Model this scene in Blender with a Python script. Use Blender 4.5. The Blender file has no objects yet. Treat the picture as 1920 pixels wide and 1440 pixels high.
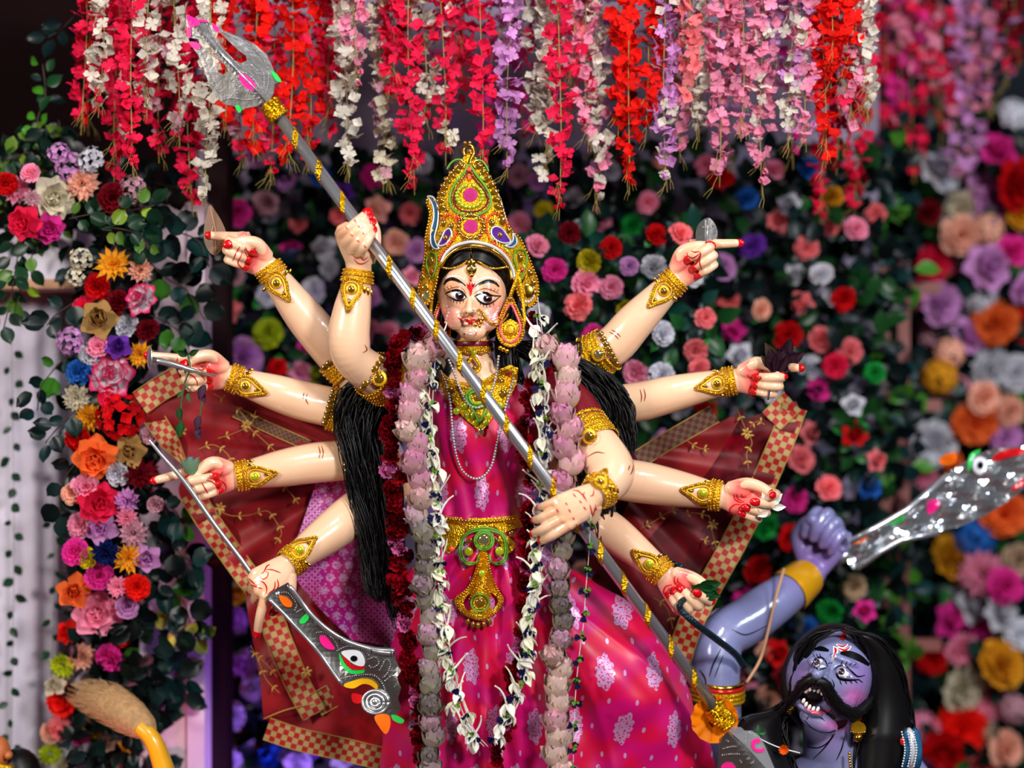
import bpy, math, random
import numpy as np
from mathutils import Vector, Matrix
from mathutils.bvhtree import BVHTree

# ---------------------------------------------------------------- camera, world, lights, exposure
scene = bpy.context.scene
col = scene.collection
FPX, DIST, ZC = 2857.14, 4.0, 1.9      # focal length in pixels of a 1920 px wide frame, distance to the statue, eye height

cam_d = bpy.data.cameras.new('camera'); cam = bpy.data.objects.new('camera', cam_d); col.objects.link(cam)
cam.location = (0, -DIST, ZC); cam.rotation_euler = (math.pi/2, 0, 0)
cam_d.sensor_width = 36.0; cam_d.lens = 36.0*FPX/1920.0
cam_d.dof.use_dof = True; cam_d.dof.focus_distance = 3.89; cam_d.dof.aperture_fstop = 0.62
scene.camera = cam

world = bpy.data.worlds.new('world'); scene.world = world; world.use_nodes = True
world.node_tree.nodes['Background'].inputs[0].default_value = (0.60, 0.68, 0.85, 1)
world.node_tree.nodes['Background'].inputs[1].default_value = 0.06

def area_light(name, loc, target, size, power, color):
    l = bpy.data.lights.new(name, 'AREA'); l.shape = 'DISK'; l.size = size; l.energy = power; l.color = color
    o = bpy.data.objects.new(name, l); col.objects.link(o); o.location = loc
    o.rotation_euler = (Vector(target)-Vector(loc)).to_track_quat('-Z', 'Y').to_euler()
    return o
area_light('stage_lamp', (1.9, -4.6, 3.5), (0.0, 0.2, 1.9), 0.7, 400, (1.0, 0.97, 0.95))
area_light('stage_lamp', (-3.5, -3.4, 3.2), (-0.3, 0.2, 1.8), 0.8, 265, (1.0, 0.93, 0.86))
area_light('stage_lamp', (0.2, -3.0, 5.4), (0.0, 0.3, 2.4), 0.9, 170, (0.92, 0.95, 1.0))
area_light('stage_lamp', (3.4, -1.6, 3.6), (1.1, 0.9, 1.6), 0.8, 95, (0.80, 0.88, 1.0))
def spot(name, loc, target, power, color, ang, blend=0.7, r=0.06):
    l = bpy.data.lights.new(name, 'SPOT'); l.energy = power; l.color = color; l.spot_size = math.radians(ang); l.spot_blend = blend; l.shadow_soft_size = r
    o = bpy.data.objects.new(name, l); col.objects.link(o); o.location = loc
    o.rotation_euler = (Vector(target)-Vector(loc)).to_track_quat('-Z', 'Y').to_euler()
    return o
spot('purple_floor_lamp', (-0.62, 0.28, 0.35), (-0.70, 0.85, 1.25), 75, (0.40, 0.18, 1.0), 80)
spot('pink_floor_lamp', (-1.05, -0.25, 0.35), (-0.92, 0.35, 1.3), 30, (1.0, 0.30, 0.40), 60)
scene.view_settings.view_transform = 'Standard'
scene.view_settings.look = 'None'
scene.view_settings.exposure = -0.9
scene.view_settings.gamma = 1.0
scene.view_settings.use_curve_mapping = False
scene.cycles.max_bounces = 6; scene.cycles.diffuse_bounces = 3; scene.cycles.glossy_bounces = 3; scene.cycles.transmission_bounces = 4; scene.cycles.transparent_max_bounces = 8

# ---------------------------------------------------------------- helpers
rnd = random.Random(11)
def P(x, y, d=0.0):
    k = (DIST+d)/FPX
    return np.array([(x-960)*k, d, ZC-(y-720)*k])
def PX(d=0.0): return (DIST+d)/FPX
def srgb(r, g, b, a=1.0):
    f = lambda c: (c/255.0)/12.92 if c/255.0 <= 0.04045 else (((c/255.0)+0.055)/1.055)**2.4
    return (f(r), f(g), f(b), a)
def catmull(pts, n=8, closed=False):
    p = [np.array(q, float) for q in pts]; out = []
    m = len(p)
    if m < 3 and not closed:
        return [p[0]+(p[-1]-p[0])*i/n for i in range(n+1)]
    rng = range(m if closed else m-1)
    for i in rng:
        if closed: a, b, c, d = p[(i-1) % m], p[i], p[(i+1) % m], p[(i+2) % m]
        else:
            b, c = p[i], p[i+1]
            a = p[i-1] if i > 0 else 2*b-c
            d = p[i+2] if i+2 < m else 2*c-b
        for k in range(n):
            t = k/n
            out.append(0.5*((2*b)+(-a+c)*t+(2*a-5*b+4*c-d)*t*t+(-a+3*b-3*c+d)*t**3))
    if not closed: out.append(p[-1])
    return out
def unit(v):
    v = np.array(v, float); return v/max(1e-9, np.linalg.norm(v))
def interp(y, tab):
    xs = [t[0] for t in tab]; ys = [t[1] for t in tab]
    return float(np.interp(y, xs, ys))

class MB:
    def __init__(s): s.v = []; s.f = []; s.n = 0; s.uv = {}; s.att = []
    def add(s, verts, faces, att=None):
        verts = np.asarray(verts, float)
        s.v.append(verts); o = s.n
        s.f.extend([tuple(i+o for i in f) for f in faces]); s.n += len(verts)
        s.att.append(np.zeros(len(verts)) if att is None else np.asarray(att, float))
        return s
    def tube(s, pts, radii, seg=10, cap=True, squash=None):
        pts = [np.array(p, float) for p in pts]; m = len(pts)
        if np.isscalar(radii): radii = [radii]*m
        T = []
        for i in range(m):
            a = pts[max(i-1, 0)]; b = pts[min(i+1, m-1)]; T.append(unit(b-a))
        ref = np.array([0, 0, 1.0]) if abs(T[0][2]) < 0.9 else np.array([1.0, 0, 0])
        N = unit(np.cross(T[0], ref)); V = []; F = []
        for i in range(m):
            N = unit(N-T[i]*np.dot(N, T[i])); B = np.cross(T[i], N)
            for k in range(seg):
                a = 2*math.pi*k/seg
                V.append(pts[i]+radii[i]*(math.cos(a)*N+math.sin(a)*B))
        for i in range(m-1):
            for k in range(seg):
                F.append((i*seg+k, i*seg+(k+1) % seg, (i+1)*seg+(k+1) % seg, (i+1)*seg+k))
        if cap:
            V.append(pts[0]); V.append(pts[-1]); c0 = m*seg; c1 = c0+1
            for k in range(seg):
                F.append((c0, (k+1) % seg, k)); F.append((c1, (m-1)*seg+k, (m-1)*seg+(k+1) % seg))
        return s.add(V, F)
    def ellipsoid(s, c, r, ax=None, seg=14, rings=8):
        c = np.array(c, float); A = np.eye(3) if ax is None else np.array(ax, float)   # rows: axes
        V = []; F = []
        for i in range(1, rings):
            th = math.pi*i/rings
            for k in range(seg):
                ph = 2*math.pi*k/seg
                V.append([math.sin(th)*math.cos(ph)*r[0], math.sin(th)*math.sin(ph)*r[1], math.cos(th)*r[2]])
        V.append([0, 0, r[2]]); V.append([0, 0, -r[2]]); V = np.array(V)@A+c
        top = (rings-1)*seg; bot = top+1
        for i in range(rings-2):
            for k in range(seg):
                F.append((i*seg+k, (i+1)*seg+k, (i+1)*seg+(k+1) % seg, i*seg+(k+1) % seg))
        for k in range(seg):
            F.append((top, k, (k+1) % seg)); F.append((bot, (rings-2)*seg+(k+1) % seg, (rings-2)*seg+k))
        return s.add(V, F)
    def loft(s, rings, cap=True):
        m = len(rings); seg = len(rings[0]); V = np.concatenate([np.asarray(r, float) for r in rings]); F = []
        for i in range(m-1):
            for k in range(seg):
                F.append((i*seg+k, i*seg+(k+1) % seg, (i+1)*seg+(k+1) % seg, (i+1)*seg+k))
        V = list(V)
        if cap:
            V.append(np.mean(rings[0], axis=0)); V.append(np.mean(rings[-1], axis=0)); c0 = m*seg
            for k in range(seg):
                F.append((c0, (k+1) % seg, k)); F.append((c0+1, (m-1)*seg+k, (m-1)*seg+(k+1) % seg))
        return s.add(V, F)
    def grid(s, G, att=None):
        G = np.asarray(G, float); a, b, _ = G.shape; F = []
        for i in range(a-1):
            for j in range(b-1):
                F.append((i*b+j, (i+1)*b+j, (i+1)*b+j+1, i*b+j+1))
        return s.add(G.reshape(-1, 3), F, None if att is None else np.asarray(att).reshape(-1))
    def box(s, lo, hi):
        x0, y0, z0 = lo; x1, y1, z1 = hi
        V = [(x0,y0,z0),(x1,y0,z0),(x1,y1,z0),(x0,y1,z0),(x0,y0,z1),(x1,y0,z1),(x1,y1,z1),(x0,y1,z1)]
        return s.add(V, [(0,3,2,1),(4,5,6,7),(0,1,5,4),(1,2,6,5),(2,3,7,6),(3,0,4,7)])
    def plate(s, front, thick):
        # front: ordered outline points (world); extruded away from the camera by thick
        front = np.asarray(front, float); m = len(front); back = front+np.array([0, thick, 0])
        V = np.concatenate([front, back]); F = [tuple(range(m)), tuple(range(2*m-1, m-1, -1))]
        for k in range(m): F.append((k, k+m, (k+1) % m+m, (k+1) % m))
        return s.add(V, F)
    def mesh(s, name):
        me = bpy.data.meshes.new(name)
        V = np.concatenate(s.v) if s.v else np.zeros((0, 3))
        me.from_pydata(V.tolist(), [], s.f)
        a = np.concatenate(s.att)
        if a.any():
            at = me.attributes.new('edge', 'FLOAT', 'POINT'); at.data.foreach_set('value', a.astype(np.float32))
        return me
    def build(s, name, mat, parent=None, smooth=True, uv=None):
        me = s.mesh(name)
        if smooth: me.polygons.foreach_set('use_smooth', [True]*len(me.polygons))
        if uv is not None:
            l = me.uv_layers.new(name='UVMap'); vi = np.empty(len(me.loops), dtype=np.int32); me.loops.foreach_get('vertex_index', vi)
            l.data.foreach_set('uv', np.asarray(uv, np.float32)[vi].reshape(-1))
        me.materials.append(mat)
        me.update()
        o = bpy.data.objects.new(name, me); col.objects.link(o)
        if parent is not None: o.parent = parent
        return o

def empty(name, loc=(0, 0, 0)):
    o = bpy.data.objects.new(name, None); col.objects.link(o); o.location = loc; o.empty_display_size = 0.05
    return o
def tag(o, label=None, cat=None, group=None, kind=None):
    if label: o['label'] = label
    if cat: o['category'] = cat
    if group: o['group'] = group
    if kind: o['kind'] = kind
    return o
def inst(name, me, parent, M, color=None):
    o = bpy.data.objects.new(name, me); col.objects.link(o)
    if parent is not None: o.parent = parent
    o.matrix_basis = Matrix(np.asarray(M).tolist())
    if color is not None: o.color = color
    return o
def rebase(root):
    """parts were built in world coordinates: keep them in place under a root that is not at the origin"""
    inv = Matrix.Translation(-Vector(root.location))
    for ch in root.children: ch.matrix_parent_inverse = inv
def M4(R=None, t=(0, 0, 0), s=1.0):
    M = np.eye(4); M[:3, :3] = (np.eye(3) if R is None else np.asarray(R))*s; M[:3, 3] = t; return M
def rotm(ax, deg):
    a = math.radians(deg); c, s = math.cos(a), math.sin(a)
    return np.array({'x': [[1,0,0],[0,c,-s],[0,s,c]], 'y': [[c,0,s],[0,1,0],[-s,0,c]], 'z': [[c,-s,0],[s,c,0],[0,0,1]]}[ax])
def mesh_of(mb, name, mat):
    me = mb.mesh(name); me.polygons.foreach_set('use_smooth', [True]*len(me.polygons)); me.materials.append(mat); me.update(); return me
FACE = rotm('x', 90)          # local +Z (flower front) -> world -Y (towards the viewer)

# ---------------------------------------------------------------- materials
def new_mat(name):
    m = bpy.data.materials.new(name); m.use_nodes = True; nt = m.node_tree
    return m, nt, nt.nodes['Principled BSDF']
def simple(name, c, rough=0.5, metal=0.0, spec=0.5, var=0.0, scale=30.0, bump=0.0, coat=0.0, sheen=0.0):
    m, nt, b = new_mat(name)
    b.inputs['Base Color'].default_value = c; b.inputs['Roughness'].default_value = rough; b.inputs['Metallic'].default_value = metal
    b.inputs['Specular IOR Level'].default_value = spec; b.inputs['Coat Weight'].default_value = coat; b.inputs['Coat Roughness'].default_value = 0.08
    if sheen: b.inputs['Sheen Weight'].default_value = sheen
    if var or bump:
        tc = nt.nodes.new('ShaderNodeTexCoord'); nz = nt.nodes.new('ShaderNodeTexNoise'); nz.inputs['Scale'].default_value = scale; nz.inputs['Detail'].default_value = 4
        nt.links.new(tc.outputs['Object'], nz.inputs['Vector'])
        if var:
            mr = nt.nodes.new('ShaderNodeMapRange'); mr.inputs[1].default_value = 0.3; mr.inputs[2].default_value = 0.7; mr.inputs[3].default_value = 1-var; mr.inputs[4].default_value = 1+var
            mx = nt.nodes.new('ShaderNodeVectorMath'); mx.operation = 'SCALE'; mx.inputs[0].default_value = c[:3]
            nt.links.new(nz.outputs['Fac'], mr.inputs[0]); nt.links.new(mr.outputs[0], mx.inputs['Scale']); nt.links.new(mx.outputs[0], b.inputs['Base Color'])
        if bump:
            bp = nt.nodes.new('ShaderNodeBump'); bp.inputs['Strength'].default_value = bump; bp.inputs['Distance'].default_value = 0.004
            nt.links.new(nz.outputs['Fac'], bp.inputs['Height']); nt.links.new(bp.outputs[0], b.inputs['Normal'])
    return m
def petal_mat(name, rough=0.6, trans=0.3, edge=None, var=0.12, spec=0.08):
    """cloth petal: colour of the single object with a little variation from piece to piece"""
    m, nt, b = new_mat(name); N, L = nt.nodes, nt.links
    oi = N.new('ShaderNodeObjectInfo'); mr = N.new('ShaderNodeMapRange'); mr.inputs[3].default_value = 1-var; mr.inputs[4].default_value = 1+var
    L.new(oi.outputs['Random'], mr.inputs[0])
    sc = N.new('ShaderNodeVectorMath'); sc.operation = 'SCALE'; L.new(mr.outputs[0], sc.inputs['Scale']); L.new(oi.outputs['Color'], sc.inputs[0])
    cout = sc.outputs[0]
    if edge is not None:
        at = N.new('ShaderNodeAttribute'); at.attribute_name = 'edge'; mx = N.new('ShaderNodeMix'); mx.data_type = 'RGBA'
        cr = N.new('ShaderNodeMapRange'); cr.inputs[1].default_value = 0.55; cr.inputs[2].default_value = 0.9
        L.new(at.outputs['Fac'], cr.inputs[0]); L.new(cr.outputs[0], mx.inputs[0]); L.new(cout, mx.inputs[6]); mx.inputs[7].default_value = edge; cout = mx.outputs[2]
    L.new(cout, b.inputs['Base Color']); b.inputs['Roughness'].default_value = rough; b.inputs['Specular IOR Level'].default_value = spec
    tr = N.new('ShaderNodeBsdfTranslucent'); L.new(cout, tr.inputs['Color'])
    ms = N.new('ShaderNodeMixShader'); ms.inputs[0].default_value = trans
    L.new(b.outputs[0], ms.inputs[1]); L.new(tr.outputs[0], ms.inputs[2]); L.new(ms.outputs[0], N['Material Output'].inputs['Surface'])
    return m
M = {}
M['petal'] = petal_mat('cloth_petal')
M['petal_edge'] = petal_mat('cloth_petal_pink_edge', edge=srgb(226, 40, 110))
M['fresh'] = petal_mat('fresh_petal', rough=0.45, trans=0.2, var=0.2)
M['leaf'] = petal_mat('cloth_leaf', rough=0.34, trans=0.06, var=0.35, spec=0.22)
M['stalk'] = simple('stalk', srgb(150, 130, 62), 0.6)
M['stem'] = simple('dark_stem', srgb(48, 34, 22), 0.6)
def glitter_mat(name, c, rough=0.28, scale=420.0, amount=0.5, metal=1.0):
    """metal foil with a crinkled, sparkling relief"""
    m, nt, b = new_mat(name); N, L = nt.nodes, nt.links
    b.inputs['Base Color'].default_value = c; b.inputs['Metallic'].default_value = metal; b.inputs['Roughness'].default_value = rough
    tc = N.new('ShaderNodeTexCoord'); vo = N.new('ShaderNodeTexVoronoi'); vo.inputs['Scale'].default_value = scale
    L.new(tc.outputs['Object'], vo.inputs['Vector'])
    bp = N.new('ShaderNodeBump'); bp.inputs['Strength'].default_value = amount; bp.inputs['Distance'].default_value = 0.003
    L.new(vo.outputs['Distance'], bp.inputs['Height']); L.new(bp.outputs[0], b.inputs['Normal'])
    return m
M['gold'] = glitter_mat('gold_zari', srgb(240, 184, 26), 0.36, 210, 0.9, 0.75)
M['gold_thread'] = simple('gold_thread', srgb(236, 184, 30), 0.40, 0.55)
M['gold_smooth'] = simple('gold_metal', srgb(240, 190, 70), 0.18, 1.0)
M['gold_ribbon'] = glitter_mat('gold_ribbon', srgb(236, 180, 20), 0.25, 260, 0.9, 0.95)
M['gem_amber'] = simple('amber_stone', srgb(150, 106, 14), 0.1, 0.6, 0.8, coat=1.0)
M['gem_lime'] = simple('lime_stone', srgb(178, 190, 20), 0.12, 0.3, 0.8, coat=1.0)
M['gem_mirror'] = simple('mirror_stone', srgb(240, 225, 150), 0.05, 0.9)
M['gem_pink'] = glitter_mat('pink_glitter', srgb(240, 60, 150), 0.35, 700, 0.6, 0.3)
M['gem_purple'] = glitter_mat('purple_glitter', srgb(90, 20, 140), 0.3, 700, 0.5, 0.3)
M['gem_teal'] = glitter_mat('teal_glitter', srgb(16, 90, 130), 0.3, 700, 0.5, 0.3)
M['gem_red'] = simple('red_stone', srgb(205, 30, 24), 0.2, 0.2, 0.6, coat=0.6)
M['green_piping'] = simple('green_piping', srgb(92, 150, 36), 0.4, 0.1)
M['orange_bead'] = simple('orange_bead', srgb(236, 84, 30), 0.3)
M['white_piping'] = simple('silver_white_piping', srgb(225, 225, 232), 0.3, 0.35)
M['maroon_piping'] = simple('maroon_bead', srgb(120, 20, 50), 0.3, 0.2)
M['pink_piping'] = simple('pink_piping', srgb(226, 90, 110), 0.35, 0.1)
M['silver'] = simple('polished_silver', srgb(208, 210, 214), 0.27, 0.85)
M['silver_foil'] = simple('embossed_silver_foil', srgb(160, 157, 154), 0.24, 0.90, bump=0.7, scale=16)
M['silver_bead'] = simple('silver_bead', srgb(215, 212, 215), 0.22, 0.9)
M['pearl'] = simple('silver_pearl', srgb(200, 196, 200), 0.25, 0.6)
for nm, c in dict(hotpink=(252, 34, 140), green=(40, 200, 80), orange=(250, 110, 20), yellow=(236, 176, 20), red=(200, 16, 24), white=(236, 238, 244), black=(10, 9, 12), nail=(205, 8, 18), henna=(206, 26, 34), lip=(196, 16, 40), iris=(52, 18, 26), peach=(244, 150, 96), rose=(240, 130, 130), alpona=(250, 236, 242), tooth=(236, 232, 224), mouth=(28, 6, 10), browline=(150, 62, 26), pale_blue=(196, 214, 238), lilac=(196, 120, 206), gum=(206, 80, 110)).items():
    M['paint_'+nm] = simple('paint_'+nm, srgb(*c), 0.24, 0.0, 0.5, coat=0.35)
M['hair'] = simple('black_hair', srgb(9, 8, 9), 0.42, 0.0, 0.35)
M['zari_dull'] = simple('dull_gold_embroidery', srgb(176, 138, 62), 0.45, 0.4)
M['thread'] = simple('white_thread', srgb(220, 220, 215), 0.6)
# ---------------------------------------------------------------- the setting
M['drape'] = simple('lavender_drape', srgb(140, 130, 152), 0.75, 0.0, 0.05, var=0.05, scale=3)
M['maroon_wall'] = simple('maroon_wall', srgb(22, 8, 10), 0.8, 0.0, 0.05, var=0.2, scale=2)
M['column_white'] = simple('white_column_cloth', srgb(206, 198, 214), 0.6, var=0.08, scale=4)
M['panel'] = simple('pale_panel', srgb(208, 184, 196), 0.55, var=0.06, scale=6)
M['dark_post'] = simple('dark_post', srgb(34, 18, 20), 0.6, 0.0, 0.05)
M['salmon'] = simple('salmon_paint', srgb(128, 70, 64), 0.6, var=0.12, scale=8)
M['wood'] = simple('wood_edge', srgb(190, 140, 104), 0.6, var=0.15, scale=14)
M['floor'] = simple('stage_floor', srgb(60, 22, 26), 0.7, 0.0, 0.05, var=0.2, scale=5)
M['wall_dark'] = simple('teal_black_cloth', srgb(30, 36, 42), 0.8, 0.0, 0.05, var=0.3, scale=3)

o = MB().box((-3.4, -4.6, -0.1), (3.4, 2.6, 0.0)).build('floor', M['floor'], smooth=False); tag(o, kind='structure')
o = MB().box((-1.5, -0.55, 0.0), (1.75, 2.0, 0.12)).build('floor_stage', M['floor'], smooth=False); tag(o, kind='structure')
# pleated drape behind the flowers
def pleated(x0, x1, z0, z1, y, n, amp, seed, nz=6):
    r = random.Random(seed); ph = [r.uniform(0, 6.28) for _ in range(6)]
    G = []
    for i in range(nz+1):
        z = z1+(z0-z1)*i/nz; row = []
        for j in range(n+1):
            x = x0+(x1-x0)*j/n; u = x*9
            yy = y+amp*(math.sin(u+ph[0])+0.6*math.sin(2.3*u+ph[1])+0.35*math.sin(4.1*u+ph[2]+0.4*i))
            row.append((x, yy, z))
        G.append(row)
    return G
a = P(372, 0, 1.06)[0]; b = P(1646, 0, 1.06)[0]
o = MB().grid(pleated(a, b, 0.12, 3.6, 1.06, 150, 0.018, 3)).build('wall_back', M['drape']); tag(o, kind='structure')
o = MB().box((-3.4, 1.15, 0.0), (P(420, 0, 1.15)[0], 1.25, 3.8)).build('wall_left', M['maroon_wall'], smooth=False); tag(o, kind='structure')
o = MB().box((P(1560, 0, 1.8)[0], 1.8, 0.0), (3.4, 1.9, 3.8)).build('wall_right', M['wall_dark'], smooth=False); tag(o, kind='structure')
o = MB().box((-2.2, -0.35, 3.34), (2.4, 0.55, 3.44)).build('ceiling_beam', M['dark_post'], smooth=False); tag(o, kind='structure')
# fluted column with a capital, left
cx0, cx1 = P(-60, 0, 0.5)[0], P(128, 0, 0.5)[0]
ring = []
m = 120
prof = []
for j in range(m):
    t = j/m
    ang = 2*math.pi*t; rx = (cx1-cx0)/2; cxm = (cx0+cx1)/2
    w = 1+0.035*math.cos(ang*15)
    prof.append((cxm+rx*math.cos(ang)*w, 0.68+0.18*math.sin(ang)*w))
zt, zb = P(0, 540, 0.5)[2], 0.12
col_root = empty('fluted_column', ((cx0+cx1)/2, 0.68, 0.12)); tag(col_root, 'white fluted column with a square capital behind the leaf strings', 'column')
MB().loft([[(x, y, z) for x, y in prof] for z in (zb, zt)]).build('shaft', M['column_white'], col_root)
MB().box((P(-140, 0, 0.36)[0], 0.36, P(0, 524, 0.36)[2]), (P(142, 0, 0.36)[0], 1.0, P(0, 430, 0.36)[2])).build('capital', M['column_white'], col_root, smooth=False)
MB().box((P(-140, 0, 0.34)[0], 0.34, P(0, 541, 0.34)[2]), (P(146, 0, 0.34)[0], 1.0, P(0, 524, 0.36)[2])).build('capital_moulding', M['wood'], col_root, smooth=False)
rebase(col_root)
# pale panel and dark post beside it
pr = empty('gate_panel', P(330, 1700, 0.5)); tag(pr, 'pale pinkish gate panel between the flower column and the dark post', 'panel')
MB().box((P(262, 0, 0.42)[0], 0.42, 0.12), (P(352, 0, 0.42)[0], 0.52, P(0, 380, 0.42)[2])).build('board', M['panel'], pr, smooth=False)
MB().box((P(354, 0, 0.42)[0], 0.40, 0.12), (P(386, 0, 0.42)[0], 0.52, P(0, 380, 0.42)[2])).build('edge_strip', M['panel'], pr, smooth=False)
rebase(pr)
o = MB().box((P(387, 0, 0.5)[0], 0.5, 0.12), (P(426, 0, 0.5)[0], 0.6, P(0, -60, 0.5)[2])).build('dark_post', M['dark_post'], smooth=False)
tag(o, 'dark narrow post beside the pale panel and the veil', 'post')
# salmon trellis, right
tr = empty('trellis', P(1676, 2200, 1.1)); tag(tr, 'salmon pink wooden trellis post behind the demon, twined with leaves', 'trellis')
for x0, x1 in ((1652, 1668), (1684, 1706)):
    MB().box((P(x0, 0, 1.08)[0], 1.08, 0.1), (P(x1, 0, 1.08)[0], 1.12, P(0, 470, 1.08)[2])).build('post', M['salmon'], tr, smooth=False)
for y in (540, 760, 1210):
    MB().box((P(1640, 0, 1.06)[0], 1.06, P(0, y+11, 1.06)[2]), (P(1765, 0, 1.06)[0], 1.09, P(0, y-11, 1.06)[2])).build('rail', M['salmon'], tr, smooth=False)
MB().box((P(1668, 0, 1.12)[0], 1.12, P(0, 1000, 1.12)[2]), (P(1700, 0, 1.12)[0], 1.14, P(0, 820, 1.12)[2])).build('board', M['salmon'], tr, smooth=False)
rebase(tr)

# ---------------------------------------------------------------- flowers
SHAPES = {'round': [(0, .18), (.3, .72), (.62, 1), (.86, .86), (1, .40)], 'narrow': [(0, .35), (.35, .75), (.7, 1), (.9, .75), (1, .12)],
          'fan': [(0, .15), (.4, .5), (.8, 1), (1, .9)], 'leaf': [(0, .06), (.22, .82), (.48, 1), (.75, .66), (1, .03)],
          'disc': [(0, .25), (.18, .85), (.5, 1.0), (.8, .75), (1, .1)], 'lotus': [(0, .3), (.3, .85), (.55, 1), (.82, .62), (1, .06)]}
def petal(shape, L=1.0, W=0.35, cup=0.2, curl=0.0, ruffle=0.0, ns=4, nt=3, fold=0.0, ph=0.0):
    G = []; A = []
    for i in range(ns):
        s = i/(ns-1); w = W*interp(s, SHAPES[shape]); row = []; ar = []
        for j in range(nt):
            t = -1+2*j/(nt-1)
            z = cup*t*t*w/W*(0.4+0.6*s)+curl*s*s+ruffle*math.sin(t*5.5+ph)*s*s+fold*abs(t)*w/W
            y = L*s*(1-0.12*t*t*s)+ruffle*0.5*math.cos(t*8+ph)*s*s
            row.append((t*w, y, z)); ar.append(max(abs(t)*0.9, s)*1.0 if s > 0.3 else s)
        G.append(row); A.append(ar)
    return MB().grid(G, A)
PET = {'round': petal('round', 1, .48, .30, .18, .03, 4, 4), 'round_open': petal('round', 1, .46, .14, -.12, .05, 4, 4), 'narrow': petal('narrow', 1, .15, .10, .10, 0, 4, 3),
       'short': petal('narrow', 1, .22, .16, .22, 0, 4, 3), 'fan': petal('fan', 1, .42, .05, .05, .10, 4, 6), 'fan2': petal('fan', 1, .40, .05, .12, .12, 4, 6, ph=1.3),
       'cup': petal('round', 1, .55, .45, .35, 0, 4, 4), 'lotus': petal('lotus', 1, .34, .24, .30, 0, 5, 4)}
def ring_specs(rings, seed):
    r = random.Random(seed); out = []
    for key, n, elev, sc, off, z in rings:
        for i in range(n):
            ph = 360*(i+r.uniform(-.18, .18))/n+elev*1.7
            R = rotm('z', ph)@rotm('x', elev+r.uniform(-7, 7))
            t = rotm('z', ph)@np.array([0, off, z])
            out.append((key, M4(R, t, sc*r.uniform(.92, 1.08))))
    return out
KINDS = {
 'peony': [('round_open', 7, 14, .98, .05, 0), ('round', 6, 34, .86, .05, .05), ('round', 6, 55, .66, .05, .10), ('cup', 5, 74, .48, .05, .12)],
 'rose': [('round_open', 5, 18, .95, .06, 0), ('cup', 5, 42, .80, .08, .04), ('cup', 4, 62, .62, .08, .08), ('cup', 4, 80, .46, .07, .12)],
 'dahlia': [('narrow', 13, 6, 1.0, .05, 0), ('narrow', 12, 26, .86, .05, .04), ('narrow', 10, 48, .68, .05, .07), ('narrow', 6, 70, .5, .03, .1)],
 'pompom': [('short', 13, -6, .78, .22, .02), ('short', 12, 16, .72, .20, .14), ('short', 10, 40, .62, .16, .25), ('short', 7, 66, .5, .09, .34)],
 'carnation': [('fan', 8, 6, .96, .04, 0), ('fan2', 8, 28, .86, .04, .06), ('fan', 7, 50, .70, .04, .10), ('fan2', 5, 72, .56, .03, .14)],
 'hibiscus': [('fan', 5, 22, 1.0, .05, 0), ('fan2', 3, 55, .5, .04, .05)],
}
# a small four petalled blossom, the unit of hydrangeas and of the hanging strands
def join(specs, src=PET):
    mb = MB()
    for key, m in specs:
        p = src[key]
        for V, A in zip(p.v, p.att): pass
        V = np.concatenate(p.v)@m[:3, :3].T+m[:3, 3]
        mb.add(V, p.f, np.concatenate(p.att))
    return mb
SHAPES['blossom'] = [(0, .12), (.25, .52), (.52, .95), (.70, 1), (.88, .78), (.97, .45), (1, .2)]
PETB = {'b': petal('blossom', 1, .40, .14, -.12, .05, 6, 4), 'h': petal('blossom', 1, .46, .25, .25, .05, 5, 4)}
BLOSSOM = [mesh_of(join([('b', M4(rotm('z', 90*i+a)@rotm('x', e), (0, 0, 0))) for i in range(4)], PETB), 'blossom', M['petal']) for a, e in ((0, 8), (20, 24), (40, 44))]
BLOSSOM.append(mesh_of(join([('h', M4(rotm('z', 120*i)@rotm('x', 58), (0, 0, 0))) for i in range(3)], PETB), 'half_open_blossom', M['petal']))
PETAL_ME = {k: mesh_of(p, 'petal', M['petal']) for k, p in PET.items()}
PETAL_EDGE = {k: mesh_of(p, 'petal', M['petal_edge']) for k, p in PET.items()}
HYD = []
rr = random.Random(5)
for i in range(19):
    t = math.acos(1-0.95*(i+.5)/19); ph = i*2.399
    n = np.array([math.sin(t)*math.cos(ph), math.sin(t)*math.sin(ph), math.cos(t)])
    x = unit(np.cross([0.3, 1, 0.2], n)); y = np.cross(n, x)
    HYD.append((rr.randrange(3), M4(np.stack([x, y, n], 1)@rotm('z', rr.uniform(0, 90)), n*np.array([.78, .78, .55]), .34)))
BLOOM_ME = {}
def bloom_mesh(kind, seed, mat='petal'):
    k = (kind, seed, mat)
    if k not in BLOOM_ME:
        if kind == 'hydrangea':
            mb = MB()
            for bi, m in HYD:
                for q in range(4):
                    p = PETB['b']; mm = m@M4(rotm('z', 90*q)@rotm('x', 10)); mb.add(np.concatenate(p.v)@mm[:3, :3].T+mm[:3, 3], p.f, np.concatenate(p.att))
        else: mb = join(ring_specs(KINDS[kind], seed))
        BLOOM_ME[k] = mesh_of(mb, 'bloom', M[mat])
    return BLOOM_ME[k]
LEAF_ME = [mesh_of(petal('leaf', 1, .30, 0, -.16, 0, 6, 3, fold=.12), 'leaf', M['leaf']), mesh_of(petal('leaf', 1, .36, 0, .10, 0, 6, 3, fold=.10), 'leaf', M['leaf'])]
ROUND_LEAF = [mesh_of(petal('disc', 1, .46, .04, -.10, 0, 6, 5, fold=.05), 'leaf', M['leaf']), mesh_of(petal('disc', 1, .40, .08, .12, 0, 6, 5, fold=.07), 'leaf', M['leaf'])]
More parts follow.
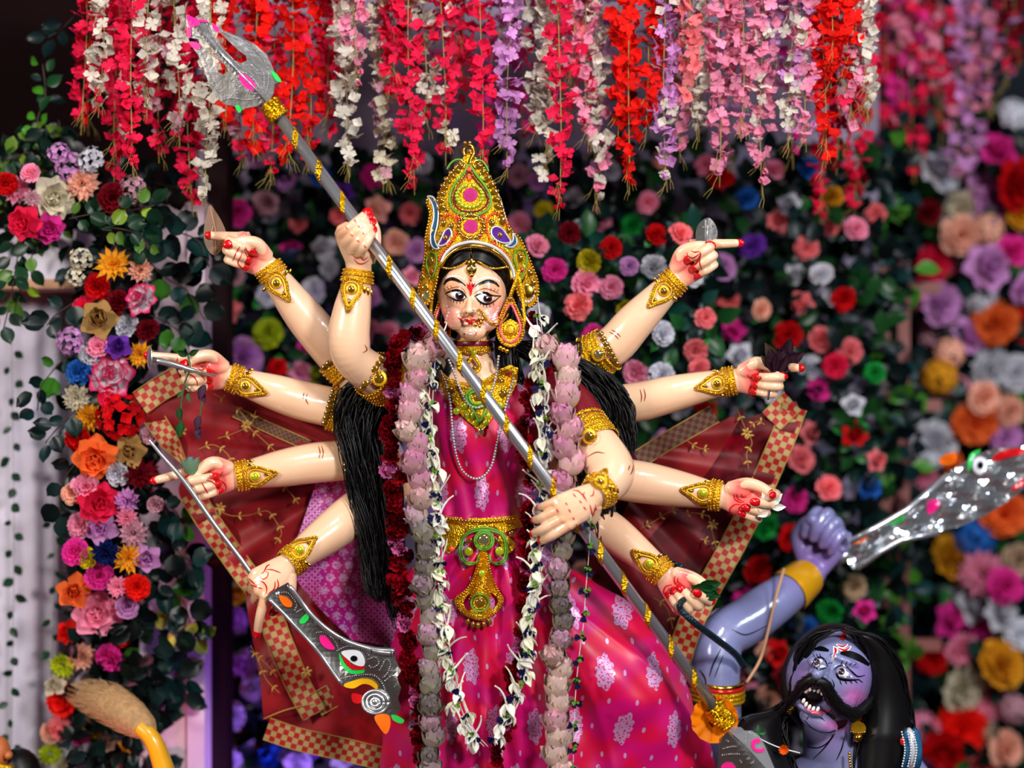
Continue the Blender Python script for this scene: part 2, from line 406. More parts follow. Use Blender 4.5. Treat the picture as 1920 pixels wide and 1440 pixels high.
COL = dict(coral=(255, 132, 138), pink=(255, 156, 188), lilac=(224, 156, 220), white=(226, 226, 236), ivory=(240, 232, 216), red=(214, 12, 20), crimson=(254, 36, 84), maroon=(110, 6, 22), yellow=(222, 204, 30),
           green=(26, 150, 60), blue=(40, 104, 190), peach=(255, 190, 164), magenta=(240, 52, 160), purple=(110, 50, 170), orange=(255, 116, 52), gold=(238, 164, 36), cream=(234, 224, 196),
           navy=(18, 34, 92), tan=(190, 146, 84), dusty=(222, 166, 182), lime=(196, 214, 40), beige=(200, 170, 140), scarlet=(252, 30, 22))
CNAME = dict(dusty='dusty pink', lime='yellow-green')
def shade(c, k=.10, r=rnd):
    q = np.array(COL[c], float)*r.uniform(1-k, 1)
    return srgb(*[min(255, v) for v in q])
REG = []     # (object, colour word, kind word, place phrase, x, y): labels are written at the end
def facing(tx=0, tz=0, spin=0): return rotm('z', tz)@rotm('x', tx)@FACE@rotm('z', spin)
def flower_parts(kind, x, y, dpx, c, d=0.1, tx=None, tz=None, edge=False, place='', name=None, r=rnd):
    """an artificial flower whose petals can be told apart: one object for each petal"""
    root = empty(name or kind+'_flower', P(x, y, d))
    R = facing(r.uniform(-22, 14) if tx is None else tx, r.uniform(-22, 22) if tz is None else tz, r.uniform(0, 360))
    root.rotation_euler = Matrix(R.tolist()).to_euler(); s = dpx*PX(d)*0.5
    root.scale = (s, s, s)
    cc = shade(c)
    if kind == 'hydrangea':
        for bi, m in HYD: inst('floret', BLOSSOM[bi], root, m, shade(c, .22))
    else:
        for key, m in ring_specs(KINDS[kind], r.randrange(10**6)):
            inst('petal', (PETAL_EDGE if edge else PETAL_ME)[key], root, m, cc)
    REG.append((root, c, kind, place, x, y))
    return root
def flower_bloom(kind, x, y, dpx, c, d, place, leaves=3, r=rnd, leafc=None):
    root = empty(kind+'_flower', P(x, y, d)); s = dpx*PX(d)*0.5
    root.rotation_euler = Matrix(facing(r.uniform(-30, 20), r.uniform(-30, 30), r.uniform(0, 360)).tolist()).to_euler(); root.scale = (s, s, s)
    inst('bloom', bloom_mesh(kind, r.randrange(4)), root, M4(), shade(c, .12))
    a0 = r.uniform(0, 360)
    for i in range(leaves):
        a = a0+360*i/max(1, leaves)+r.uniform(-35, 35)
        g = r.random()
        lc = srgb(26, 96, 36) if g < .12 else (srgb(10, 40, 36) if g < .6 else srgb(8, 24, 22))
        inst('leaf', r.choice(LEAF_ME), root, M4(rotm('z', a)@rotm('x', r.uniform(-25, 15)), rotm('z', a)@np.array([0, .35, -.28]), r.uniform(1.0, 1.5)), lc)
    REG.append((root, c, kind, place, x, y))
    return root

# --- column of flowers on the left: every flower with its petals
LEFT = """carnation 12 345 44 red|pompom 30 357 56 pink|carnation 58 326 38 pink|pompom 60 372 34 dusty|peony 103 372 84 cream|pompom 156 346 64 peach|hydrangea 112 288 46 lilac|hydrangea 130 312 56 lilac
hydrangea 172 302 56 white|peony 48 418 70 crimson|peony 92 428 56 magenta|carnation 212 372 60 maroon|hydrangea 250 356 56 dusty|dahlia 214 497 70 gold|pompom 263 506 48 peach|hydrangea 152 486 46 cream|hydrangea 142 520 40 cream
carnation 184 537 52 red|peony 268 562 66 white*|carnation 222 568 48 maroon|carnation 155 577 40 crimson|rose 190 600 78 tan|carnation 239 613 48 white|carnation 277 620 46 maroon|hydrangea 134 640 58 lilac|carnation 170 664 48 white
carnation 186 650 44 pink|rose 222 652 52 purple|dahlia 264 664 52 gold|carnation 149 697 50 blue|peony 207 706 90 white*|pompom 145 744 56 cream|dahlia 169 781 62 gold|hydrangea 228 782 96 red|carnation 148 822 52 red|peony 181 858 84 orange
rose 246 845 66 tan|carnation 222 888 46 white|dahlia 264 890 68 maroon|carnation 282 815 36 dusty|carnation 160 912 50 pink|carnation 138 925 44 peach|peony 186 940 80 crimson|pompom 240 938 52 lilac|carnation 152 985 52 pink|rose 192 988 66 lilac
pompom 238 970 44 pink|pompom 252 1000 56 dusty|carnation 142 1036 52 magenta|carnation 162 1046 40 yellow|pompom 200 1036 56 navy|dahlia 240 1046 60 gold|rose 276 1046 56 lilac|carnation 186 1080 52 magenta|rose 140 1108 72 orange|pompom 222 1100 44 pink
carnation 258 1101 50 scarlet|carnation 238 1138 44 lilac|peony 184 1150 92 pink|rose 130 1186 50 scarlet|carnation 232 1192 40 red|pompom 120 1246 54 lime|pompom 154 1230 56 peach|carnation 208 1232 56 magenta|carnation 168 1284 56 white|carnation 122 1312 66 scarlet
rose 116 1362 54 coral|carnation 150 1372 48 magenta|carnation 98 1372 42 peach|pompom 94 1412 46 lime|carnation 140 1402 46 white|pompom 182 1422 54 navy|carnation 172 1362 46 yellow|rose 206 1392 46 cream|dahlia 240 1402 44 gold|carnation 120 1436 46 cream|carnation 210 1436 46 crimson
carnation 204 745 40 crimson|carnation 292 945 34 dusty|rose 104 1286 44 cream"""
r1 = random.Random(21)
for tok in LEFT.replace('\n', '|').split('|'):
    k, x, y, s, c = tok.split(); x, y, s = int(x), int(y), int(s); edge = c.endswith('*'); c = c.rstrip('*')
    d = 0.12 + (0 if y < 1060 else (y-1060)*0.0009) + r1.uniform(-.03, .03)
    flower_parts(k, x, y, s*1.06, c, d, edge=edge, place='on the flower column', r=r1)

# --- leafy vines
def vine(pts, n, lpx, d, kinds, label, cols, name='leaf_vine', seed=0, spread=70, stem=1.3, stalk=9, cat='vine', group=None):
    r = random.Random(seed); path = catmull([P(x, y, d) for x, y in pts], 6)
    root = empty(name, path[0]); tag(root, label, cat, group)
    MB().tube(path, stem*PX(d), 5).build('stem', M['stem'], root)
    for i in range(n):
        t = (i+.6)/n*(len(path)-1); j = min(int(t), len(path)-2); p = path[j]+(path[j+1]-path[j])*(t-j)
        tg = unit(path[j+1]-path[j]); side = (-1)**i
        base = math.degrees(math.atan2(tg[2], tg[0]))
        a = base+side*r.uniform(25, spread)-90
        R = rotm('y', 0)@FACE@rotm('z', a)@rotm('y', r.uniform(-30, 30))@rotm('x', r.uniform(-25, 25))
        L = lpx*PX(d)*r.uniform(.7, 1.15)
        q = p+(FACE@rotm('z', a))@np.array([0, stalk*PX(d), 0])+np.array([0, r.uniform(-.03, .02), 0])
        inst('leaf', r.choice(kinds), root, M4(R, q, L), srgb(*r.choice(cols)))
    for ch in root.children: ch.matrix_parent_inverse = Matrix.Translation(-Vector(path[0]))
    return root
EUC = [(10, 40, 38), (8, 28, 28), (14, 48, 48), (9, 22, 21), (12, 34, 31), (10, 40, 38), (8, 28, 28), (14, 48, 48), (9, 22, 21), (12, 34, 31), (50, 104, 30)]
VAR = [(18, 52, 28), (14, 42, 26), (120, 146, 40), (18, 46, 30), (14, 38, 24), (70, 104, 36)]
VINES = [
 ([(270, 400), (320, 430), (372, 452), (392, 500)], 11, 48, .16, EUC, 'dark round-leaved vine just under the hanging brown clear leaf', ROUND_LEAF),
 ([(262, 470), (310, 520), (350, 545), (384, 600)], 12, 50, .20, EUC, 'dark round-leaved vine on the pale panel above the silver ladle', ROUND_LEAF),
 ([(280, 590), (320, 610), (350, 640), (360, 700)], 11, 44, .22, EUC, 'dark round-leaved vine drooping behind the ladle hand', ROUND_LEAF),
 ([(150, 560), (105, 590), (88, 610)], 6, 38, .14, EUC, 'short dark leaf sprig left of the tan rose', ROUND_LEAF),
 ([(130, 660), (95, 700), (75, 730), (70, 770)], 8, 38, .14, EUC, 'leaf sprig beside the lilac hydrangea over the column', ROUND_LEAF),
 ([(140, 770), (110, 800), (85, 830)], 7, 38, .14, EUC, 'leaf sprig beside the cream pompom over the column', ROUND_LEAF),
 ([(160, 850), (120, 900), (110, 970)], 7, 40, .16, EUC, 'dark leaf sprig beside the orange peony', ROUND_LEAF),
 ([(250, 880), (290, 930), (330, 960), (345, 1000)], 10, 46, .18, EUC, 'dark leaf vine under the dark red dahlia beside the veil border', ROUND_LEAF),
 ([(265, 985), (310, 1010), (345, 1045), (378, 1060)], 11, 44, .24, EUC, 'dark leaf vine right of the lilac rose on the pale panel', ROUND_LEAF),
 ([(268, 1075), (310, 1100), (345, 1130), (360, 1180)], 12, 44, .28, EUC, 'dark leaf vine below the yellow dahlia on the pale panel', ROUND_LEAF),
 ([(240, 1170), (290, 1180), (340, 1190), (380, 1195)], 9, 38, .30, [(150, 160, 40), (24, 52, 30), (190, 186, 80), (16, 40, 28)], 'yellow-green leaf spray reaching across the pale panel', ROUND_LEAF),
 ([(230, 1250), (280, 1260), (330, 1270), (345, 1300)], 13, 46, .36, EUC, 'dark leaf vine above the lion tail tuft', ROUND_LEAF),
 ([(225, 1320), (275, 1340), (310, 1320)], 9, 44, .40, EUC, 'dark leaf vine right behind the lion tail', ROUND_LEAF),
 ([(230, 1400), (270, 1420), (310, 1440)], 9, 42, .42, EUC, 'dark leaf vine at the foot of the flower column', ROUND_LEAF),
 ([(190, 425), (230, 430), (262, 440), (280, 470)], 16, 34, .08, VAR, 'variegated green and yellow vine above the orange-gold dahlia', ROUND_LEAF),
 ([(130, 410), (180, 400), (240, 395), (290, 385)], 15, 34, .10, VAR, 'variegated vine right of the large cream peony', ROUND_LEAF),
 ([(40, 440), (30, 500), (20, 560), (6, 620)], 16, 40, .16, VAR, 'variegated ivy hanging over the capital below the crimson peony', LEAF_ME),
 ([(75, 440), (60, 480), (45, 520), (30, 580)], 9, 38, .18, VAR, 'second variegated ivy trail over the capital', LEAF_ME),
 ([(90, 280), (70, 230), (85, 180), (80, 120)], 13, 36, .25, [(20, 60, 30), (60, 120, 30), (12, 36, 30)], 'leafy vine climbing the maroon wall above the lilac hydrangeas', LEAF_ME),
 ([(20, 290), (10, 300), (55, 285)], 8, 30, .2, VAR, 'small variegated sprig above the pink pompom flower', LEAF_ME),
 ([(140, 30), (115, 55), (90, 70)], 6, 40, .25, [(10, 30, 32), (14, 44, 46), (50, 100, 20)], 'dark leaf sprig on the maroon wall beside the first strands', LEAF_ME),
 ([(110, 225), (120, 280), (135, 340)], 12, 46, .26, [(8, 22, 18), (12, 30, 24)], 'very dark leaves behind the lilac hydrangeas', LEAF_ME),
 ([(200, 320), (240, 330), (300, 345), (340, 355)], 13, 46, .3, [(8, 22, 18), (10, 28, 28)], 'very dark leaves behind the tips of crimson strands', LEAF_ME),
]
for i, (pts, n, l, d, cols, lab, kinds) in enumerate(VINES): vine(pts, n, l, d, kinds, lab, cols, seed=100+i)
# strings of small leaves in front of the white column
for i, (x, y0, y1, w) in enumerate(((22, 640, 1440, 24), (98, 930, 1290, 20))):
    n = (y1-y0)//28
    vine([(x, y0), (x+4, (y0+y1)/2), (x-2, y1)], n, 26, .40, LEAF_ME, ('long string of small dark leaves hanging down the white column', 'shorter string of small leaves between white column and flowers')[i],
         [(20, 50, 32), (26, 58, 40)], name='leaf_string', seed=300+i, stem=.5, stalk=3, cat='leaf string')

# --- flower wall behind the goddess
WALL = """975 330 50 dusty|1004 342 40 lilac|975 420 52 pink|1006 462 50 pink|1020 396 40 yellow|1125 410 56 pink|1076 374 46 white|1187 424 50 green|1216 381 46 pink|1230 440 46 red|1068 437 46 maroon|1145 466 46 red|1275 440 50 coral|1106 492 54 yellow|1040 506 50 magenta
1096 530 66 pink|1146 540 50 pink|1086 575 60 coral|1176 584 46 yellow|1226 500 52 white|1240 626 52 white|1193 699 54 pink|1242 705 54 white|1112 630 46 magenta|1305 655 50 coral|1312 692 46 coral|1322 596 44 coral|1376 617 56 magenta|1425 580 44 peach|1505 566 52 coral
1580 560 52 red|1365 560 54 coral|1386 664 56 white|1476 630 60 red|1536 636 54 coral|1592 660 54 coral|1566 686 52 crimson|1534 730 50 magenta|1516 690 56 white|1352 502 60 lilac|1490 512 50 white|1540 516 50 white|1456 416 56 coral|1411 464 56 purple|1400 375 54 blue|1516 320 54 blue
1350 335 56 red|1480 386 56 white|1325 310 46 pink|1512 466 50 coral|1560 420 50 coral|1604 430 50 pink|1516 812 54 coral|1500 862 60 coral|1600 816 58 red|1552 916 54 coral|1490 936 52 magenta|1480 1005 56 red|1420 1066 60 red|1640 862 50 coral|1630 916 50 blue|1430 986 60 green
1556 1146 54 green|1510 1182 60 blue|1456 1224 60 red|1430 1220 50 peach|1408 1270 50 pink|1472 1272 60 maroon|1440 1310 54 peach|1600 1100 54 beige|1622 1146 50 magenta|1560 560 44 white|1600 760 50 white|1450 740 44 white|1420 810 56 white|1375 832 56 magenta|1362 882 60 white|1322 765 56 red|1276 760 54 white|1245 830 54 lilac
1300 830 52 pink|1240 920 54 white|1290 985 52 pink|1340 1020 56 dusty|1270 1030 52 magenta|1210 980 50 lilac|1380 960 50 white|1395 1120 52 magenta|1350 1170 54 white|1180 870 50 magenta|1160 760 50 coral
443 400 60 magenta|505 626 64 lime|452 672 90 lilac|432 582 54 coral|436 516 60 dusty|712 390 60 peach|744 455 54 peach|690 560 54 lilac|610 466 56 white|545 470 50 magenta|590 545 56 white|690 622 54 pink|728 624 46 pink|595 706 52 lime|562 700 54 pink|640 405 46 coral
620 505 46 white|560 420 40 coral|500 380 52 dusty|575 640 48 magenta|520 690 40 red|640 360 52 purple|600 330 44 blue|540 340 50 lilac|700 330 50 magenta|770 400 46 coral|780 470 50 lilac|770 520 46 pink|540 800 54 white|600 810 50 dusty|500 770 50 lilac|470 850 50 magenta|550 900 50 purple
405 1088 56 lilac|445 1115 50 gold|438 1160 66 lilac|455 1246 70 lilac|440 1340 60 white|476 1292 56 white|462 1385 60 red|430 1420 54 white|505 1420 60 blue|560 1430 60 white|620 1300 80 magenta|660 1330 80 crimson|560 1320 60 purple|600 1390 66 purple|690 1380 60 coral|520 1260 60 magenta|640 1420 60 white
1650 560 40 white|1640 700 44 green|1640 400 44 coral|1610 340 40 maroon|1560 370 46 gold|1450 320 46 pink|1300 520 40 white|1180 500 40 lilac|1010 590 46 white"""
r2 = random.Random(33); wall_pts = []
def zone(x, y):
    if x < 800:
        if y < 560: return 'beside the raised arms'
        if y < 760: return 'under the lifted arm'
        if y < 1000: return 'behind the red veil'
        return 'beside the dark post'
    if x < 1340 and y < 480: return 'beside the golden crown'
    if x < 1345 and y < 740: return 'around the upper arm'
    if y < 480: return 'under the pink strands'
    if x < 1400 and y < 1130: return 'behind the sheer veil'
    if y < 780: return 'near the trellis'
    if y < 1090: return 'above the demon wrist'
    return 'around the demon'
for tok in WALL.replace('\n', '|').split('|'):
    x, y, s, c = tok.split(); x, y, s = int(x), int(y), int(s)
    near = 960 < x < 1345 and 430 < y < 740
    d = r2.uniform(.30, .36) if near else r2.uniform(.70, .80)
    k = 'rose' if (not near and r2.random() < .35) else 'carnation'
    flower_bloom(k, x, y, s*.98, c, d, 'on the wall '+zone(x, y), 4 if near else 3, r2)
    wall_pts.append((x, y))
for _ in range(4000):      # fill in the rest of the wall with evenly spaced flowers
    x, y = r2.uniform(430, 1650), r2.uniform(290, 1440)
    if 720 < x < 1090 and y > 480: continue
    if min((x-a)**2+(y-b)**2 for a, b in wall_pts) < 72**2: continue
    c = r2.choice(['coral', 'pink', 'white', 'white', 'lilac', 'red', 'magenta', 'dusty', 'peach', 'white'])
    flower_bloom('carnation', x, y, r2.uniform(42, 50), c, r2.uniform(.70, .82), 'on the wall '+zone(x, y), 3, r2); wall_pts.append((x, y))
# the rest of the leaves of the wall, too many to count
def leaf_mass(n, xr, yr, dr, lr, seed, name, label, cols, keep=None):
    r = random.Random(seed); base = petal('leaf', 1, .30, 0, -.14, 0, 5, 3, fold=.12); V0 = np.concatenate(base.v)
    parts = [MB() for _ in cols]
    for i in range(n):
        x, y = r.uniform(*xr), r.uniform(*yr)
        if keep and not keep(x, y): continue
        d = r.uniform(*dr); R = FACE@rotm('z', r.uniform(0, 360))@rotm('x', r.uniform(-50, 50))@rotm('y', r.uniform(-40, 40))
        mb = parts[r.randrange(len(cols))]
        mb.add((V0*r.uniform(*lr)*PX(d))@R.T+P(x, y, d), base.f)
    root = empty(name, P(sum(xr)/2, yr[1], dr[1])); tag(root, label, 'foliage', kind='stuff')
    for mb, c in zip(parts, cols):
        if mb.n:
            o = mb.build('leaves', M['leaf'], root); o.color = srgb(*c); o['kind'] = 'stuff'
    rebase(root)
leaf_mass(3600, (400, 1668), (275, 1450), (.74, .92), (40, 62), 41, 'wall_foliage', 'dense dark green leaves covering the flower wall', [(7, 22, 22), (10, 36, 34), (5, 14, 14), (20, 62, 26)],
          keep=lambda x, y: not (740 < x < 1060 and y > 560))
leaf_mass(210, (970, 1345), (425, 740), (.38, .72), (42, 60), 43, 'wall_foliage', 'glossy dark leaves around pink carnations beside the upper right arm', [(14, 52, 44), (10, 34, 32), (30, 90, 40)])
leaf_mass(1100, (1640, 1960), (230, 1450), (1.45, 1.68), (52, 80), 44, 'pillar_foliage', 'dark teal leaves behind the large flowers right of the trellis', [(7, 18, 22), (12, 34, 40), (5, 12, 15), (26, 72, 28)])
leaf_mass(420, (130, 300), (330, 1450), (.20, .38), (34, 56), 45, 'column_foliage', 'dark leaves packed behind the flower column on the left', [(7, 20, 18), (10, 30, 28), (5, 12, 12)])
leaf_mass(130, (1650, 1720), (230, 1330), (.95, 1.0), (40, 60), 46, 'trellis_foliage', 'leaves twined round the salmon trellis', [(14, 44, 46), (70, 130, 40), (10, 24, 26)])
leaf_mass(160, (0, 150), (250, 460), (.18, .34), (30, 46), 47, 'corner_foliage', 'dark leaves behind the peonies over the column capital', [(10, 30, 22), (14, 40, 30), (90, 120, 40)])

# --- large flowers on the right pillar
RIGHT = """1756 325 84 white|1862 372 96 lilac|1800 392 62 cream|1800 442 74 peach|1852 430 66 peach|1864 288 80 magenta|1902 345 96 red|1745 496 80 crimson|1786 490 60 pink|1850 500 90 lilac|1836 556 72 white|1760 570 80 lilac|1760 622 70 dusty|1866 610 86 orange|1912 612 70 red|1812 632 70 lilac
1780 662 62 peach|1762 706 72 gold|1852 690 90 white|1906 702 70 white|1792 730 60 pink|1842 744 60 peach|1772 776 66 magenta|1826 790 84 orange|1890 770 66 peach|1884 822 74 lilac|1750 830 86 white|1734 892 56 pink|1782 866 46 orange|1882 962 84 orange|1830 1010 84 blue|1782 1050 92 gold|1842 1076 90 pink
1882 1100 70 magenta|1820 1132 76 white|1872 1152 70 white|1772 1160 70 magenta|1846 1176 74 magenta|1746 1232 60 red|1800 1214 66 pink|1872 1246 92 gold|1800 1286 90 cream|1730 1370 80 pink|1800 1362 96 scarlet|1842 1372 66 cream|1856 1312 70 pink|1770 1402 80 red|1882 1402 70 peach|1900 470 60 magenta|1912 400 60 gold|1916 880 60 orange
1900 1330 60 dusty|1910 1050 60 beige|1910 1190 60 white|1740 1440 70 lilac|1840 1440 70 coral|1916 540 60 lilac|1740 400 50 maroon|1720 560 46 pink|1900 215 70 white"""
for tok in RIGHT.replace('\n', '|').split('|'):
    x, y, s, c = tok.split(); x, y, s = int(x), int(y), int(s)
    k = r2.choice(['peony', 'carnation', 'rose', 'pompom', 'carnation', 'hydrangea'])
    flower_bloom(k, x, y, s*1.1, c, r2.uniform(1.25, 1.42), 'on the pillar right of the trellis', 2, r2)

# --- hanging strands of blossoms
STALK = mesh_of(MB().tube([(0, 0, 0), (.02, .3, .03), (-.02, .65, .05), (.05, 1, .02)], [.012, .012, .010, .014], 4).tube([(0, .45, .04), (.14, .75, .05), (.2, .95, .03)], [.010, .009, .016], 4), 'stalk', M['stalk'])
STR = []
def strand(x, y1, mix, d, r, dense=1.0, y0=-110, w=18, size=16.5, row='front'):
    root = empty('blossom_strand', P(x, y0, d)); path = []
    sway = r.uniform(-8, 8); ph = r.uniform(0, 6)
    for i in range(9):
        t = i/8; path.append(P(x+sway*t*t+4*math.sin(ph+5*t), y0+(y1+16-y0)*t, d))
    path[0] = np.array([path[0][0], path[0][1], 3.345])
    MB().tube(path, 1.1*PX(d), 4).build('stem', M['stalk'], root)
    n = int((y1-y0)/15*dense)
    ch = []
    for i in range(n):
        t = (i+.5)/n; yy = y0+(y1-y0)*t
        k = 3 if t < .8 else 2
        ww = w*(1 if t < .75 else 1-.55*(t-.75)/.25)
        xc = x+sway*t*t+4*math.sin(ph+5*t)
        for q in range(k):
            a = r.uniform(0, 6.283)
            px, pd = xc+ww*1.15*math.cos(a), d-abs(ww)*.9*math.sin(a)*PX(d)
            R = facing(r.uniform(-75, 25), math.degrees(math.atan2(-math.cos(a), 1.0))*.9+r.uniform(-45, 45), r.uniform(0, 90))
            c = mix[0] if r.random() < .82 or len(mix) == 1 else r.choice(mix[1:])
            me = BLOSSOM[3] if t > .9 and r.random() < .5 else BLOSSOM[r.randrange(3)]
            ch.append(inst('blossom', me, root, M4(R, P(px, yy+r.uniform(-8, 8), pd), size*PX(d)*r.uniform(.8, 1.15)), shade(c, .18, r)))
    for q in range(4):
        R = FACE@rotm('z', 180+r.uniform(-35, 35))@rotm('x', r.uniform(-20, 20))
        ch.append(inst('stalk', STALK, root, M4(R, P(x+sway, y1-r.uniform(0, 70), d-.015), r.uniform(28, 48)*PX(d))))
    inv = Matrix.Translation(-Vector(root.location))
    for c_ in root.children: c_.matrix_parent_inverse = inv
    STR.append((root, mix, row, x))
FRONT = [(160, 238, 'crimson,scarlet', .10), (193, 205, 'ivory,crimson', .06), (222, 330, 'crimson,ivory', .12), (250, 320, 'crimson', .02), (277, 208, 'ivory', .04), (300, 290, 'crimson,dusty', .14), (328, 262, 'ivory,dusty', .06), (352, 385, 'crimson', .12),
 (393, 372, 'ivory', .05), (425, 232, 'scarlet,ivory', .12), (448, 300, 'crimson,dusty', .16), (482, 290, 'scarlet', .12), (512, 325, 'crimson,pink', .16), (548, 300, 'scarlet', .10), (584, 305, 'scarlet,crimson', .14), (618, 250, 'crimson', .16), (648, 316, 'ivory', .08), (664, 160, 'pink,ivory', .03),
 (712, 345, 'cream,dusty', .12), (740, 180, 'crimson', .08), (768, 350, 'crimson', .06), (795, 230, 'ivory,crimson', .10), (828, 296, 'crimson,ivory', .07), (860, 120, 'crimson', .12), (903, 318, 'crimson', .02), (955, 318, 'lilac', .06), (935, 60, 'lilac', .08),
 (1012, 250, 'ivory,crimson', .12), (1050, 398, 'crimson', .04), (1028, 330, 'ivory', .10), (1080, 150, 'pink,coral', .10), (1100, 256, 'pink,crimson', .09), (1122, 378, 'ivory,pink', .12), (1160, 250, 'scarlet', .08), (1184, 350, 'scarlet', .05), (1212, 250, 'scarlet,red', .08), (1246, 345, 'lilac,ivory', .06),
 (1270, 290, 'pink,lilac', .12), (1290, 190, 'coral', .04), (1302, 250, 'ivory', .10), (1352, 335, 'pink', .06), (1370, 150, 'pink,coral', .09), (1392, 250, 'pink', .05), (1428, 352, 'pink,ivory', .07), (1450, 150, 'lilac,pink', .10), (1486, 262, 'ivory,lilac', .06), (1512, 270, 'pink,lilac', .05), (1545, 300, 'scarlet', .06),
 (1556, 150, 'scarlet', .02), (1590, 160, 'scarlet', .05), (1602, 240, 'pink,crimson', .10), (1618, 215, 'ivory', .08), (1548, 400, 'crimson', .5), (1606, 385, 'crimson', .55)]
r3 = random.Random(8)
for x, y1, mix, d in FRONT: strand(x, y1, mix.split(','), d, r3)
r4 = random.Random(9)
xx = 170
while xx < 1640:            # second row, further back
    c = 'crimson' if xx < 620 else r4.choice(['magenta', 'crimson', 'dusty', 'magenta', 'lilac', 'maroon'])
    if not (985 < xx < 1008) : strand(xx, r4.uniform(170, 320), [c], .34, r4, .62, row='back')
    xx += r4.uniform(42, 62)
for x, y1, mix in ((1655, 300, 'crimson,magenta'), (1690, 230, 'magenta,pink'), (1712, 330, 'crimson,pink'), (1750, 180, 'pink'), (1764, 250, 'crimson,pink'), (1795, 330, 'lilac,pink'), (1822, 360, 'lilac,pink'), (1848, 210, 'pink,lilac'), (1880, 150, 'crimson,lilac'), (1905, 120, 'maroon,crimson'), (1735, 120, 'magenta'), (1676, 120, 'pink')):
    strand(x, y1, mix.split(','), 1.15, r4, .8, size=17, w=20, row='right')
# ---------------------------------------------------------------- the goddess statue: body
def sv(v): return np.array([v[0], -v[2], v[1]], float)      # screen vector (right, up, towards viewer) -> world
def hand_geo(mb, wrist, u, n, vsign, curls, splay, thumb, sc=1.0, info=None):
    """palm, four fingers and a thumb; u runs from wrist to knuckles, n is the way the palm faces, lengths in pixels"""
    W = P(*wrist); k = PX(wrist[2])*sc
    u = unit(sv(u)); n = sv(n); n = unit(n-u*np.dot(n, u)); v = unit(np.cross(n, u))*vsign       # v points to the thumb side
    rings = []
    for s, w, t, sh in ((-14, 21, 18, 0), (4, 23, 17, 0), (22, 29, 17, 2), (42, 33, 16, 2), (60, 33, 14, 1), (74, 30, 11, 0), (80, 26, 7, 0)):
        c = W+u*s*k+v*sh*k
        rings.append([c+(v*math.cos(a)*w+n*math.sin(a)*t*(1.0 if math.sin(a) < 0 else .8))*k for a in np.linspace(0, 2*math.pi, 16, endpoint=False)])
    mb.loft(rings)
    mb.ellipsoid(W+(u*26+v*18+n*8)*k, np.array([26, 15, 13])*k, [u, v, n])      # ball of the thumb
    nails = []; LEN = ((34, 23, 19), (37, 25, 20), (34, 23, 19), (27, 18, 16)); KU = (71, 75, 71, 63); KV = (24, 8, -9, -24); RR = (10.2, 10.5, 10, 8.8)
    for i in range(4):
        a = math.radians(splay[i]); ui = u*math.cos(a)+v*math.sin(a)
        p = W+(u*KU[i]+v*KV[i])*k; pts = [p-ui*14*k, p]; th = 0
        for q in range(3):
            th += math.radians(curls[i][q]); t = ui*math.cos(th)+n*math.sin(th)
            p = p+t*LEN[i][q]*k; pts.append(p)
        cp = catmull(pts, 5); m = len(cp); rad = [RR[i]*k*(1.05-.26*(j/(m-1))) for j in range(m)]
        mb.tube(cp, rad, 12); mb.ellipsoid(cp[-1], np.array([1, 1, 1])*rad[-1], None, 10, 6); mb.ellipsoid(pts[1], np.array([1, 1, 1])*RR[i]*1.12*k, None, 10, 6)
        dors = ui*math.sin(th)-n*math.cos(th)
        nails.append((p-t*2.0*k, t, dors, rad[-1], k))
    tp = [W+(u*12+v*17+n*3)*k]
    for (a, b, c), L in zip(thumb, (34, 27, 22)):
        tp.append(tp[-1]+unit(u*a+v*b+n*c)*L*k)
    cp = catmull(tp, 5); m = len(cp); rad = [k*(14-5*(j/(m-1))) for j in range(m)]
    mb.tube(cp, rad, 12); mb.ellipsoid(cp[-1], np.array([1, 1, 1])*rad[-1], None, 10, 6)
    t = unit(cp[-1]-cp[-3]); side = unit(np.cross(t, np.cross(n*.8-v*.2, t)))
    dn = unit(v*.25+n*.9) if np.dot(n, [0, -1, 0]) > 0.3 else unit(-n*.5+v*.6)
    dn = unit(dn-t*np.dot(dn, t)); nails.append((cp[-1]-t*2*k, t, dn, rad[-1], k))
    if info is not None: info.update(nails=nails, W=W, u=u, n=n, v=v, k=k)
    return nails
CF = (78, 92, 55)      # curled finger
TH = ((.75, .62, .35), (.95, -.15, .45), (.75, -.55, .35))
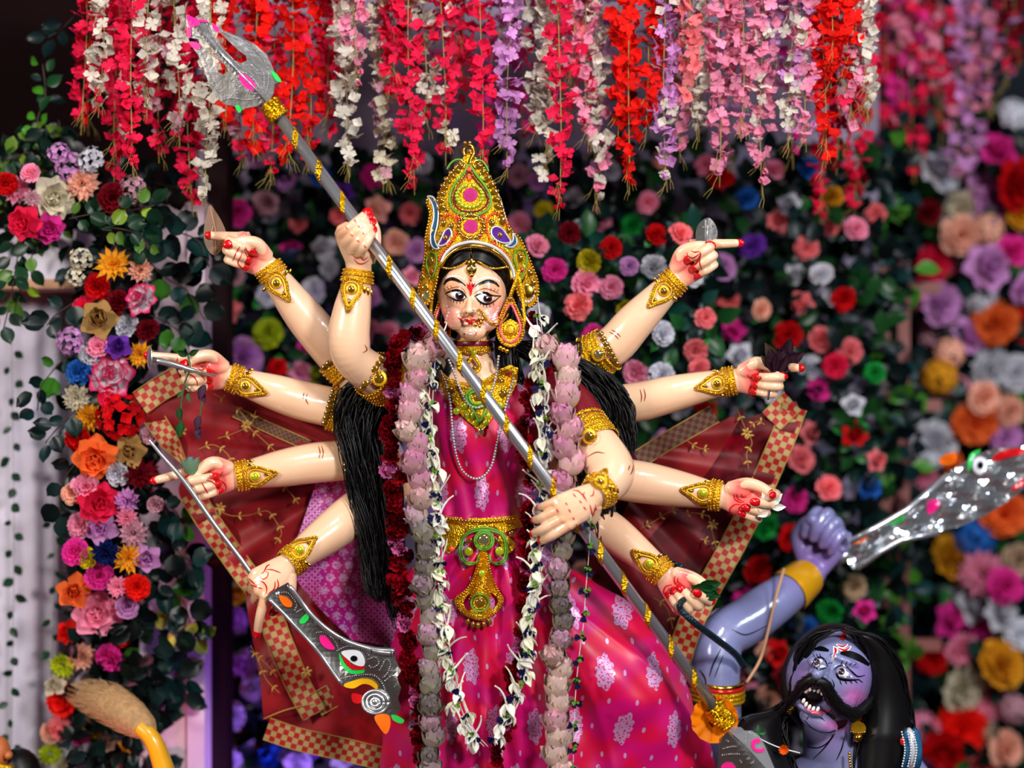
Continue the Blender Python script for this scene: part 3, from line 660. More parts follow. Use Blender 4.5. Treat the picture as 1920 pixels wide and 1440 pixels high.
ARMS = {
 # name: path (x, y, depth, radius in px), hand
 'L1': ([(775, 745, .0, 46), (722, 716, -.08, 42), (668, 678, -.165, 37), (654, 640, -.19, 40), (660, 585, -.195, 36), (668, 540, -.195, 29), (672, 508, -.195, 23)],
        dict(wrist=(673, 512, -.195), u=(-.36, .74, .60), n=(.80, .56, -.05), vs=-1, curls=[(62, 78, 40)]*2+[(66, 78, 40)]*2, splay=(0, 0, 0, 0), thumb=((.7, .5, .6), (.6, .1, .9), (.1, -.2, 1)))),
 'L2': ([(745, 770, .05, 44), (690, 722, .06, 42), (640, 676, .05, 38), (604, 634, .02, 38), (568, 590, .0, 36), (530, 540, -.02, 29), (502, 500, -.03, 23)],
        dict(wrist=(503, 502, -.03), u=(-.86, .52, .05), n=(-.1, 0, 1), vs=-1, curls=[(38, 20, 10), CF, CF, CF], splay=(-30, -6, -6, -8), thumb=((.75, .35, .55), (.9, -.35, .45), (.6, -.6, .3)))),
 'L3': ([(740, 800, .06, 44), (690, 786, .06, 42), (630, 766, .05, 38), (570, 752, .03, 37), (520, 737, .01, 34), (462, 718, .0, 26), (430, 706, -.01, 22)],
        dict(wrist=(432, 707, -.01), u=(-1, .10, .05), n=(-.1, -.1, 1), vs=-1, curls=[(6, 6, 4), CF, CF, CF], splay=(2, 0, -4, -8), thumb=TH)),
 'L4': ([(745, 830, .06, 44), (700, 850, .06, 42), (650, 862, .05, 38), (590, 868, .03, 38), (530, 878, .01, 35), (475, 888, .0, 28), (443, 893, -.01, 23)],
        dict(wrist=(446, 893, -.01), u=(-1, -.16, .05), n=(-.1, -.05, 1), vs=-1, curls=[(14, 8, 6), CF, CF, CF], splay=(-4, 0, -4, -8), thumb=((.8, .5, .4), (.95, -.35, .3), (.85, -.55, .2)))),
 'L5': ([(750, 880, .06, 44), (715, 930, .05, 42), (665, 962, .02, 40), (630, 990, -.02, 39), (595, 1016, -.05, 34), (560, 1042, -.08, 27), (540, 1058, -.10, 23)],
        dict(wrist=(543, 1056, -.10), u=(-.80, -.58, .15), n=(.25, -.15, -1), vs=-1, curls=[(24, 14, 10), (62, 72, 40), (62, 76, 40), (62, 76, 40)], splay=(34, 6, 0, -6), thumb=((.6, .75, .3), (.8, .2, .6), (.8, -.1, .5)))),
 'R1': ([(1010, 745, .05, 44), (1050, 712, .05, 42), (1100, 676, .04, 39), (1150, 648, .01, 38), (1190, 604, -.01, 36), (1236, 556, -.02, 29), (1270, 522, -.03, 22)],
        dict(wrist=(1268, 524, -.03), u=(.74, .66, .05), n=(.1, 0, 1), vs=1, curls=[(18, 8, 4), CF, CF, CF], splay=(-40, -12, -8, -6), thumb=((.8, .45, .35), (.95, -.3, .35), (.75, -.6, .2)))),
 'R2': ([(1040, 790, .06, 44), (1095, 772, .06, 42), (1150, 760, .05, 37), (1205, 752, .03, 37), (1265, 737, .01, 34), (1340, 720, .0, 26), (1378, 713, -.01, 22)],
        dict(wrist=(1378, 713, -.01), u=(1, .02, .05), n=(.1, -.1, 1), vs=1, curls=[(46, 24, 0), CF, CF, CF], splay=(4, 0, -4, -8), thumb=((.8, .5, .4), (.95, -.25, .4), (.8, -.6, .3)))),
 'R3': ([(1010, 735, .0, 46), (1062, 760, -.05, 46), (1100, 812, -.12, 43), (1142, 872, -.19, 45), (1143, 896, -.22, 43), (1130, 915, -.25, 34), (1117, 925, -.268, 27)],
        dict(wrist=(1119, 924, -.268), u=(-.86, -.5, .05), n=(.12, .05, -1), vs=-1, curls=[(16, 30, 24), (18, 32, 24), (22, 34, 24), (24, 34, 24)], splay=(4, 1, -2, -5), thumb=((.6, .6, .5), (.8, .1, .7), (.8, -.1, .6)))),
 'R4': ([(1050, 850, .06, 44), (1105, 885, .04, 42), (1160, 897, .02, 40), (1215, 906, .0, 39), (1275, 917, -.01, 34), (1325, 926, -.02, 27), (1352, 930, -.03, 23)],
        dict(wrist=(1352, 930, -.03), u=(1, -.22, .05), n=(.1, -.05, 1), vs=1, curls=[(50, 40, 30), (62, 60, 40), (66, 70, 45), (66, 70, 45)], splay=(10, 3, -3, -10), thumb=((.85, .5, .3), (1, .0, .3), (.95, -.35, .35)))),
 'R5': ([(1035, 900, .06, 42), (1075, 940, .05, 40), (1115, 975, .02, 37), (1155, 1003, -.02, 35), (1195, 1035, -.05, 30), (1228, 1062, -.07, 25), (1246, 1078, -.08, 22)],
        dict(wrist=(1245, 1077, -.08), u=(.66, -.76, .05), n=(.1, -.05, 1), vs=1, curls=[(56, 66, 30), (78, 80, 50), (82, 86, 50), (82, 86, 50)], splay=(14, 4, -4, -8), thumb=((.8, .55, .3), (.95, .25, .35), (.9, -.3, .35)))),
}
def l1_hand(mb, inf):
    """fist seen from the finger side: four fingers laid across the shaft, nails at its upper right"""
    k = PX(-.24); W = P(673, 508, -.20)
    rings = []
    for (x, y, d, w, t) in ((673, 520, -.195, 24, .028), (672, 500, -.20, 25, .028), (668, 484, -.21, 29, .032), (662, 466, -.222, 31, .036), (656, 448, -.228, 29, .036), (656, 432, -.226, 24, .03), (662, 420, -.222, 14, .02)):
        rings.append([P(x+w*math.cos(a), y+w*.35*math.cos(a), d)+np.array([0, -t*math.sin(a), 0]) for a in np.linspace(0, 2*math.pi, 16, endpoint=False)])
    mb.loft(rings); nails = []
    for (x0, y0), (x1, y1), r in (((641, 440), (683, 404), 10.5), ((650, 456), (687, 413), 10.5), ((662, 467), (694, 424), 10), ((677, 474), (698, 437), 9)):
        pts = [P(x0+10, y0+6, -.222), P(x0, y0, -.246), P(x0+(x1-x0)*.30, y0+(y1-y0)*.30, -.271), P(x0+(x1-x0)*.68, y0+(y1-y0)*.68, -.272), P(x1, y1, -.258)]
        cp = catmull(pts, 5); m = len(cp); rad = [r*k*(1.06-.22*j/(m-1)) for j in range(m)]
        mb.tube(cp, rad, 12); mb.ellipsoid(cp[-1], np.ones(3)*rad[-1], None, 10, 6); mb.ellipsoid(cp[5], np.ones(3)*rad[5]*1.08, None, 10, 6)
        t = unit(cp[-1]-cp[-4]); nails.append((cp[-1], t, np.array([0, -1., .3]), rad[-1], k))
    cp = catmull([P(690, 490, -.20), P(702, 462, -.196), P(704, 436, -.196), P(698, 414, -.20)], 5); mb.tube(cp, [q*k for q in np.linspace(14, 9, len(cp))], 12); mb.ellipsoid(cp[-1], np.ones(3)*9*k, None, 10, 6)
    inf.update(nails=nails, W=W, u=unit(sv((-.2, .9, .3))), n=unit(sv((.8, .5, 0))), v=unit(sv((-.5, .8, 0))), k=k)
def remeshed(mb, voxel, smooth, name):
    me = mb.mesh('tmp'); o = bpy.data.objects.new('tmp', me); col.objects.link(o)
    md = o.modifiers.new('r', 'REMESH'); md.mode = 'VOXEL'; md.voxel_size = voxel
    ms = o.modifiers.new('s', 'SMOOTH'); ms.factor = .5; ms.iterations = smooth
    dg = bpy.context.evaluated_depsgraph_get(); dg.update()
    out = bpy.data.meshes.new_from_object(o.evaluated_get(dg)); out.name = name
    bpy.data.objects.remove(o); bpy.data.meshes.remove(me)
    out.polygons.foreach_set('use_smooth', [True]*len(out.polygons))
    return out
def mesh_co(me):
    a = np.empty(len(me.vertices)*3); me.vertices.foreach_get('co', a); return a.reshape(-1, 3)
body = MB(); HAND = {}
for nm, (path, h) in ARMS.items():
    pts = [P(x, y, d) for x, y, d, r in path]; rad = [r*PX(d) for x, y, d, r in path]
    cp = catmull(pts, 5); rr_ = [v[0] for v in catmull([[r] for r in rad], 5)]
    body.tube(cp, rr_, 44)
    inf = {}; HAND[nm] = inf
    if nm == 'L1':
        l1_hand(body, inf); continue
    hand_geo(body, h['wrist'], h['u'], h['n'], h['vs'], h['curls'], h['splay'], h['thumb'], 1.0 if nm not in ('L1', 'R3') else 1.04, inf)
# torso, neck
def ell_ring(cx, y, d, rx, rd, n=40, pw=2.0):
    k = PX(d); c = P(cx, y, d); out = []
    for a in np.linspace(0, 2*math.pi, n, endpoint=False):
        ca, sa = math.cos(a), math.sin(a)
        out.append(c+np.array([abs(ca)**(2/pw)*np.sign(ca)*rx*k, -abs(sa)**(2/pw)*np.sign(sa)*rd, 0]))
    return out
body.loft([ell_ring(*q) for q in ((886, 600, -.03, 30, .045), (887, 660, -.03, 34, .048), (890, 690, -.03, 42, .055), (897, 712, -.02, 80, .07), (902, 740, -.01, 100, .085), (904, 800, 0, 88, .09), (900, 900, 0, 70, .085), (896, 980, 0, 62, .08))])
# head: tapered skull, cheeks, chin, nose, lips, eye balls
HC = (886, 556)
def head_pt(th, ph):
    # th polar from top, ph around; x right, z towards viewer
    x = math.sin(th)*math.sin(ph); y = math.cos(th); z = math.sin(th)*math.cos(ph)
    w = 66*(1-.30*max(0, -y)**1.8)*(1+.03*math.sin(math.pi*max(0, -y))); h = 86 if y > 0 else 84
    dz = .108 if z > 0 else .10
    dz *= (1-.16*max(0, -y)**2)
    return P(HC[0]+x*w+2*(-y if y < 0 else 0), HC[1]-y*h, -.05)+np.array([0, -z*dz, 0])
rings = []
for i in range(1, 24):
    th = math.pi*i/24
    rings.append([head_pt(th, 2*math.pi*j/36) for j in range(36)])
body.loft(rings)
k0 = PX(-.14)
E = [np.array([1, 0, 0]), np.array([0, 1, 0]), np.array([0, 0, 1])]
def el(x, y, d, rx, ry, rd, roll=0):
    a = math.radians(roll); ax = [np.array([math.cos(a), 0, math.sin(a)]), np.array([0, 1, 0]), np.array([-math.sin(a), 0, math.cos(a)])]
    body.ellipsoid(P(x, y, d), (rx*k0, rd, ry*k0), ax)
el(886, 622, -.128, 26, 18, .028)                       # chin
el(856, 596, -.118, 22, 24, .030); el(914, 598, -.118, 22, 24, .030)   # cheeks
body.tube(catmull([P(882, 545, -.146), P(881, 562, -.156), P(880, 578, -.172), P(880, 586, -.170)], 5), [r*k0 for r in np.interp(np.linspace(0, 1, 16), [0, .6, .85, 1], [4.5, 6.0, 8.5, 6.5])], 12)
el(872, 584, -.158, 6, 5, .010); el(889, 585, -.158, 6, 5, .010)         # nostrils
el(881, 599, -.153, 16, 4.2, .013, 3); el(881, 607, -.152, 14, 4.6, .013, 3)      # lips
el(858, 553, -.141, 17, 10, .016, -6); el(911, 558, -.141, 18, 10, .016, -8)      # eyes
BODY_ME = remeshed(body, .0026, 5, 'body')
M['skin'] = None
def skin_mat(name, attr='Col', rough=0.17):
    m, nt, b = new_mat(name); at = nt.nodes.new('ShaderNodeAttribute'); at.attribute_name = attr
    nt.links.new(at.outputs['Color'], b.inputs['Base Color']); b.inputs['Roughness'].default_value = .36; b.inputs['Coat Weight'].default_value = .8; b.inputs['Coat Roughness'].default_value = .07
    tc = nt.nodes.new('ShaderNodeTexCoord'); nz = nt.nodes.new('ShaderNodeTexNoise'); nz.inputs['Scale'].default_value = 70; nz.inputs['Detail'].default_value = 3
    bp = nt.nodes.new('ShaderNodeBump'); bp.inputs['Strength'].default_value = .20; bp.inputs['Distance'].default_value = .004
    nt.links.new(tc.outputs['Object'], nz.inputs['Vector']); nt.links.new(nz.outputs['Fac'], bp.inputs['Height']); nt.links.new(bp.outputs[0], b.inputs['Coat Normal'])
    return m
M['skin'] = skin_mat('varnished_skin_paint')
co = mesh_co(BODY_ME)
nrm = np.empty(len(BODY_ME.vertices)*3); BODY_ME.vertices.foreach_get('normal', nrm); nrm = nrm.reshape(-1, 3)
base = np.array(srgb(246, 200, 162)[:3]); colr = np.tile(base, (len(co), 1))
def tint(mask, c):
    global colr
    colr = colr*(1-mask[:, None])+np.array(srgb(*c)[:3])[None]*mask[:, None]
for nm, inf in HAND.items():
    W, u, n, k = inf['W'], inf['u'], inf['n'], inf['k']
    rel = co-W; s = rel@u/k; hgt = np.abs(rel@inf['v'])/k
    near = (np.linalg.norm(rel-u*40*k, axis=1)/k < 62)
    if nm in ('L1', 'R3', 'L5'):
        m = np.where(near, np.clip((s-52)/30, 0, 1)*.35, 0); tint(m, (240, 150, 90))      # sprayed fingers
    else:
        f = np.clip((nrm@n-.15)/.5, 0, 1)*np.clip((s-2)/22, 0, 1)*np.clip((84-s)/12, 0, 1)*np.clip((44-hgt)/10, 0, 1)*((rel@n)/k < 22)
        tint(np.where(near, f, 0)*.95, (246, 104, 100))                                   # red dyed palm
        m = np.where(near, np.clip((s-78)/16, 0, 1)*.45, 0); tint(m, (246, 150, 80))
# sprayed blush on cheeks and eye lids
for x, y, rx, ry, c, a in ((842, 592, 20, 26, (238, 120, 112), .75), (930, 592, 22, 28, (240, 110, 120), .8), (858, 538, 26, 14, (232, 130, 80), .7), (912, 542, 28, 14, (232, 130, 80), .7), (886, 634, 30, 12, (226, 150, 110), .5), (868, 566, 8, 16, (230, 140, 100), .4)):
    px = 960+co[:, 0]/(DIST+co[:, 1])*FPX; py = 720-(co[:, 2]-ZC)/(DIST+co[:, 1])*FPX
    q = ((px-x)/rx)**2+((py-y)/ry)**2
    tint(np.where(co[:, 1] < -.08, np.exp(-q*1.1)*a*(q < 4), 0), c)
def set_col(me, c):
    at = me.color_attributes.new('Col', 'FLOAT_COLOR', 'POINT'); at.data.foreach_set('color', np.concatenate([c, np.ones((len(c), 1))], 1).astype(np.float32).reshape(-1))
set_col(BODY_ME, colr)
BODY_ME.materials.append(M['skin'])
GOD = empty('goddess_statue', (P(900, 1900, 0)[0], 0.0, 0.12)); tag(GOD, 'ten-armed goddess statue in magenta sari and golden crown, spearing the blue demon', 'statue')
BODY = bpy.data.objects.new('body', BODY_ME); col.objects.link(BODY); BODY.parent = GOD
def bvh_of(me):
    return BVHTree.FromPolygons([tuple(c) for c in mesh_co(me)], [tuple(p.vertices) for p in me.polygons])
BODY_BVH = bvh_of(BODY_ME)
CAMO = Vector((0, -DIST, ZC))
def cast(bvh, x, y, dflt=-.1):
    dr = Vector(P(x, y, 0))-CAMO; dr.normalize()
    h = bvh.ray_cast(CAMO, dr)
    if h[0] is None: return P(x, y, dflt), np.array([0, -1.0, 0])
    return np.array(h[0]), np.array(h[1])
def decal_blob(mb, bvh, outline, off, rings=4, dflt=-.1):
    """a patch of paint: an outline in picture pixels laid on the surface it is painted on"""
    o = np.array(outline, float); c = o.mean(0); m = len(o); V = []; F = []
    p0, _ = cast(bvh, c[0], c[1], dflt); last = p0[1]; V.append(p0)
    for q in range(1, rings+1):
        for k in range(m):
            xy = c+(o[k]-c)*q/rings; p, nn = cast(bvh, xy[0], xy[1], last); V.append(p)
    V = np.array(V); dirs = np.array(CAMO)-V; V = V+dirs/np.linalg.norm(dirs, axis=1)[:, None]*off
    for k in range(m): F.append((0, 1+k, 1+(k+1) % m))
    for q in range(rings-1):
        for k in range(m):
            a = 1+q*m; b = a+m; F.append((a+k, b+k, b+(k+1) % m, a+(k+1) % m))
    mb.add(V, F)
def decal_stroke(mb, bvh, pts, width, off=.0007, n=6, taper=True, dflt=-.1, closed=False):
    c = catmull([(x, y, 0) for x, y in pts], n, closed); c = np.array(c)[:, :2]; m = len(c); V = []; F = []
    if closed: c = np.concatenate([c, c[:1]]); m += 1
    last = dflt
    for i in range(m):
        t = c[min(i+1, m-1)]-c[max(i-1, 0)]; t = t/max(1e-6, np.linalg.norm(t)); nn = np.array([-t[1], t[0]])
        w = width*.5*((.25+.75*math.sin(math.pi*(.06+.88*i/(m-1)))) if taper else 1)
        for sgn in (-1, 0, 1):
            xy = c[i]+nn*w*sgn; p, _ = cast(bvh, xy[0], xy[1], last)
            if abs(p[1]-last) > .08 and last != dflt: p = P(xy[0], xy[1], last)
            last = p[1]; dr = np.array(CAMO)-p; V.append(p+dr/np.linalg.norm(dr)*(off+(.0003 if sgn == 0 else 0)))
    for i in range(m-1):
        for j in range(2): F.append((i*3+j, (i+1)*3+j, (i+1)*3+j+1, i*3+j+1))
    mb.add(V, F)
def oval(x, y, rx, ry, roll=0, n=20):
    a = math.radians(roll)
    return [(x+math.cos(t)*rx*math.cos(a)-math.sin(t)*ry*math.sin(a), y+math.cos(t)*rx*math.sin(a)+math.sin(t)*ry*math.cos(a)) for t in np.linspace(0, 2*math.pi, n, endpoint=False)]
def paint(name, key, blobs=(), strokes=(), off=.0008, bvh=None, parent=None):
    mb = MB(); bvh = bvh or BODY_BVH
    for b in blobs: decal_blob(mb, bvh, b, off)
    for pts, w in strokes: decal_stroke(mb, bvh, pts, w, off)
    return mb.build(name, M['paint_'+key], parent or BODY)
# nails
nail_me = mesh_of(MB().ellipsoid((0, 0, 0), (1, 1, 1), None, 12, 8), 'fingernail', M['paint_nail'])
for nm, inf in HAND.items():
    for p, t, dn, r, k in inf['nails']:
        dn = unit(dn-t*np.dot(dn, t)); s = np.cross(t, dn)
        R = np.stack([t*r*1.45, s*r*1.0, dn*r*.75], 1)
        inst('fingernail', nail_me, BODY, M4(R, p+dn*r*.42+t*r*.75))
# face paint
paint('eye_white', 'white', [[(838, 553), (846, 547), (856, 545), (866, 548), (873, 557), (866, 561), (854, 561), (845, 558)]], off=.0010)
paint('eye_white', 'white', [[(893, 556), (901, 551), (911, 550), (921, 554), (930, 561), (921, 567), (908, 568), (899, 563)]], off=.0010)
paint('iris', 'iris', [oval(862, 554, 8.2, 8.2)], off=.0016); paint('iris', 'iris', [oval(914.5, 559.5, 8.4, 8.2)], off=.0016)
paint('pupil', 'black', [oval(863, 555, 4.2, 4.4)], off=.0022); paint('pupil', 'black', [oval(915.5, 560.5, 4.2, 4.4)], off=.0022)
paint('eye_glint', 'white', [oval(861, 552, 1.5, 1.5, 0, 8)], off=.0027); paint('eye_glint', 'white', [oval(913.5, 558, 1.5, 1.5, 0, 8)], off=.0027)
paint('eye_line', 'black', (), [([(834, 550), (845, 546), (856, 544), (867, 548), (875, 558)], 4.6), ([(836, 551), (846, 559), (856, 563), (866, 563), (873, 558)], 3.2)], off=.0020)
paint('eye_line', 'black', (), [([(890, 556), (900, 550), (911, 549), (922, 554), (940, 555)], 4.6), ([(892, 557), (899, 565), (909, 570), (922, 568), (938, 556)], 3.4)], off=.0020)
lash = []
for x, y in ((846, 562), (851, 564), (857, 566), (863, 566), (869, 564)): lash.append(([(x, y-1), (x-1, y+4)], 1.1))
for x, y in ((900, 568), (906, 571), (912, 572), (918, 571), (925, 568)): lash.append(([(x, y-1), (x+1, y+5)], 1.1))
for x, y in ((836, 546), (842, 543), (848, 541)): lash.append(([(x, y), (x-4, y-6)], 1.0))
for x, y in ((918, 547), (925, 548), (931, 549)): lash.append(([(x, y), (x+4, y-7)], 1.0))
paint('eye_lashes', 'black', (), lash, off=.0012)
paint('lid_crease', 'browline', (), [([(833, 547), (845, 541), (858, 538), (868, 542), (874, 551)], 1.8), ([(889, 551), (898, 544), (911, 541), (924, 545), (936, 551)], 1.8)], off=.0011)
paint('eyebrow', 'black', (), [([(832, 534), (838, 526), (848, 523), (860, 527), (873, 536)], 6.4)], off=.0010)
paint('eyebrow', 'black', (), [([(891, 537), (902, 531), (915, 527), (928, 530), (936, 538)], 6.4)], off=.0010)
dots = [oval(832+i*4.2, 525-8*math.sin(math.pi*(i+1)/11), 2.0, 2.0, 0, 8) for i in range(10)]+[oval(893+i*4.3, 528-8*math.sin(math.pi*(i+1)/12), 2.0, 2.0, 0, 8) for i in range(11)]
paint('brow_dots', 'alpona', dots, off=.0011)
paint('bindi', 'red', [[(880, 529), (883, 536), (885, 529), (889, 537), (891, 530), (890, 539), (886, 542), (884, 553), (881, 556), (880, 545), (876, 540), (875, 531), (878, 537)]], [([(881, 530), (881, 554)], 3.2)], off=.0014)
paint('lips', 'lip', [[(860, 597), (870, 596), (877, 593), (881, 595), (886, 593), (894, 597), (902, 599), (896, 606), (886, 611), (876, 611), (866, 605)]], [([(858, 595), (864, 598), (881, 601), (897, 600), (905, 597)], 2.0)], off=.0010)
ch = []
for i in range(8): ch.append(oval(930+4*math.cos(i*.9), 578+i*5.0, 5.2-abs(i-3)*.7, 1.8, -30, 10))
for i in range(6): ch.append(oval(838+3*math.sin(i), 574+i*6.0, 2.2, 2.2, 0, 8))
ch += [oval(875, 624, 4, 1.6, -30, 10), oval(882, 620, 1.8, 3, 0, 10), oval(889, 623, 4, 1.6, 30, 10), oval(882, 626, 5, 1.5, 0, 10), oval(908, 612, 4, 1.5, 50), oval(914, 609, 4, 1.5, 50)]
paint('cheek_pattern', 'alpona', ch, off=.0010)
paint('chin_mark', 'henna', [oval(871, 626, 2, 1.6, 0, 8)], [([(888, 620), (893, 625), (889, 631)], 1.6)], off=.0012)
paint('nostril_shade', 'browline', [oval(874.5, 586.5, 2, 1.1, 20, 8), oval(886, 587, 2, 1.1, -20, 8)], off=.0010)
# henna on hands and painted creases
HEN = {
 'L2': [[(455, 470), (452, 480), (446, 492), (452, 501), (460, 503), (468, 496), (464, 482), (458, 468)], [(458, 466), (466, 472), (474, 470), (480, 464)], [(460, 463), (470, 482), (484, 480)], [(436, 490), (443, 474), (450, 462)]],
 'L3': [[(352, 700), (360, 704), (368, 712), (371, 724)], [(364, 694), (375, 700), (385, 714)], [(370, 690), (378, 694), (386, 690)], [(388, 700), (390, 692), (392, 686)], [(332, 678), (333, 671)], [(374, 684), (380, 688), (381, 695)]],
 'L4': [[(387, 900), (398, 904), (406, 912), (408, 926)], [(388, 898), (404, 898), (418, 904), (424, 914), (420, 924)], [(389, 895), (402, 896), (412, 892), (418, 884)], [(392, 892), (400, 893), (408, 886)], [(378, 905), (384, 915), (390, 926)], [(396, 894), (403, 888)]],
 'R1': [[(1314, 472), (1306, 480), (1298, 484), (1290, 480), (1288, 474)], [(1314, 474), (1308, 488), (1300, 496), (1292, 494)], [(1315, 475), (1309, 490), (1297, 502), (1296, 508)], [(1314, 476), (1312, 492), (1316, 507)], [(1298, 512), (1306, 518), (1313, 514)], [(1296, 470), (1304, 473), (1312, 471)]],
 'R2': [[(1428, 707), (1416, 712), (1406, 708), (1401, 703)], [(1428, 708), (1412, 720), (1404, 732), (1408, 744), (1416, 746)], [(1428, 709), (1416, 722), (1418, 736)], [(1427, 706), (1414, 706), (1410, 702)]],
 'R4': [[(1376, 926), (1378, 936), (1388, 942), (1396, 940)], [(1381, 926), (1384, 936), (1394, 939)], [(1394, 947), (1378, 946), (1368, 956), (1374, 964), (1382, 964)], [(1398, 946), (1386, 952), (1388, 962)], [(1390, 926), (1392, 932), (1400, 932)]],
 'R5': [[(1266, 1080), (1264, 1090), (1270, 1097), (1280, 1099)], [(1271, 1083), (1271, 1091), (1279, 1095)], [(1260, 1096), (1248, 1100), (1244, 1110), (1246, 1116)], [(1262, 1108), (1254, 1116), (1254, 1124)], [(1270, 1106), (1280, 1102)]],
 'L5': [[(486, 1080), (492, 1086), (500, 1082), (502, 1074), (496, 1072), (490, 1076)], [(484, 1088), (494, 1092), (500, 1102), (499, 1114)], [(516, 1090), (514, 1104), (502, 1114)], [(520, 1086), (522, 1098), (516, 1108)], [(498, 1068), (508, 1068), (516, 1070), (526, 1074)], [(494, 1074), (500, 1062), (506, 1058)], [(466, 1084), (474, 1092), (482, 1098)], [(470, 1096), (480, 1100), (492, 1104)], [(475, 1130), (480, 1132)]],
 'R3': [[(1074, 919), (1085, 921), (1096, 932), (1100, 940)], [(1114, 916), (1112, 928), (1106, 930)], [(1096, 922), (1094, 930), (1100, 938)], [(1106, 946), (1109, 958), (1111, 968)], [(1118, 950), (1114, 960), (1112, 968)], [(1116, 946), (1118, 956), (1113, 952)], [(1074, 925), (1080, 932)], [(1086, 938), (1091, 944)], [(1094, 950), (1099, 956)], [(1060, 942), (1064, 947)], [(1066, 954), (1070, 961)], [(1074, 970), (1077, 975)], [(1080, 983), (1083, 989)], [(1043, 954), (1047, 961)]],
 'L1': [[(648, 424), (652, 430)], [(656, 438), (662, 443)], [(668, 449), (674, 454)], [(682, 460), (687, 465)], [(664, 411), (668, 417)], [(671, 423), (676, 427)], [(680, 436), (684, 440)], [(662, 478), (668, 484), (676, 482), (682, 488), (690, 482)], [(664, 486), (672, 494), (682, 494), (692, 488)]],
}
for nm, lines in HEN.items(): paint('henna_pattern', 'henna', (), [(l, 2.6) for l in lines], off=.0010)
for l in ([(576, 737), (574, 750), (578, 758)], [(570, 735), (568, 748)], [(597, 836), (600, 848), (598, 860)], [(603, 836), (606, 848), (604, 860)], [(1200, 730), (1203, 742), (1202, 754)], [(1207, 729), (1210, 741), (1208, 752)], [(1142, 622), (1152, 628), (1160, 636)], [(1146, 618), (1156, 624), (1164, 632)], [(1188, 872), (1186, 882), (1182, 890)], [(1181, 872), (1178, 882)], [(684, 646), (688, 656), (680, 662)], [(1102, 856), (1118, 848), (1134, 850)]):
    paint('joint_crease', 'browline', (), [(l, 2.4)], off=.0008)
# ---------------------------------------------------------------- cloth materials
def sari_mat(name, c1, c2, silver=.85, motif=True, brocade=False):
    m, nt, b = new_mat(name); N, L = nt.nodes, nt.links
    def math_(op, a, bb=None, c=None):
        n = N.new('ShaderNodeMath'); n.operation = op
        for i, v in enumerate((a, bb, c)):
            if v is None: continue
            if isinstance(v, (int, float)): n.inputs[i].default_value = v
            else: L.new(v, n.inputs[i])
        return n.outputs[0]
    uv = N.new('ShaderNodeUVMap'); sp = N.new('ShaderNodeSeparateXYZ'); L.new(uv.outputs[0], sp.inputs[0]); u, v = sp.outputs[0], sp.outputs[1]
    nz = N.new('ShaderNodeTexNoise'); nz.inputs['Scale'].default_value = 1.3; nz.inputs['Detail'].default_value = 1.5; L.new(uv.outputs[0], nz.inputs['Vector'])
    rm = N.new('ShaderNodeMapRange'); rm.inputs[1].default_value = .42; rm.inputs[2].default_value = .58; L.new(nz.outputs['Fac'], rm.inputs[0])
    mx = N.new('ShaderNodeMix'); mx.data_type = 'RGBA'; L.new(rm.outputs[0], mx.inputs[0]); mx.inputs[6].default_value = c1; mx.inputs[7].default_value = c2
    fine = N.new('ShaderNodeTexNoise'); fine.inputs['Scale'].default_value = 26; fine.inputs['Detail'].default_value = 2; L.new(uv.outputs[0], fine.inputs['Vector'])
    lace = math_('GREATER_THAN', fine.outputs['Fac'], .44)
    def cells(su, sv, ru, rv, du=0, dv=0):
        vv = math_('ADD', math_('MULTIPLY', v, sv), dv); row = math_('FLOOR', vv)
        uu = math_('ADD', math_('ADD', math_('MULTIPLY', u, su), du), math_('MULTIPLY', math_('FLOORED_MODULO', row, 2.0), .5))
        cu = math_('SUBTRACT', math_('FRACT', uu), .5); cv = math_('SUBTRACT', math_('FRACT', vv), .5)
        e = math_('ADD', math_('POWER', math_('ABSOLUTE', math_('DIVIDE', cu, ru)), 2.0), math_('POWER', math_('ABSOLUTE', math_('DIVIDE', cv, rv)), 2.0))
        ang = math_('ARCTAN2', cu, cv)
        lobes = math_('ADD', 1.0, math_('MULTIPLY', math_('SINE', math_('MULTIPLY', ang, 9.0)), .22))
        return math_('LESS_THAN', e, lobes)
    if brocade:
        d1 = math_('MAXIMUM', cells(4.2, 4.2, .34, .34), cells(8.4, 8.4, .16, .16, .25, .5))
        dia = math_('LESS_THAN', math_('FRACT', math_('MULTIPLY', math_('ADD', u, v), 9.0)), .3); dib = math_('LESS_THAN', math_('FRACT', math_('MULTIPLY', math_('SUBTRACT', u, v), 9.0)), .3)
        band = math_('GREATER_THAN', math_('SINE', math_('MULTIPLY', u, 4.2)), .1)
        mask = math_('MAXIMUM', math_('MULTIPLY', d1, band), math_('MULTIPLY', math_('MULTIPLY', math_('SUBTRACT', 1.0, math_('MULTIPLY', dia, dib)), math_('MAXIMUM', dia, dib)), math_('SUBTRACT', 1.0, band)))
        mask = math_('MULTIPLY', mask, math_('MULTIPLY', lace, .75))
    else:
        mask = math_('MULTIPLY', cells(1.05, .92, .17, .30), lace)
        mask = math_('MAXIMUM', mask, cells(2.1, 1.84, .06, .10, .25, .5))
    m2 = N.new('ShaderNodeMix'); m2.data_type = 'RGBA'; L.new(mask, m2.inputs[0]); L.new(mx.outputs[2], m2.inputs[6]); m2.inputs[7].default_value = srgb(206, 160, 210)
    L.new(m2.outputs[2], b.inputs['Base Color']); L.new(math_('MULTIPLY', mask, .35), b.inputs['Metallic'])
    b.inputs['Roughness'].default_value = .42; b.inputs['Sheen Weight'].default_value = .25; b.inputs['Sheen Roughness'].default_value = .35; b.inputs['Sheen Tint'].default_value = srgb(250, 70, 130)
    return m
M['sari'] = sari_mat('magenta_silk', srgb(196, 4, 104), srgb(206, 4, 62))
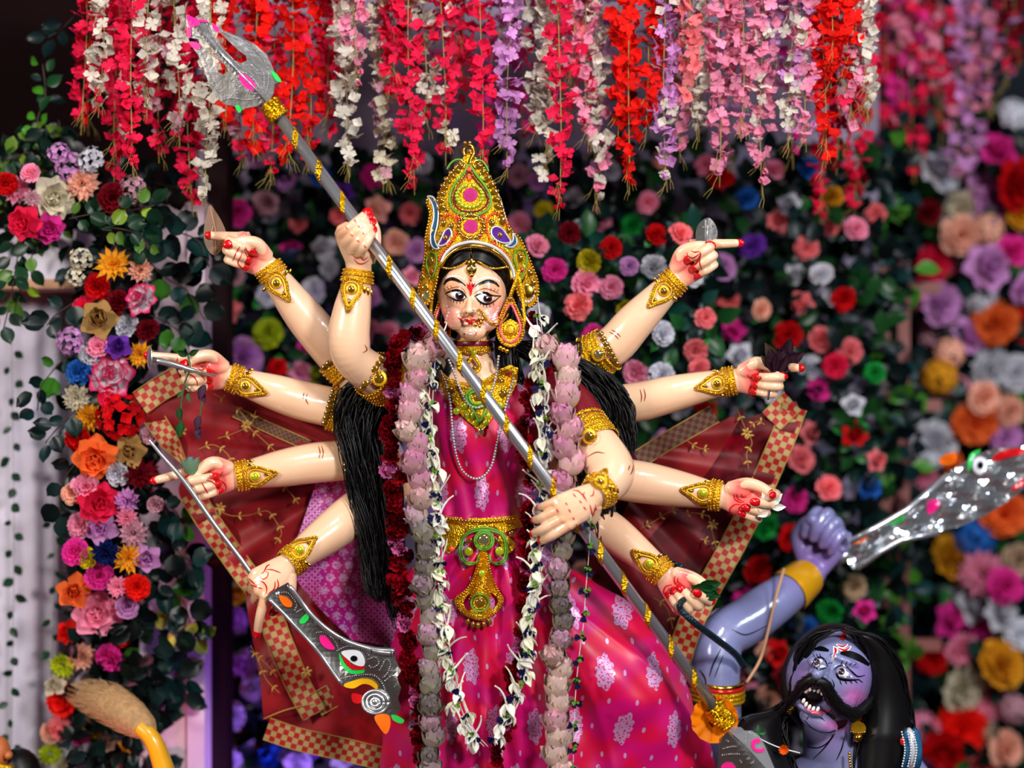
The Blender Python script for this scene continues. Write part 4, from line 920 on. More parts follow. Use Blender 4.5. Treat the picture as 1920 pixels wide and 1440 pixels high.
M['palla'] = sari_mat('magenta_brocade', srgb(170, 6, 108), srgb(150, 10, 120), brocade=True)
def border_mat(name, dark=1.0):
    m, nt, b = new_mat(name); N, L = nt.nodes, nt.links
    uv = N.new('ShaderNodeUVMap'); ck = N.new('ShaderNodeTexChecker'); ck.inputs['Scale'].default_value = 1.0
    mp = N.new('ShaderNodeMapping'); mp.inputs['Scale'].default_value = (1, 1, 0); mp.inputs['Location'].default_value = (0, 0, .5); L.new(uv.outputs[0], mp.inputs[0]); L.new(mp.outputs[0], ck.inputs['Vector'])
    nz = N.new('ShaderNodeTexNoise'); nz.inputs['Scale'].default_value = 7; nz.inputs['Scale'].default_value = 16; L.new(uv.outputs[0], nz.inputs['Vector'])
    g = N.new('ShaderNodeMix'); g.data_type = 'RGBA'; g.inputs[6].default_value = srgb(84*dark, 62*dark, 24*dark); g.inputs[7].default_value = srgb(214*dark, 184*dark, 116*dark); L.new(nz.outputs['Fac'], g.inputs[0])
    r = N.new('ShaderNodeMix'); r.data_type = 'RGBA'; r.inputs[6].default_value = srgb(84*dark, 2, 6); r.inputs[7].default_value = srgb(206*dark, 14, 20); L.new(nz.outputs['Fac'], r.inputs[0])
    mx = N.new('ShaderNodeMix'); mx.data_type = 'RGBA'; L.new(ck.outputs['Fac'], mx.inputs[0]); L.new(r.outputs[2], mx.inputs[6]); L.new(g.outputs[2], mx.inputs[7])
    L.new(mx.outputs[2], b.inputs['Base Color']); b.inputs['Roughness'].default_value = .38; b.inputs['Metallic'].default_value = .3
    bp = N.new('ShaderNodeBump'); bp.inputs['Strength'].default_value = .4; bp.inputs['Distance'].default_value = .002; L.new(nz.outputs['Fac'], bp.inputs['Height']); L.new(bp.outputs[0], b.inputs['Normal'])
    return m
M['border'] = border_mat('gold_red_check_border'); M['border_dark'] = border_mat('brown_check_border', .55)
def sheer_mat(name, c, op):
    m, nt, b = new_mat(name); N, L = nt.nodes, nt.links
    tb = N.new('ShaderNodeBsdfTransparent'); tb.inputs[0].default_value = (c[0]*.9+.12, c[1]*.5+.03, c[2]*.5+.04, 1)
    b.inputs['Base Color'].default_value = c; b.inputs['Roughness'].default_value = .5; b.inputs['Sheen Weight'].default_value = .3
    ms = N.new('ShaderNodeMixShader'); uv = N.new('ShaderNodeUVMap'); nz = N.new('ShaderNodeTexNoise'); nz.inputs['Scale'].default_value = 1.2; nz.inputs['Detail'].default_value = 1; L.new(uv.outputs[0], nz.inputs['Vector'])
    mr = N.new('ShaderNodeMapRange'); mr.inputs[1].default_value = .35; mr.inputs[2].default_value = .65; mr.inputs[3].default_value = op-.22; mr.inputs[4].default_value = op+.2; L.new(nz.outputs['Fac'], mr.inputs[0])
    L.new(mr.outputs[0], ms.inputs[0]); L.new(tb.outputs[0], ms.inputs[1]); L.new(b.outputs[0], ms.inputs[2]); L.new(ms.outputs[0], N['Material Output'].inputs['Surface'])
    return m
M['organza'] = sheer_mat('red_organza', srgb(160, 5, 18), .56); M['organza_clear'] = sheer_mat('sheer_red_organza', srgb(140, 8, 26), .34)

# ---------------------------------------------------------------- sari
def fold_loft(rows, ncol, disp, mat, name, parent, uvs=100.0):
    """rows: (y, xl, xr, depth centre, half depth); closed rings with a fold displacement along the ring normal"""
    V = []; U = []
    for (y, xl, xr, d0, rd) in rows:
        cx, rx = (xl+xr)/2, (xr-xl)/2; k = PX(d0)
        for j in range(ncol):
            a = 2*math.pi*j/ncol; ca, sa = math.cos(a), math.sin(a)
            x = cx-rx*ca; d = d0-rd*sa*(1.0 if sa > 0 else .7)
            f = disp(x, y, sa)
            V.append(P(x, y, d)+np.array([-ca*f*.6, -sa*f, 0])); U.append(((cx-rx*ca*1.25)/uvs if sa >= 0 else (2*cx+rx*ca)/uvs, y/uvs))
    F = []; m = len(rows)
    for i in range(m-1):
        for j in range(ncol): F.append((i*ncol+j, i*ncol+(j+1) % ncol, (i+1)*ncol+(j+1) % ncol, (i+1)*ncol+j))
    return MB().add(V, F).build(name, mat, parent, uv=U)
def rowtab(ys, tab):
    return [(y,)+tuple(float(np.interp(y, [t[0] for t in tab], [t[i] for t in tab])) for i in range(1, 5)) for y in ys]
def sm(a, b, x):
    t = min(1, max(0, (x-a)/(b-a))); return t*t*(3-2*t)
def torso_disp(x, y, sa):
    f = .010*(1-abs(math.sin((x*.80+y*.50)/22+.8*math.sin(y/40))))*1.2+.004*math.sin((x*1.1-y*.25)/7)
    b = sum(.034*math.exp(-((x-bx)/42)**2-((y-812)/46)**2) for bx in (862, 946))
    return f*(.4+.6*sm(760, 820, y))+b
ys = list(np.arange(722, 985, 4))
BLOUSE = fold_loft(rowtab(ys, [(722, 800, 1006, -.01, .098), (745, 792, 1010, -.005, .104), (800, 800, 1008, 0, .112), (880, 812, 990, 0, .110), (940, 818, 976, 0, .104), (990, 815, 975, 0, .104)]), 200, torso_disp, M['sari'], 'sari_bodice', GOD)
def skirt_disp(x, y, sa):
    if sa < -.2: return 0
    w = sm(985, 1080, y)
    pl = .016*math.sin((x-900)/9.5+.5*math.sin(y/90))*sm(1090, 1200, y)*math.exp(-((x-905)/60)**2)
    ang = math.atan2(y-985, x-930)
    rad = .020*math.sin(ang*15+.6*math.sin(y/70))+.020*(1-abs(math.sin(ang*11+.3+.4*math.sin(y/90))))**2*sm(985, 1180, y)*sm(960, 1050, x)
    ang2 = math.atan2(y-960, 900-x); lf = .010*math.sin(ang2*17)*sm(985, 1100, y)*sm(870, 820, x)
    knee = .10*math.exp(-((x-1170)/95)**2-((y-1235)/120)**2)+.05*math.exp(-((x-1230)/70)**2-((y-1400)/150)**2)
    return pl+rad*w+lf*w+knee+.0025*math.sin((x+y)/17)
ys = list(np.arange(966, 1480, 6))+[1500, 1540, 1600, 1700, 1800, 1900, 1985]
SKIRT = fold_loft(rowtab(ys, [(966, 816, 974, 0, .105), (1000, 805, 992, 0, .115), (1060, 776, 1052, 0, .13), (1120, 752, 1140, .01, .14), (1200, 738, 1222, .02, .15), (1300, 730, 1288, .02, .155), (1440, 712, 1330, .03, .17), (1600, 700, 1330, .04, .18), (1985, 690, 1320, .04, .19)]), 300, skirt_disp, M['sari'], 'sari_skirt', GOD)
def sheet(left, right, d, nx, ny, fold, mat, name, parent, uvs=100.0, dx=0.0):
    Lp = np.array(catmull([(x, y, 0) for x, y in left], 12)); Rp = np.array(catmull([(x, y, 0) for x, y in right], 12))
    def res(A, n):
        s = np.concatenate([[0], np.cumsum(np.linalg.norm(np.diff(A, axis=0), axis=1))]); t = np.linspace(0, s[-1], n); return np.stack([np.interp(t, s, A[:, i]) for i in range(2)], 1)
    Lp, Rp = res(Lp, ny), res(Rp, ny); G = []; U = []
    for i in range(ny):
        row = []
        for j in range(nx):
            t = j/(nx-1); p = Lp[i]*(1-t)+Rp[i]*t
            row.append(P(p[0], p[1], d+dx*t+fold(p[0], p[1], t, i/(ny-1)))); U.append((p[0]/uvs, p[1]/uvs))
        G.append(row)
    return MB().grid(G).build(name, mat, parent, uv=U)
sheet([(604, 872), (566, 985), (545, 1060), (590, 1130), (660, 1200)], [(706, 800), (735, 900), (742, 1000), (748, 1100), (752, 1215)], .085, 60, 60, lambda x, y, t, s: .012*math.sin((x*1.2+y*.45)/24), M['palla'], 'sari_brocade_end', GOD)
# sleeve of the front right arm
sp_ = ARMS['R3'][0]
MB().tube([P(*q[:3]) for q in catmull([(q[0], q[1], q[2]) for q in sp_[:3]], 4)], [(q+3)*PX() for q in (46, 46, 46, 46, 46, 45.5, 45, 44, 43)], 20, cap=False).build('sleeve', simple('maroon_silk', srgb(120, 10, 30), .45), GOD)
TORSO_BVH = BVHTree.FromPolygons([tuple(c) for c in mesh_co(BLOUSE.data)]+[tuple(c) for c in mesh_co(SKIRT.data)]+[tuple(c) for c in co],
    [tuple(p.vertices) for p in BLOUSE.data.polygons]+[tuple(i+len(BLOUSE.data.vertices) for i in p.vertices) for p in SKIRT.data.polygons]+[tuple(i+len(BLOUSE.data.vertices)+len(SKIRT.data.vertices) for i in p.vertices) for p in BODY_ME.polygons])

# ---------------------------------------------------------------- veils of red organza behind the arms
def strip(center, width, d, name, parent, mat, rows=3, edge=True, taper=None, cell=None):
    c = np.array(catmull([(x, y, 0) for x, y in center], 10))[:, :2]; m = len(c); G = []; U = []; s = 0; E1 = []; E2 = []
    cell = cell or width/4.0
    for i in range(m):
        if i: s += np.linalg.norm(c[i]-c[i-1])
        t = c[min(i+1, m-1)]-c[max(i-1, 0)]; t /= max(1e-6, np.linalg.norm(t)); nn = np.array([-t[1], t[0]]); row = []
        w = width*(1 if taper is None else float(np.interp(i/(m-1), [0, .7, 1], taper)))
        dd = d+.006*math.sin(s/19)
        for j in range(5):
            q = (j/4-.5)*w; p = c[i]+nn*q; row.append(P(p[0], p[1], dd)); U.append((s/cell, j/4*4))
        G.append(row); E1.append(row[0]+np.array([0, -.002, 0])); E2.append(row[-1]+np.array([0, -.002, 0]))
    o = MB().grid(G).build(name, mat, parent, uv=U)
    if edge:
        MB().tube(E1, 1.1*PX(d), 6).build('gold_edging', M['zari_dull'], o); MB().tube(E2, 1.1*PX(d), 6).build('gold_edging', M['zari_dull'], o)
    return o
def sprig(mb, pts, d):
    """embroidered trail with pairs of small leaves"""
    c = catmull([(x, y, 0) for x, y in pts], 8); path = [P(q[0], q[1], d) for q in c]; mb.tube(path, .7*PX(d), 5)
    k = PX(d)
    for i in range(4, len(c)-1, 8):
        t = unit(np.array(path[i+1])-np.array(path[i-1])); nn = np.array([-t[2], 0, t[0]])
        for s in (-1, 1):
            a = unit(t*.6+nn*s); mb.ellipsoid(path[i]+a*5*k, np.array([5.0, .8, 2.0])*k, [a, np.array([0, 1, 0]), np.cross(a, [0, 1, 0])], 8, 5)
def star(mb, x, y, d, r=10):
    k = PX(d)
    for i in range(6):
        a = math.pi*i/3+.3; v = np.array([math.cos(a), 0, math.sin(a)]); mb.ellipsoid(P(x, y, d)+v*r*.6*k, np.array([r*.55, 1, r*.24])*k, [v, np.array([0, 1, 0]), np.cross(v, [0, 1, 0])], 8, 5)
VL = empty('organza_veil', P(560, 1400, .14)); tag(VL, 'red organza veil with gold check border spread behind the left arms', 'veil', 'red organza veils')
fan = lambda cx, cy, n, a: (lambda x, y, t, s: a*math.sin(math.atan2(y-cy, x-cx)*n))
sheet([(322, 694), (252, 744), (300, 828), (350, 874)], [(640, 786), (652, 840), (655, 880), (640, 900)], .10, 50, 30, fan(690, 860, 22, .010), M['organza'], 'veil_cloth', VL)
sheet([(350, 884), (337, 930), (400, 1020), (470, 1092), (462, 1130), (485, 1260), (494, 1348)], [(660, 862), (682, 930), (692, 1000), (700, 1100), (724, 1250), (722, 1425)], .13, 60, 70, fan(720, 860, 24, .012), M['organza'], 'veil_cloth', VL)
strip([(338, 708), (300, 730), (262, 756)], 46, .090, 'check_border', VL, M['border'])
strip([(262, 742), (286, 780), (316, 824), (346, 868)], 44, .093, 'check_border', VL, M['border'], taper=(1, .8, .2))
strip([(358, 925), (396, 985), (438, 1045), (482, 1105)], 44, .118, 'check_border', VL, M['border'])
strip([(505, 1150), (530, 1216), (560, 1285), (590, 1340)], 46, .112, 'check_border', VL, M['border'])
strip([(592, 1322), (606, 1314), (624, 1304)], 44, .113, 'check_border', VL, M['border'])
strip([(500, 1366), (560, 1386), (640, 1404), (722, 1424)], 42, .118, 'check_border', VL, M['border'])
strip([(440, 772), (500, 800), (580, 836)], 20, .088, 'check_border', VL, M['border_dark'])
MB().tube(catmull([P(494, 1348, .12), P(540, 1330, .11), P(600, 1318, .11)], 6), 1.4*PX(), 6).build('gold_edging', M['zari_dull'], VL)
mb = MB()
for pts in ([(400, 738), (430, 755), (458, 780), (466, 800), (490, 822), (520, 850)], [(372, 842), (400, 834), (425, 850), (436, 870)], [(408, 822), (440, 812), (470, 795), (480, 770)], [(395, 948), (430, 966), (465, 966), (500, 958), (516, 975)], [(516, 975), (528, 1000), (515, 1020)], [(520, 900), (545, 925), (560, 945)], [(470, 1210), (485, 1240), (500, 1275), (525, 1300)], [(470, 1220), (500, 1245), (520, 1270)]): sprig(mb, pts, .072 if pts[0][1] < 900 else .095)
for x, y in ((462, 797), (413, 952), (340, 808), (575, 1260)): star(mb, x, y, .072 if y < 900 else .095)
o = mb.build('embroidery', M['zari_dull'], VL); o['kind'] = 'stuff'
rebase(VL)
VR = empty('organza_veil', P(1330, 1400, .14)); tag(VR, 'sheer red organza veil with gold check border spread behind the right arms', 'veil', 'red organza veils')
sheet([(1196, 858), (1140, 900), (1108, 960), (1096, 1030), (1120, 1110), (1200, 1240)], [(1492, 752), (1498, 790), (1436, 930), (1380, 1030), (1330, 1120), (1262, 1310)], .12, 70, 60, fan(1080, 830, 26, .010), M['organza_clear'], 'veil_cloth', VR)
sheet([(1240, 850), (1200, 900), (1170, 960), (1150, 1020)], [(1400, 765), (1330, 880), (1260, 960), (1190, 1040)], .100, 40, 30, fan(1080, 830, 26, .008), M['organza'], 'veil_fold', VR)
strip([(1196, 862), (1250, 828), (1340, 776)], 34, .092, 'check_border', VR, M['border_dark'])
strip([(1446, 790), (1464, 772), (1486, 752)], 46, .106, 'check_border', VR, M['border'])
strip([(1490, 762), (1476, 800), (1460, 840), (1424, 922), (1378, 1014), (1328, 1104), (1292, 1176), (1266, 1262), (1256, 1310)], 46, .108, 'check_border', VR, M['border'])
mb = MB()
for pts in ([(1380, 762), (1396, 800), (1410, 830), (1400, 850), (1404, 880)], [(1288, 826), (1310, 840), (1330, 842)], [(1434, 796), (1420, 790), (1406, 800)], [(1200, 992), (1226, 978), (1250, 962), (1270, 955)], [(1276, 970), (1300, 962), (1330, 968)], [(1330, 968), (1336, 1000), (1344, 1030)], [(1312, 1010), (1330, 1015)], [(1225, 1120), (1250, 1140), (1262, 1180)]): sprig(mb, pts, .082)
star(mb, 1400, 812, .082); star(mb, 1336, 985, .082)
o = mb.build('embroidery', M['zari_dull'], VR); o['kind'] = 'stuff'
rebase(VR)

# ---------------------------------------------------------------- hair
rh = random.Random(77)
mb = MB()
hr = []
for i in range(1, 22):
    th = math.pi*i/22; ring = []
    for j in range(32):
        ph = 2*math.pi*j/32; x = math.sin(th)*math.sin(ph); y = math.cos(th); z = math.sin(th)*math.cos(ph)
        ring.append(P(HC[0]+x*84, HC[1]-8-y*96, -.02)+np.array([0, -z*(.075 if z > 0 else .13), 0]))
    hr.append(ring)
mb.loft(hr)
# parted hair over forehead and temples
for s in (-1, 1):
    for q in range(13):
        t = q/12
        pts = [P(884+s*1, 484-24*t, -.128+.012*t), P(884+s*(20+6*t), 490-26*t, -.127+.012*t), P(884+s*(42+10*t), 504-22*t, -.110+.012*t), P(886+s*(56+16*t), 534-6*t, -.078), P(886+s*(64+16*t), 590, -.045), P(886+s*(62+16*t), 650, -.03)]
        mb.tube(catmull(pts, 5), 6.5*PX(-.1), 8)
mb.build('head_hair', M['hair'], GOD)
def lock(name, spine, width, n, d, amp=7, thick=.03, r=rh):
    mb = MB(); sp = np.array(catmull([(x, y, 0) for x, y in spine], 10))[:, :2]; m = len(sp); w = np.interp(np.linspace(0, 1, m), np.linspace(0, 1, len(width)), width)
    for i in range(n):
        o = r.uniform(-1, 1); ph = r.uniform(0, 6.28); dd = d+r.uniform(-thick, thick); a0 = r.randrange(0, 4); b0 = m-r.randrange(0, max(1, m//5))
        pts = [P(sp[j][0]+o*w[j]*.5+amp*math.sin(j*.42+ph)*.5, sp[j][1], dd+.006*math.sin(j*.5+ph)) for j in range(a0, b0)]
        rr_ = [max(.35, (1.7+.5*o)*(1-.75*(j/len(pts))**2))*PX(d) for j in range(len(pts))]
        mb.tube(pts, rr_, 5)
    c = [P(sp[j][0], sp[j][1], d+.012) for j in range(m)]
    mb.loft([[c[j]+np.array([math.cos(a)*w[j]*.46*PX(d), math.sin(a)*.018, 0]) for a in np.linspace(0, 2*math.pi, 14, endpoint=False)] for j in range(m-3)])
    return mb.build(name, M['hair'], GOD)
lock('hair_lock', [(815, 640), (770, 680), (700, 730), (680, 800), (690, 900), (700, 1000), (704, 1100), (710, 1130)], [60, 90, 120, 100, 80, 60, 36, 10], 230, -.035, 10)
lock('hair_lock', [(735, 900), (740, 1000), (738, 1100), (742, 1180)], [40, 36, 34, 14], 50, -.03)
lock('hair_lock', [(960, 640), (1010, 660), (1080, 700), (1128, 760), (1150, 830), (1168, 880)], [70, 100, 120, 120, 80, 16], 230, -.02, 10)
lock('hair_lock', [(1110, 880), (1120, 950), (1130, 1000), (1124, 1060)], [70, 60, 34, 10], 60, -.02)
lock('hair_lock', [(1060, 640), (1066, 780), (1060, 880)], [60, 60, 40], 40, .0)
for s in (-1, 1):
    lock('hair_lock', [(886+s*66, 560), (886+s*64, 620), (890+s*62, 680), (895+s*84, 730)], [30, 34, 46, 30], 46, -.055, 4, .018)
# ---------------------------------------------------------------- jewellery
from mathutils.geometry import delaunay_2d_cdt
def in_poly(x, y, poly):
    c = False; n = len(poly); j = n-1
    for i in range(n):
        xi, yi = poly[i]; xj, yj = poly[j]
        if (yi > y) != (yj > y) and x < (xj-xi)*(y-yi)/(yj-yi)+xi: c = not c
        j = i
    return c
def plate_poly(mb, outline, pos, thick, step=8.0, holes=()):
    """a plate cut along a pixel outline; pos(x, y) gives the world point of its front, thick the way back"""
    vs = []; es = []
    for lp in (outline,)+tuple(holes):
        o = len(vs); m = len(lp); vs += [Vector((a[0], a[1])) for a in lp]; es += [(o+i, o+(i+1) % m) for i in range(m)]
    xs = [a[0] for a in outline]; ysn = [a[1] for a in outline]
    inside = lambda x, y: in_poly(x, y, outline) and not any(in_poly(x, y, h) for h in holes)
    for x in np.arange(min(xs)+step*.5, max(xs), step):
        for y in np.arange(min(ysn)+step*.5, max(ysn), step):
            if inside(x, y): vs.append(Vector((x, y)))
    V, _, F, *_ = delaunay_2d_cdt(vs, es, [], 0, 1e-4)
    F = [f for f in F if inside(sum(V[i][0] for i in f)/3, sum(V[i][1] for i in f)/3)]
    fr = np.array([pos(v[0], v[1]) for v in V]); bk = fr+np.array([0, thick, 0]); n = len(V)
    cnt = {}
    for f in F:
        for a, b in ((f[0], f[1]), (f[1], f[2]), (f[2], f[0])):
            cnt[(a, b)] = 1
    side = [(a, b) for (a, b) in cnt if (b, a) not in cnt]
    faces = [tuple(f) for f in F]+[tuple(i+n for i in reversed(f)) for f in F]+[(a, a+n, b+n, b) for a, b in side]
    mb.add(np.concatenate([fr, bk]), faces)
def smooth_outline(pts, n=5): return [(q[0], q[1]) for q in catmull([(x, y, 0) for x, y in pts], n, closed=True)]
ball_me = {}
def gem(key, p, rx, ry, rd, parent, roll=0, name='gem', px=None):
    if key not in ball_me: ball_me[key] = mesh_of(MB().ellipsoid((0, 0, 0), (1, 1, 1), None, 12, 8), name, M[key])
    k = px or PX(-.1); a = math.radians(roll)
    R = np.stack([np.array([math.cos(a), 0, -math.sin(a)])*rx*k, np.array([0, 1, 0])*rd*k, np.array([math.sin(a), 0, math.cos(a)])*ry*k], 1)
    return inst(name, ball_me[key], parent, M4(R, p))
def piping(pos, pts, r, key, parent, name='piping', closed=False, n=6, lift=.004):
    c = catmull([(x, y, 0) for x, y in pts], n, closed)
    if closed: c = c+[c[0]]
    return MB().tube([pos(q[0], q[1])+np.array([0, -lift, 0]) for q in c], r*PX(-.15), 7).build(name, M[key], parent)
def bead_row(pos, pts, r, gap, key, parent, name, lift=.004, closed=False):
    """tiny beads strung in a row, too small to pick apart"""
    c = np.array(catmull([(x, y, 0) for x, y in pts], 12, closed))[:, :2]
    if closed: c = np.concatenate([c, c[:1]])
    s = np.concatenate([[0], np.cumsum(np.linalg.norm(np.diff(c, axis=0), axis=1))]); mb = MB()
    for t in np.arange(0, s[-1], gap):
        x, y = np.interp(t, s, c[:, 0]), np.interp(t, s, c[:, 1]); mb.ellipsoid(pos(x, y)+np.array([0, -lift, 0]), np.ones(3)*r*PX(-.15), None, 7, 5)
    o = mb.build(name, M[key], parent); o['kind'] = 'stuff'; return o
# --- crown
cd = lambda x, y: -.158+1.05e-5*(x-884)**2+.00032*(470-y)
cpos = lambda x, y: P(x, y, cd(x, y))
outer = [(879, 284), (894, 300), (909, 318), (924, 342), (934, 366), (942, 392), (952, 420), (962, 436), (974, 446), (986, 470), (998, 500), (1008, 528), (1008, 556), (998, 574), (984, 572), (972, 552), (966, 530)]
inner = [(962, 512), (952, 490), (934, 470), (910, 458), (884, 455), (858, 461), (840, 474), (828, 492)]
leftside = [(820, 520), (812, 552), (800, 572), (788, 562), (785, 538), (792, 508), (797, 476), (798, 446), (803, 420), (806, 398), (800, 380), (806, 370), (818, 378), (822, 368), (830, 350), (842, 330), (858, 312), (868, 296)]
CROWN_OUT = outer+inner+leftside
mb = MB(); plate_poly(mb, CROWN_OUT, cpos, .014, 7)
CROWN = mb.build('crown', M['gold'], GOD, smooth=False); CROWN['label'] = 'tall pointed golden crown set with pink, lime and amber stones'
lp = lambda x, y: cpos(x, y)+np.array([0, -.004, 0])
piping(cpos, [(872, 292), (869, 282), (876, 274), (886, 276), (888, 288), (882, 300), (880, 308)], 3.4, 'gold_smooth', CROWN, 'finial')
gem('gem_amber', lp(880, 284), 5, 4.5, 3, CROWN); gem('gem_amber', lp(872, 268), 3.6, 3.6, 3, CROWN); gem('gem_amber', lp(881, 268), 3.6, 3.6, 3, CROWN)
piping(cpos, [(880, 310), (893, 328), (910, 350), (920, 370), (918, 388), (904, 400), (882, 404), (860, 400), (846, 386), (844, 366), (854, 344), (870, 324)], 2.4, 'green_piping', CROWN, closed=True)
bead_row(cpos, [(880, 322), (892, 338), (906, 354), (914, 370), (912, 384), (900, 394), (881, 397), (863, 394), (853, 382), (851, 368), (858, 350), (870, 334)], 2.0, 3.6, 'maroon_piping', CROWN, 'maroon_beads', closed=True)
gem('gem_pink', lp(882, 366), 13.5, 13.5, 5, CROWN, name='pink_flower_stone'); gem('gem_pink', lp(883, 425), 13.5, 13.5, 5, CROWN, name='pink_flower_stone')
for i in range(20):
    a = 2*math.pi*i/20
    if not (math.pi*1.40 < a < math.pi*1.60): gem('gem_lime', lp(881+24*math.cos(a), 368+21*math.sin(a)), 5.2, 3.6, 4, CROWN, -math.degrees(a))
    gem('gem_amber' if i % 2 else 'gold_smooth', lp(883+24*math.cos(a), 425+22*math.sin(a)), 6.2, 3.4, 3.6, CROWN, -math.degrees(a), name='gold_petal')
gem('orange_bead', lp(880, 318), 5, 5.5, 3, CROWN); gem('orange_bead', lp(880, 334), 4, 7, 3, CROWN)
for x, y, rl in ((857, 318, 30), (848, 328, 40), (840, 339, 50), (834, 351, 60), (829, 364, 75), (827, 377, 90), (829, 390, 100), (905, 324, -30), (914, 336, -45), (921, 348, -55), (927, 361, -65), (931, 375, -80), (934, 388, -95)):
    gem('gem_amber', lp(x, y), 10, 5.2, 4, CROWN, -rl+90 if x < 880 else -rl-90, name='gold_petal')
gem('gem_amber', lp(863, 311), 8, 6.5, 3.5, CROWN); gem('gem_amber', lp(897, 311), 8, 6.5, 3.5, CROWN)
piping(cpos, [(870, 300), (856, 300), (846, 306), (838, 318)], 2.2, 'green_piping', CROWN); piping(cpos, [(890, 300), (903, 302), (912, 312), (916, 322)], 2.2, 'green_piping', CROWN)
bead_row(cpos, [(828, 412), (838, 403), (850, 406), (857, 420), (854, 440), (842, 458), (830, 474), (823, 488)], 2.8, 5, 'orange_bead', CROWN, 'orange_beads')
bead_row(cpos, [(952, 424), (944, 408), (930, 401), (917, 406), (912, 422), (916, 442), (930, 460), (946, 474), (955, 486)], 2.8, 5, 'orange_bead', CROWN, 'orange_beads')
for pts, c in ((([(843, 429), (847, 440), (842, 452), (832, 460), (822, 460), (828, 448), (834, 434)]), 0), (([(922, 430), (930, 425), (942, 430), (952, 444), (957, 454), (944, 456), (930, 450), (922, 440)]), 1)):
    mb = MB(); plate_poly(mb, smooth_outline(pts, 4), lambda x, y: cpos(x, y)+np.array([0, -.005, 0]), .005, 6); mb.build('purple_paisley', M['gem_purple'], CROWN)
    piping(cpos, pts, 1.7, 'white_piping', CROWN, closed=True, lift=.006)
    q = np.mean(np.array(pts), 0); gem('gem_amber', cpos(q[0], q[1])+np.array([0, -.008, 0]), 5, 5, 2.5, CROWN)
for pts in ([(802, 369), (812, 370), (819, 382), (822, 400), (820, 424), (815, 444), (818, 458), (823, 466), (814, 466), (808, 456), (808, 436), (813, 412), (813, 392), (808, 378)], [(962, 438), (968, 448), (968, 458), (958, 464), (948, 461), (956, 458), (962, 450)]):
    mb = MB(); plate_poly(mb, smooth_outline(pts, 3), lambda x, y: cpos(x, y)+np.array([0, -.005, 0]), .005, 6); mb.build('teal_inlay', M['gem_teal'], CROWN)
    piping(cpos, pts, 1.6, 'white_piping', CROWN, closed=True, lift=.006)
piping(cpos, [(828, 492), (836, 476), (852, 462), (870, 456), (886, 454), (908, 457), (930, 466), (950, 484), (962, 508), (966, 526)], 3.4, 'white_piping', CROWN, n=8, lift=.005)
piping(cpos, [(826, 500), (842, 478), (862, 465), (886, 461), (910, 464), (936, 478), (954, 500), (960, 524)], 2.6, 'gold_smooth', CROWN, n=8, lift=.004)
piping(cpos, [(952, 420), (945, 398), (938, 374), (930, 356)], 1.8, 'white_piping', CROWN)
for pts in ([(808, 474), (818, 480), (818, 498), (810, 520), (802, 506), (800, 486)], [(968, 470), (982, 470), (988, 486), (982, 508), (974, 530), (970, 506), (964, 486)]): piping(cpos, pts, 2.0, 'green_piping', CROWN, closed=True)
for x, y, rx, ry in ((832, 418, 5, 9), (846, 424, 5, 7), (922, 418, 6, 7), (941, 413, 7, 11), (953, 432, 5, 6), (809, 490, 6, 8), (974, 484, 7, 9), (798, 540, 8, 8), (992, 512, 9, 7), (998, 530, 8, 7), (1000, 548, 8, 7), (792, 520, 7, 6)): gem('gem_amber', lp(x, y), rx, ry, 3.2, CROWN)
for x, y in ((810, 510), (978, 506), (868, 442), (900, 442), (858, 408), (906, 408)): gem('gem_red', lp(x, y), 4, 5, 2.4, CROWN)
gem('gold_smooth', lp(988, 546), 15, 15, 4, CROWN, name='gold_disc'); gem('gem_mirror', lp(800, 556), 10, 11, 3, CROWN, name='gold_disc')
bead_row(lambda x, y: cpos(x, y), [(1000, 540), (1000, 556), (990, 566), (976, 562)], 3, 5, 'white_piping', CROWN, 'white_beads')
mb = MB()
for i in range(44):      # beaded hem along the outline
    q = CROWN_OUT[:17]+CROWN_OUT[25:]
s_ = np.array(catmull([(x, y, 0) for x, y in outer], 6))[:, :2]
bead_row(cpos, [tuple(q) for q in outer], 3.0, 6, 'gold_smooth', CROWN, 'gold_beads'); bead_row(cpos, leftside, 3.0, 6, 'gold_smooth', CROWN, 'gold_beads')
for pts in ([(846, 470), (838, 462), (842, 450), (852, 452)], [(922, 470), (932, 462), (928, 450), (918, 452)], [(812, 470), (806, 452), (812, 430)], [(838, 398), (832, 406), (822, 404)], [(928, 396), (936, 402), (944, 398)], [(866, 452), (874, 446), (884, 450)], [(886, 450), (894, 446), (902, 452)], [(984, 520), (976, 536), (984, 556)], [(806, 520), (802, 540), (812, 548)], [(864, 300), (872, 306), (868, 316)], [(896, 300), (888, 306), (892, 316)]):
    piping(cpos, pts, 1.9, 'gold_smooth', CROWN, 'gold_scroll')
bead_row(cpos, [(875, 330), (858, 352), (848, 372), (850, 392)], 1.6, 3.4, 'gold_smooth', CROWN, 'gold_beads'); bead_row(cpos, [(886, 330), (904, 350), (917, 372), (914, 392)], 1.6, 3.4, 'gold_smooth', CROWN, 'gold_beads')
bead_row(cpos, [(822, 504), (836, 484), (856, 470), (884, 464), (912, 468), (938, 484), (956, 506)], 1.8, 4, 'gem_amber', CROWN, 'amber_beads')
for x, y, rx, ry, rl in ((846, 446, 4, 7, 30), (920, 446, 4, 7, -30), (826, 440, 3.5, 6, 0), (950, 470, 4, 7, -40), (838, 470, 3.5, 6, 30), (930, 398, 5, 4, 0), (838, 394, 5, 4, 0), (872, 410, 4, 3, 0), (893, 410, 4, 3, 0), (804, 462, 3.5, 7, 0), (982, 500, 4, 6, -20), (860, 334, 4, 6, 30), (904, 334, 4, 6, -30)): gem('gem_lime' if rx == 4 else 'gem_amber', lp(x, y), rx, ry, 3, CROWN, rl)
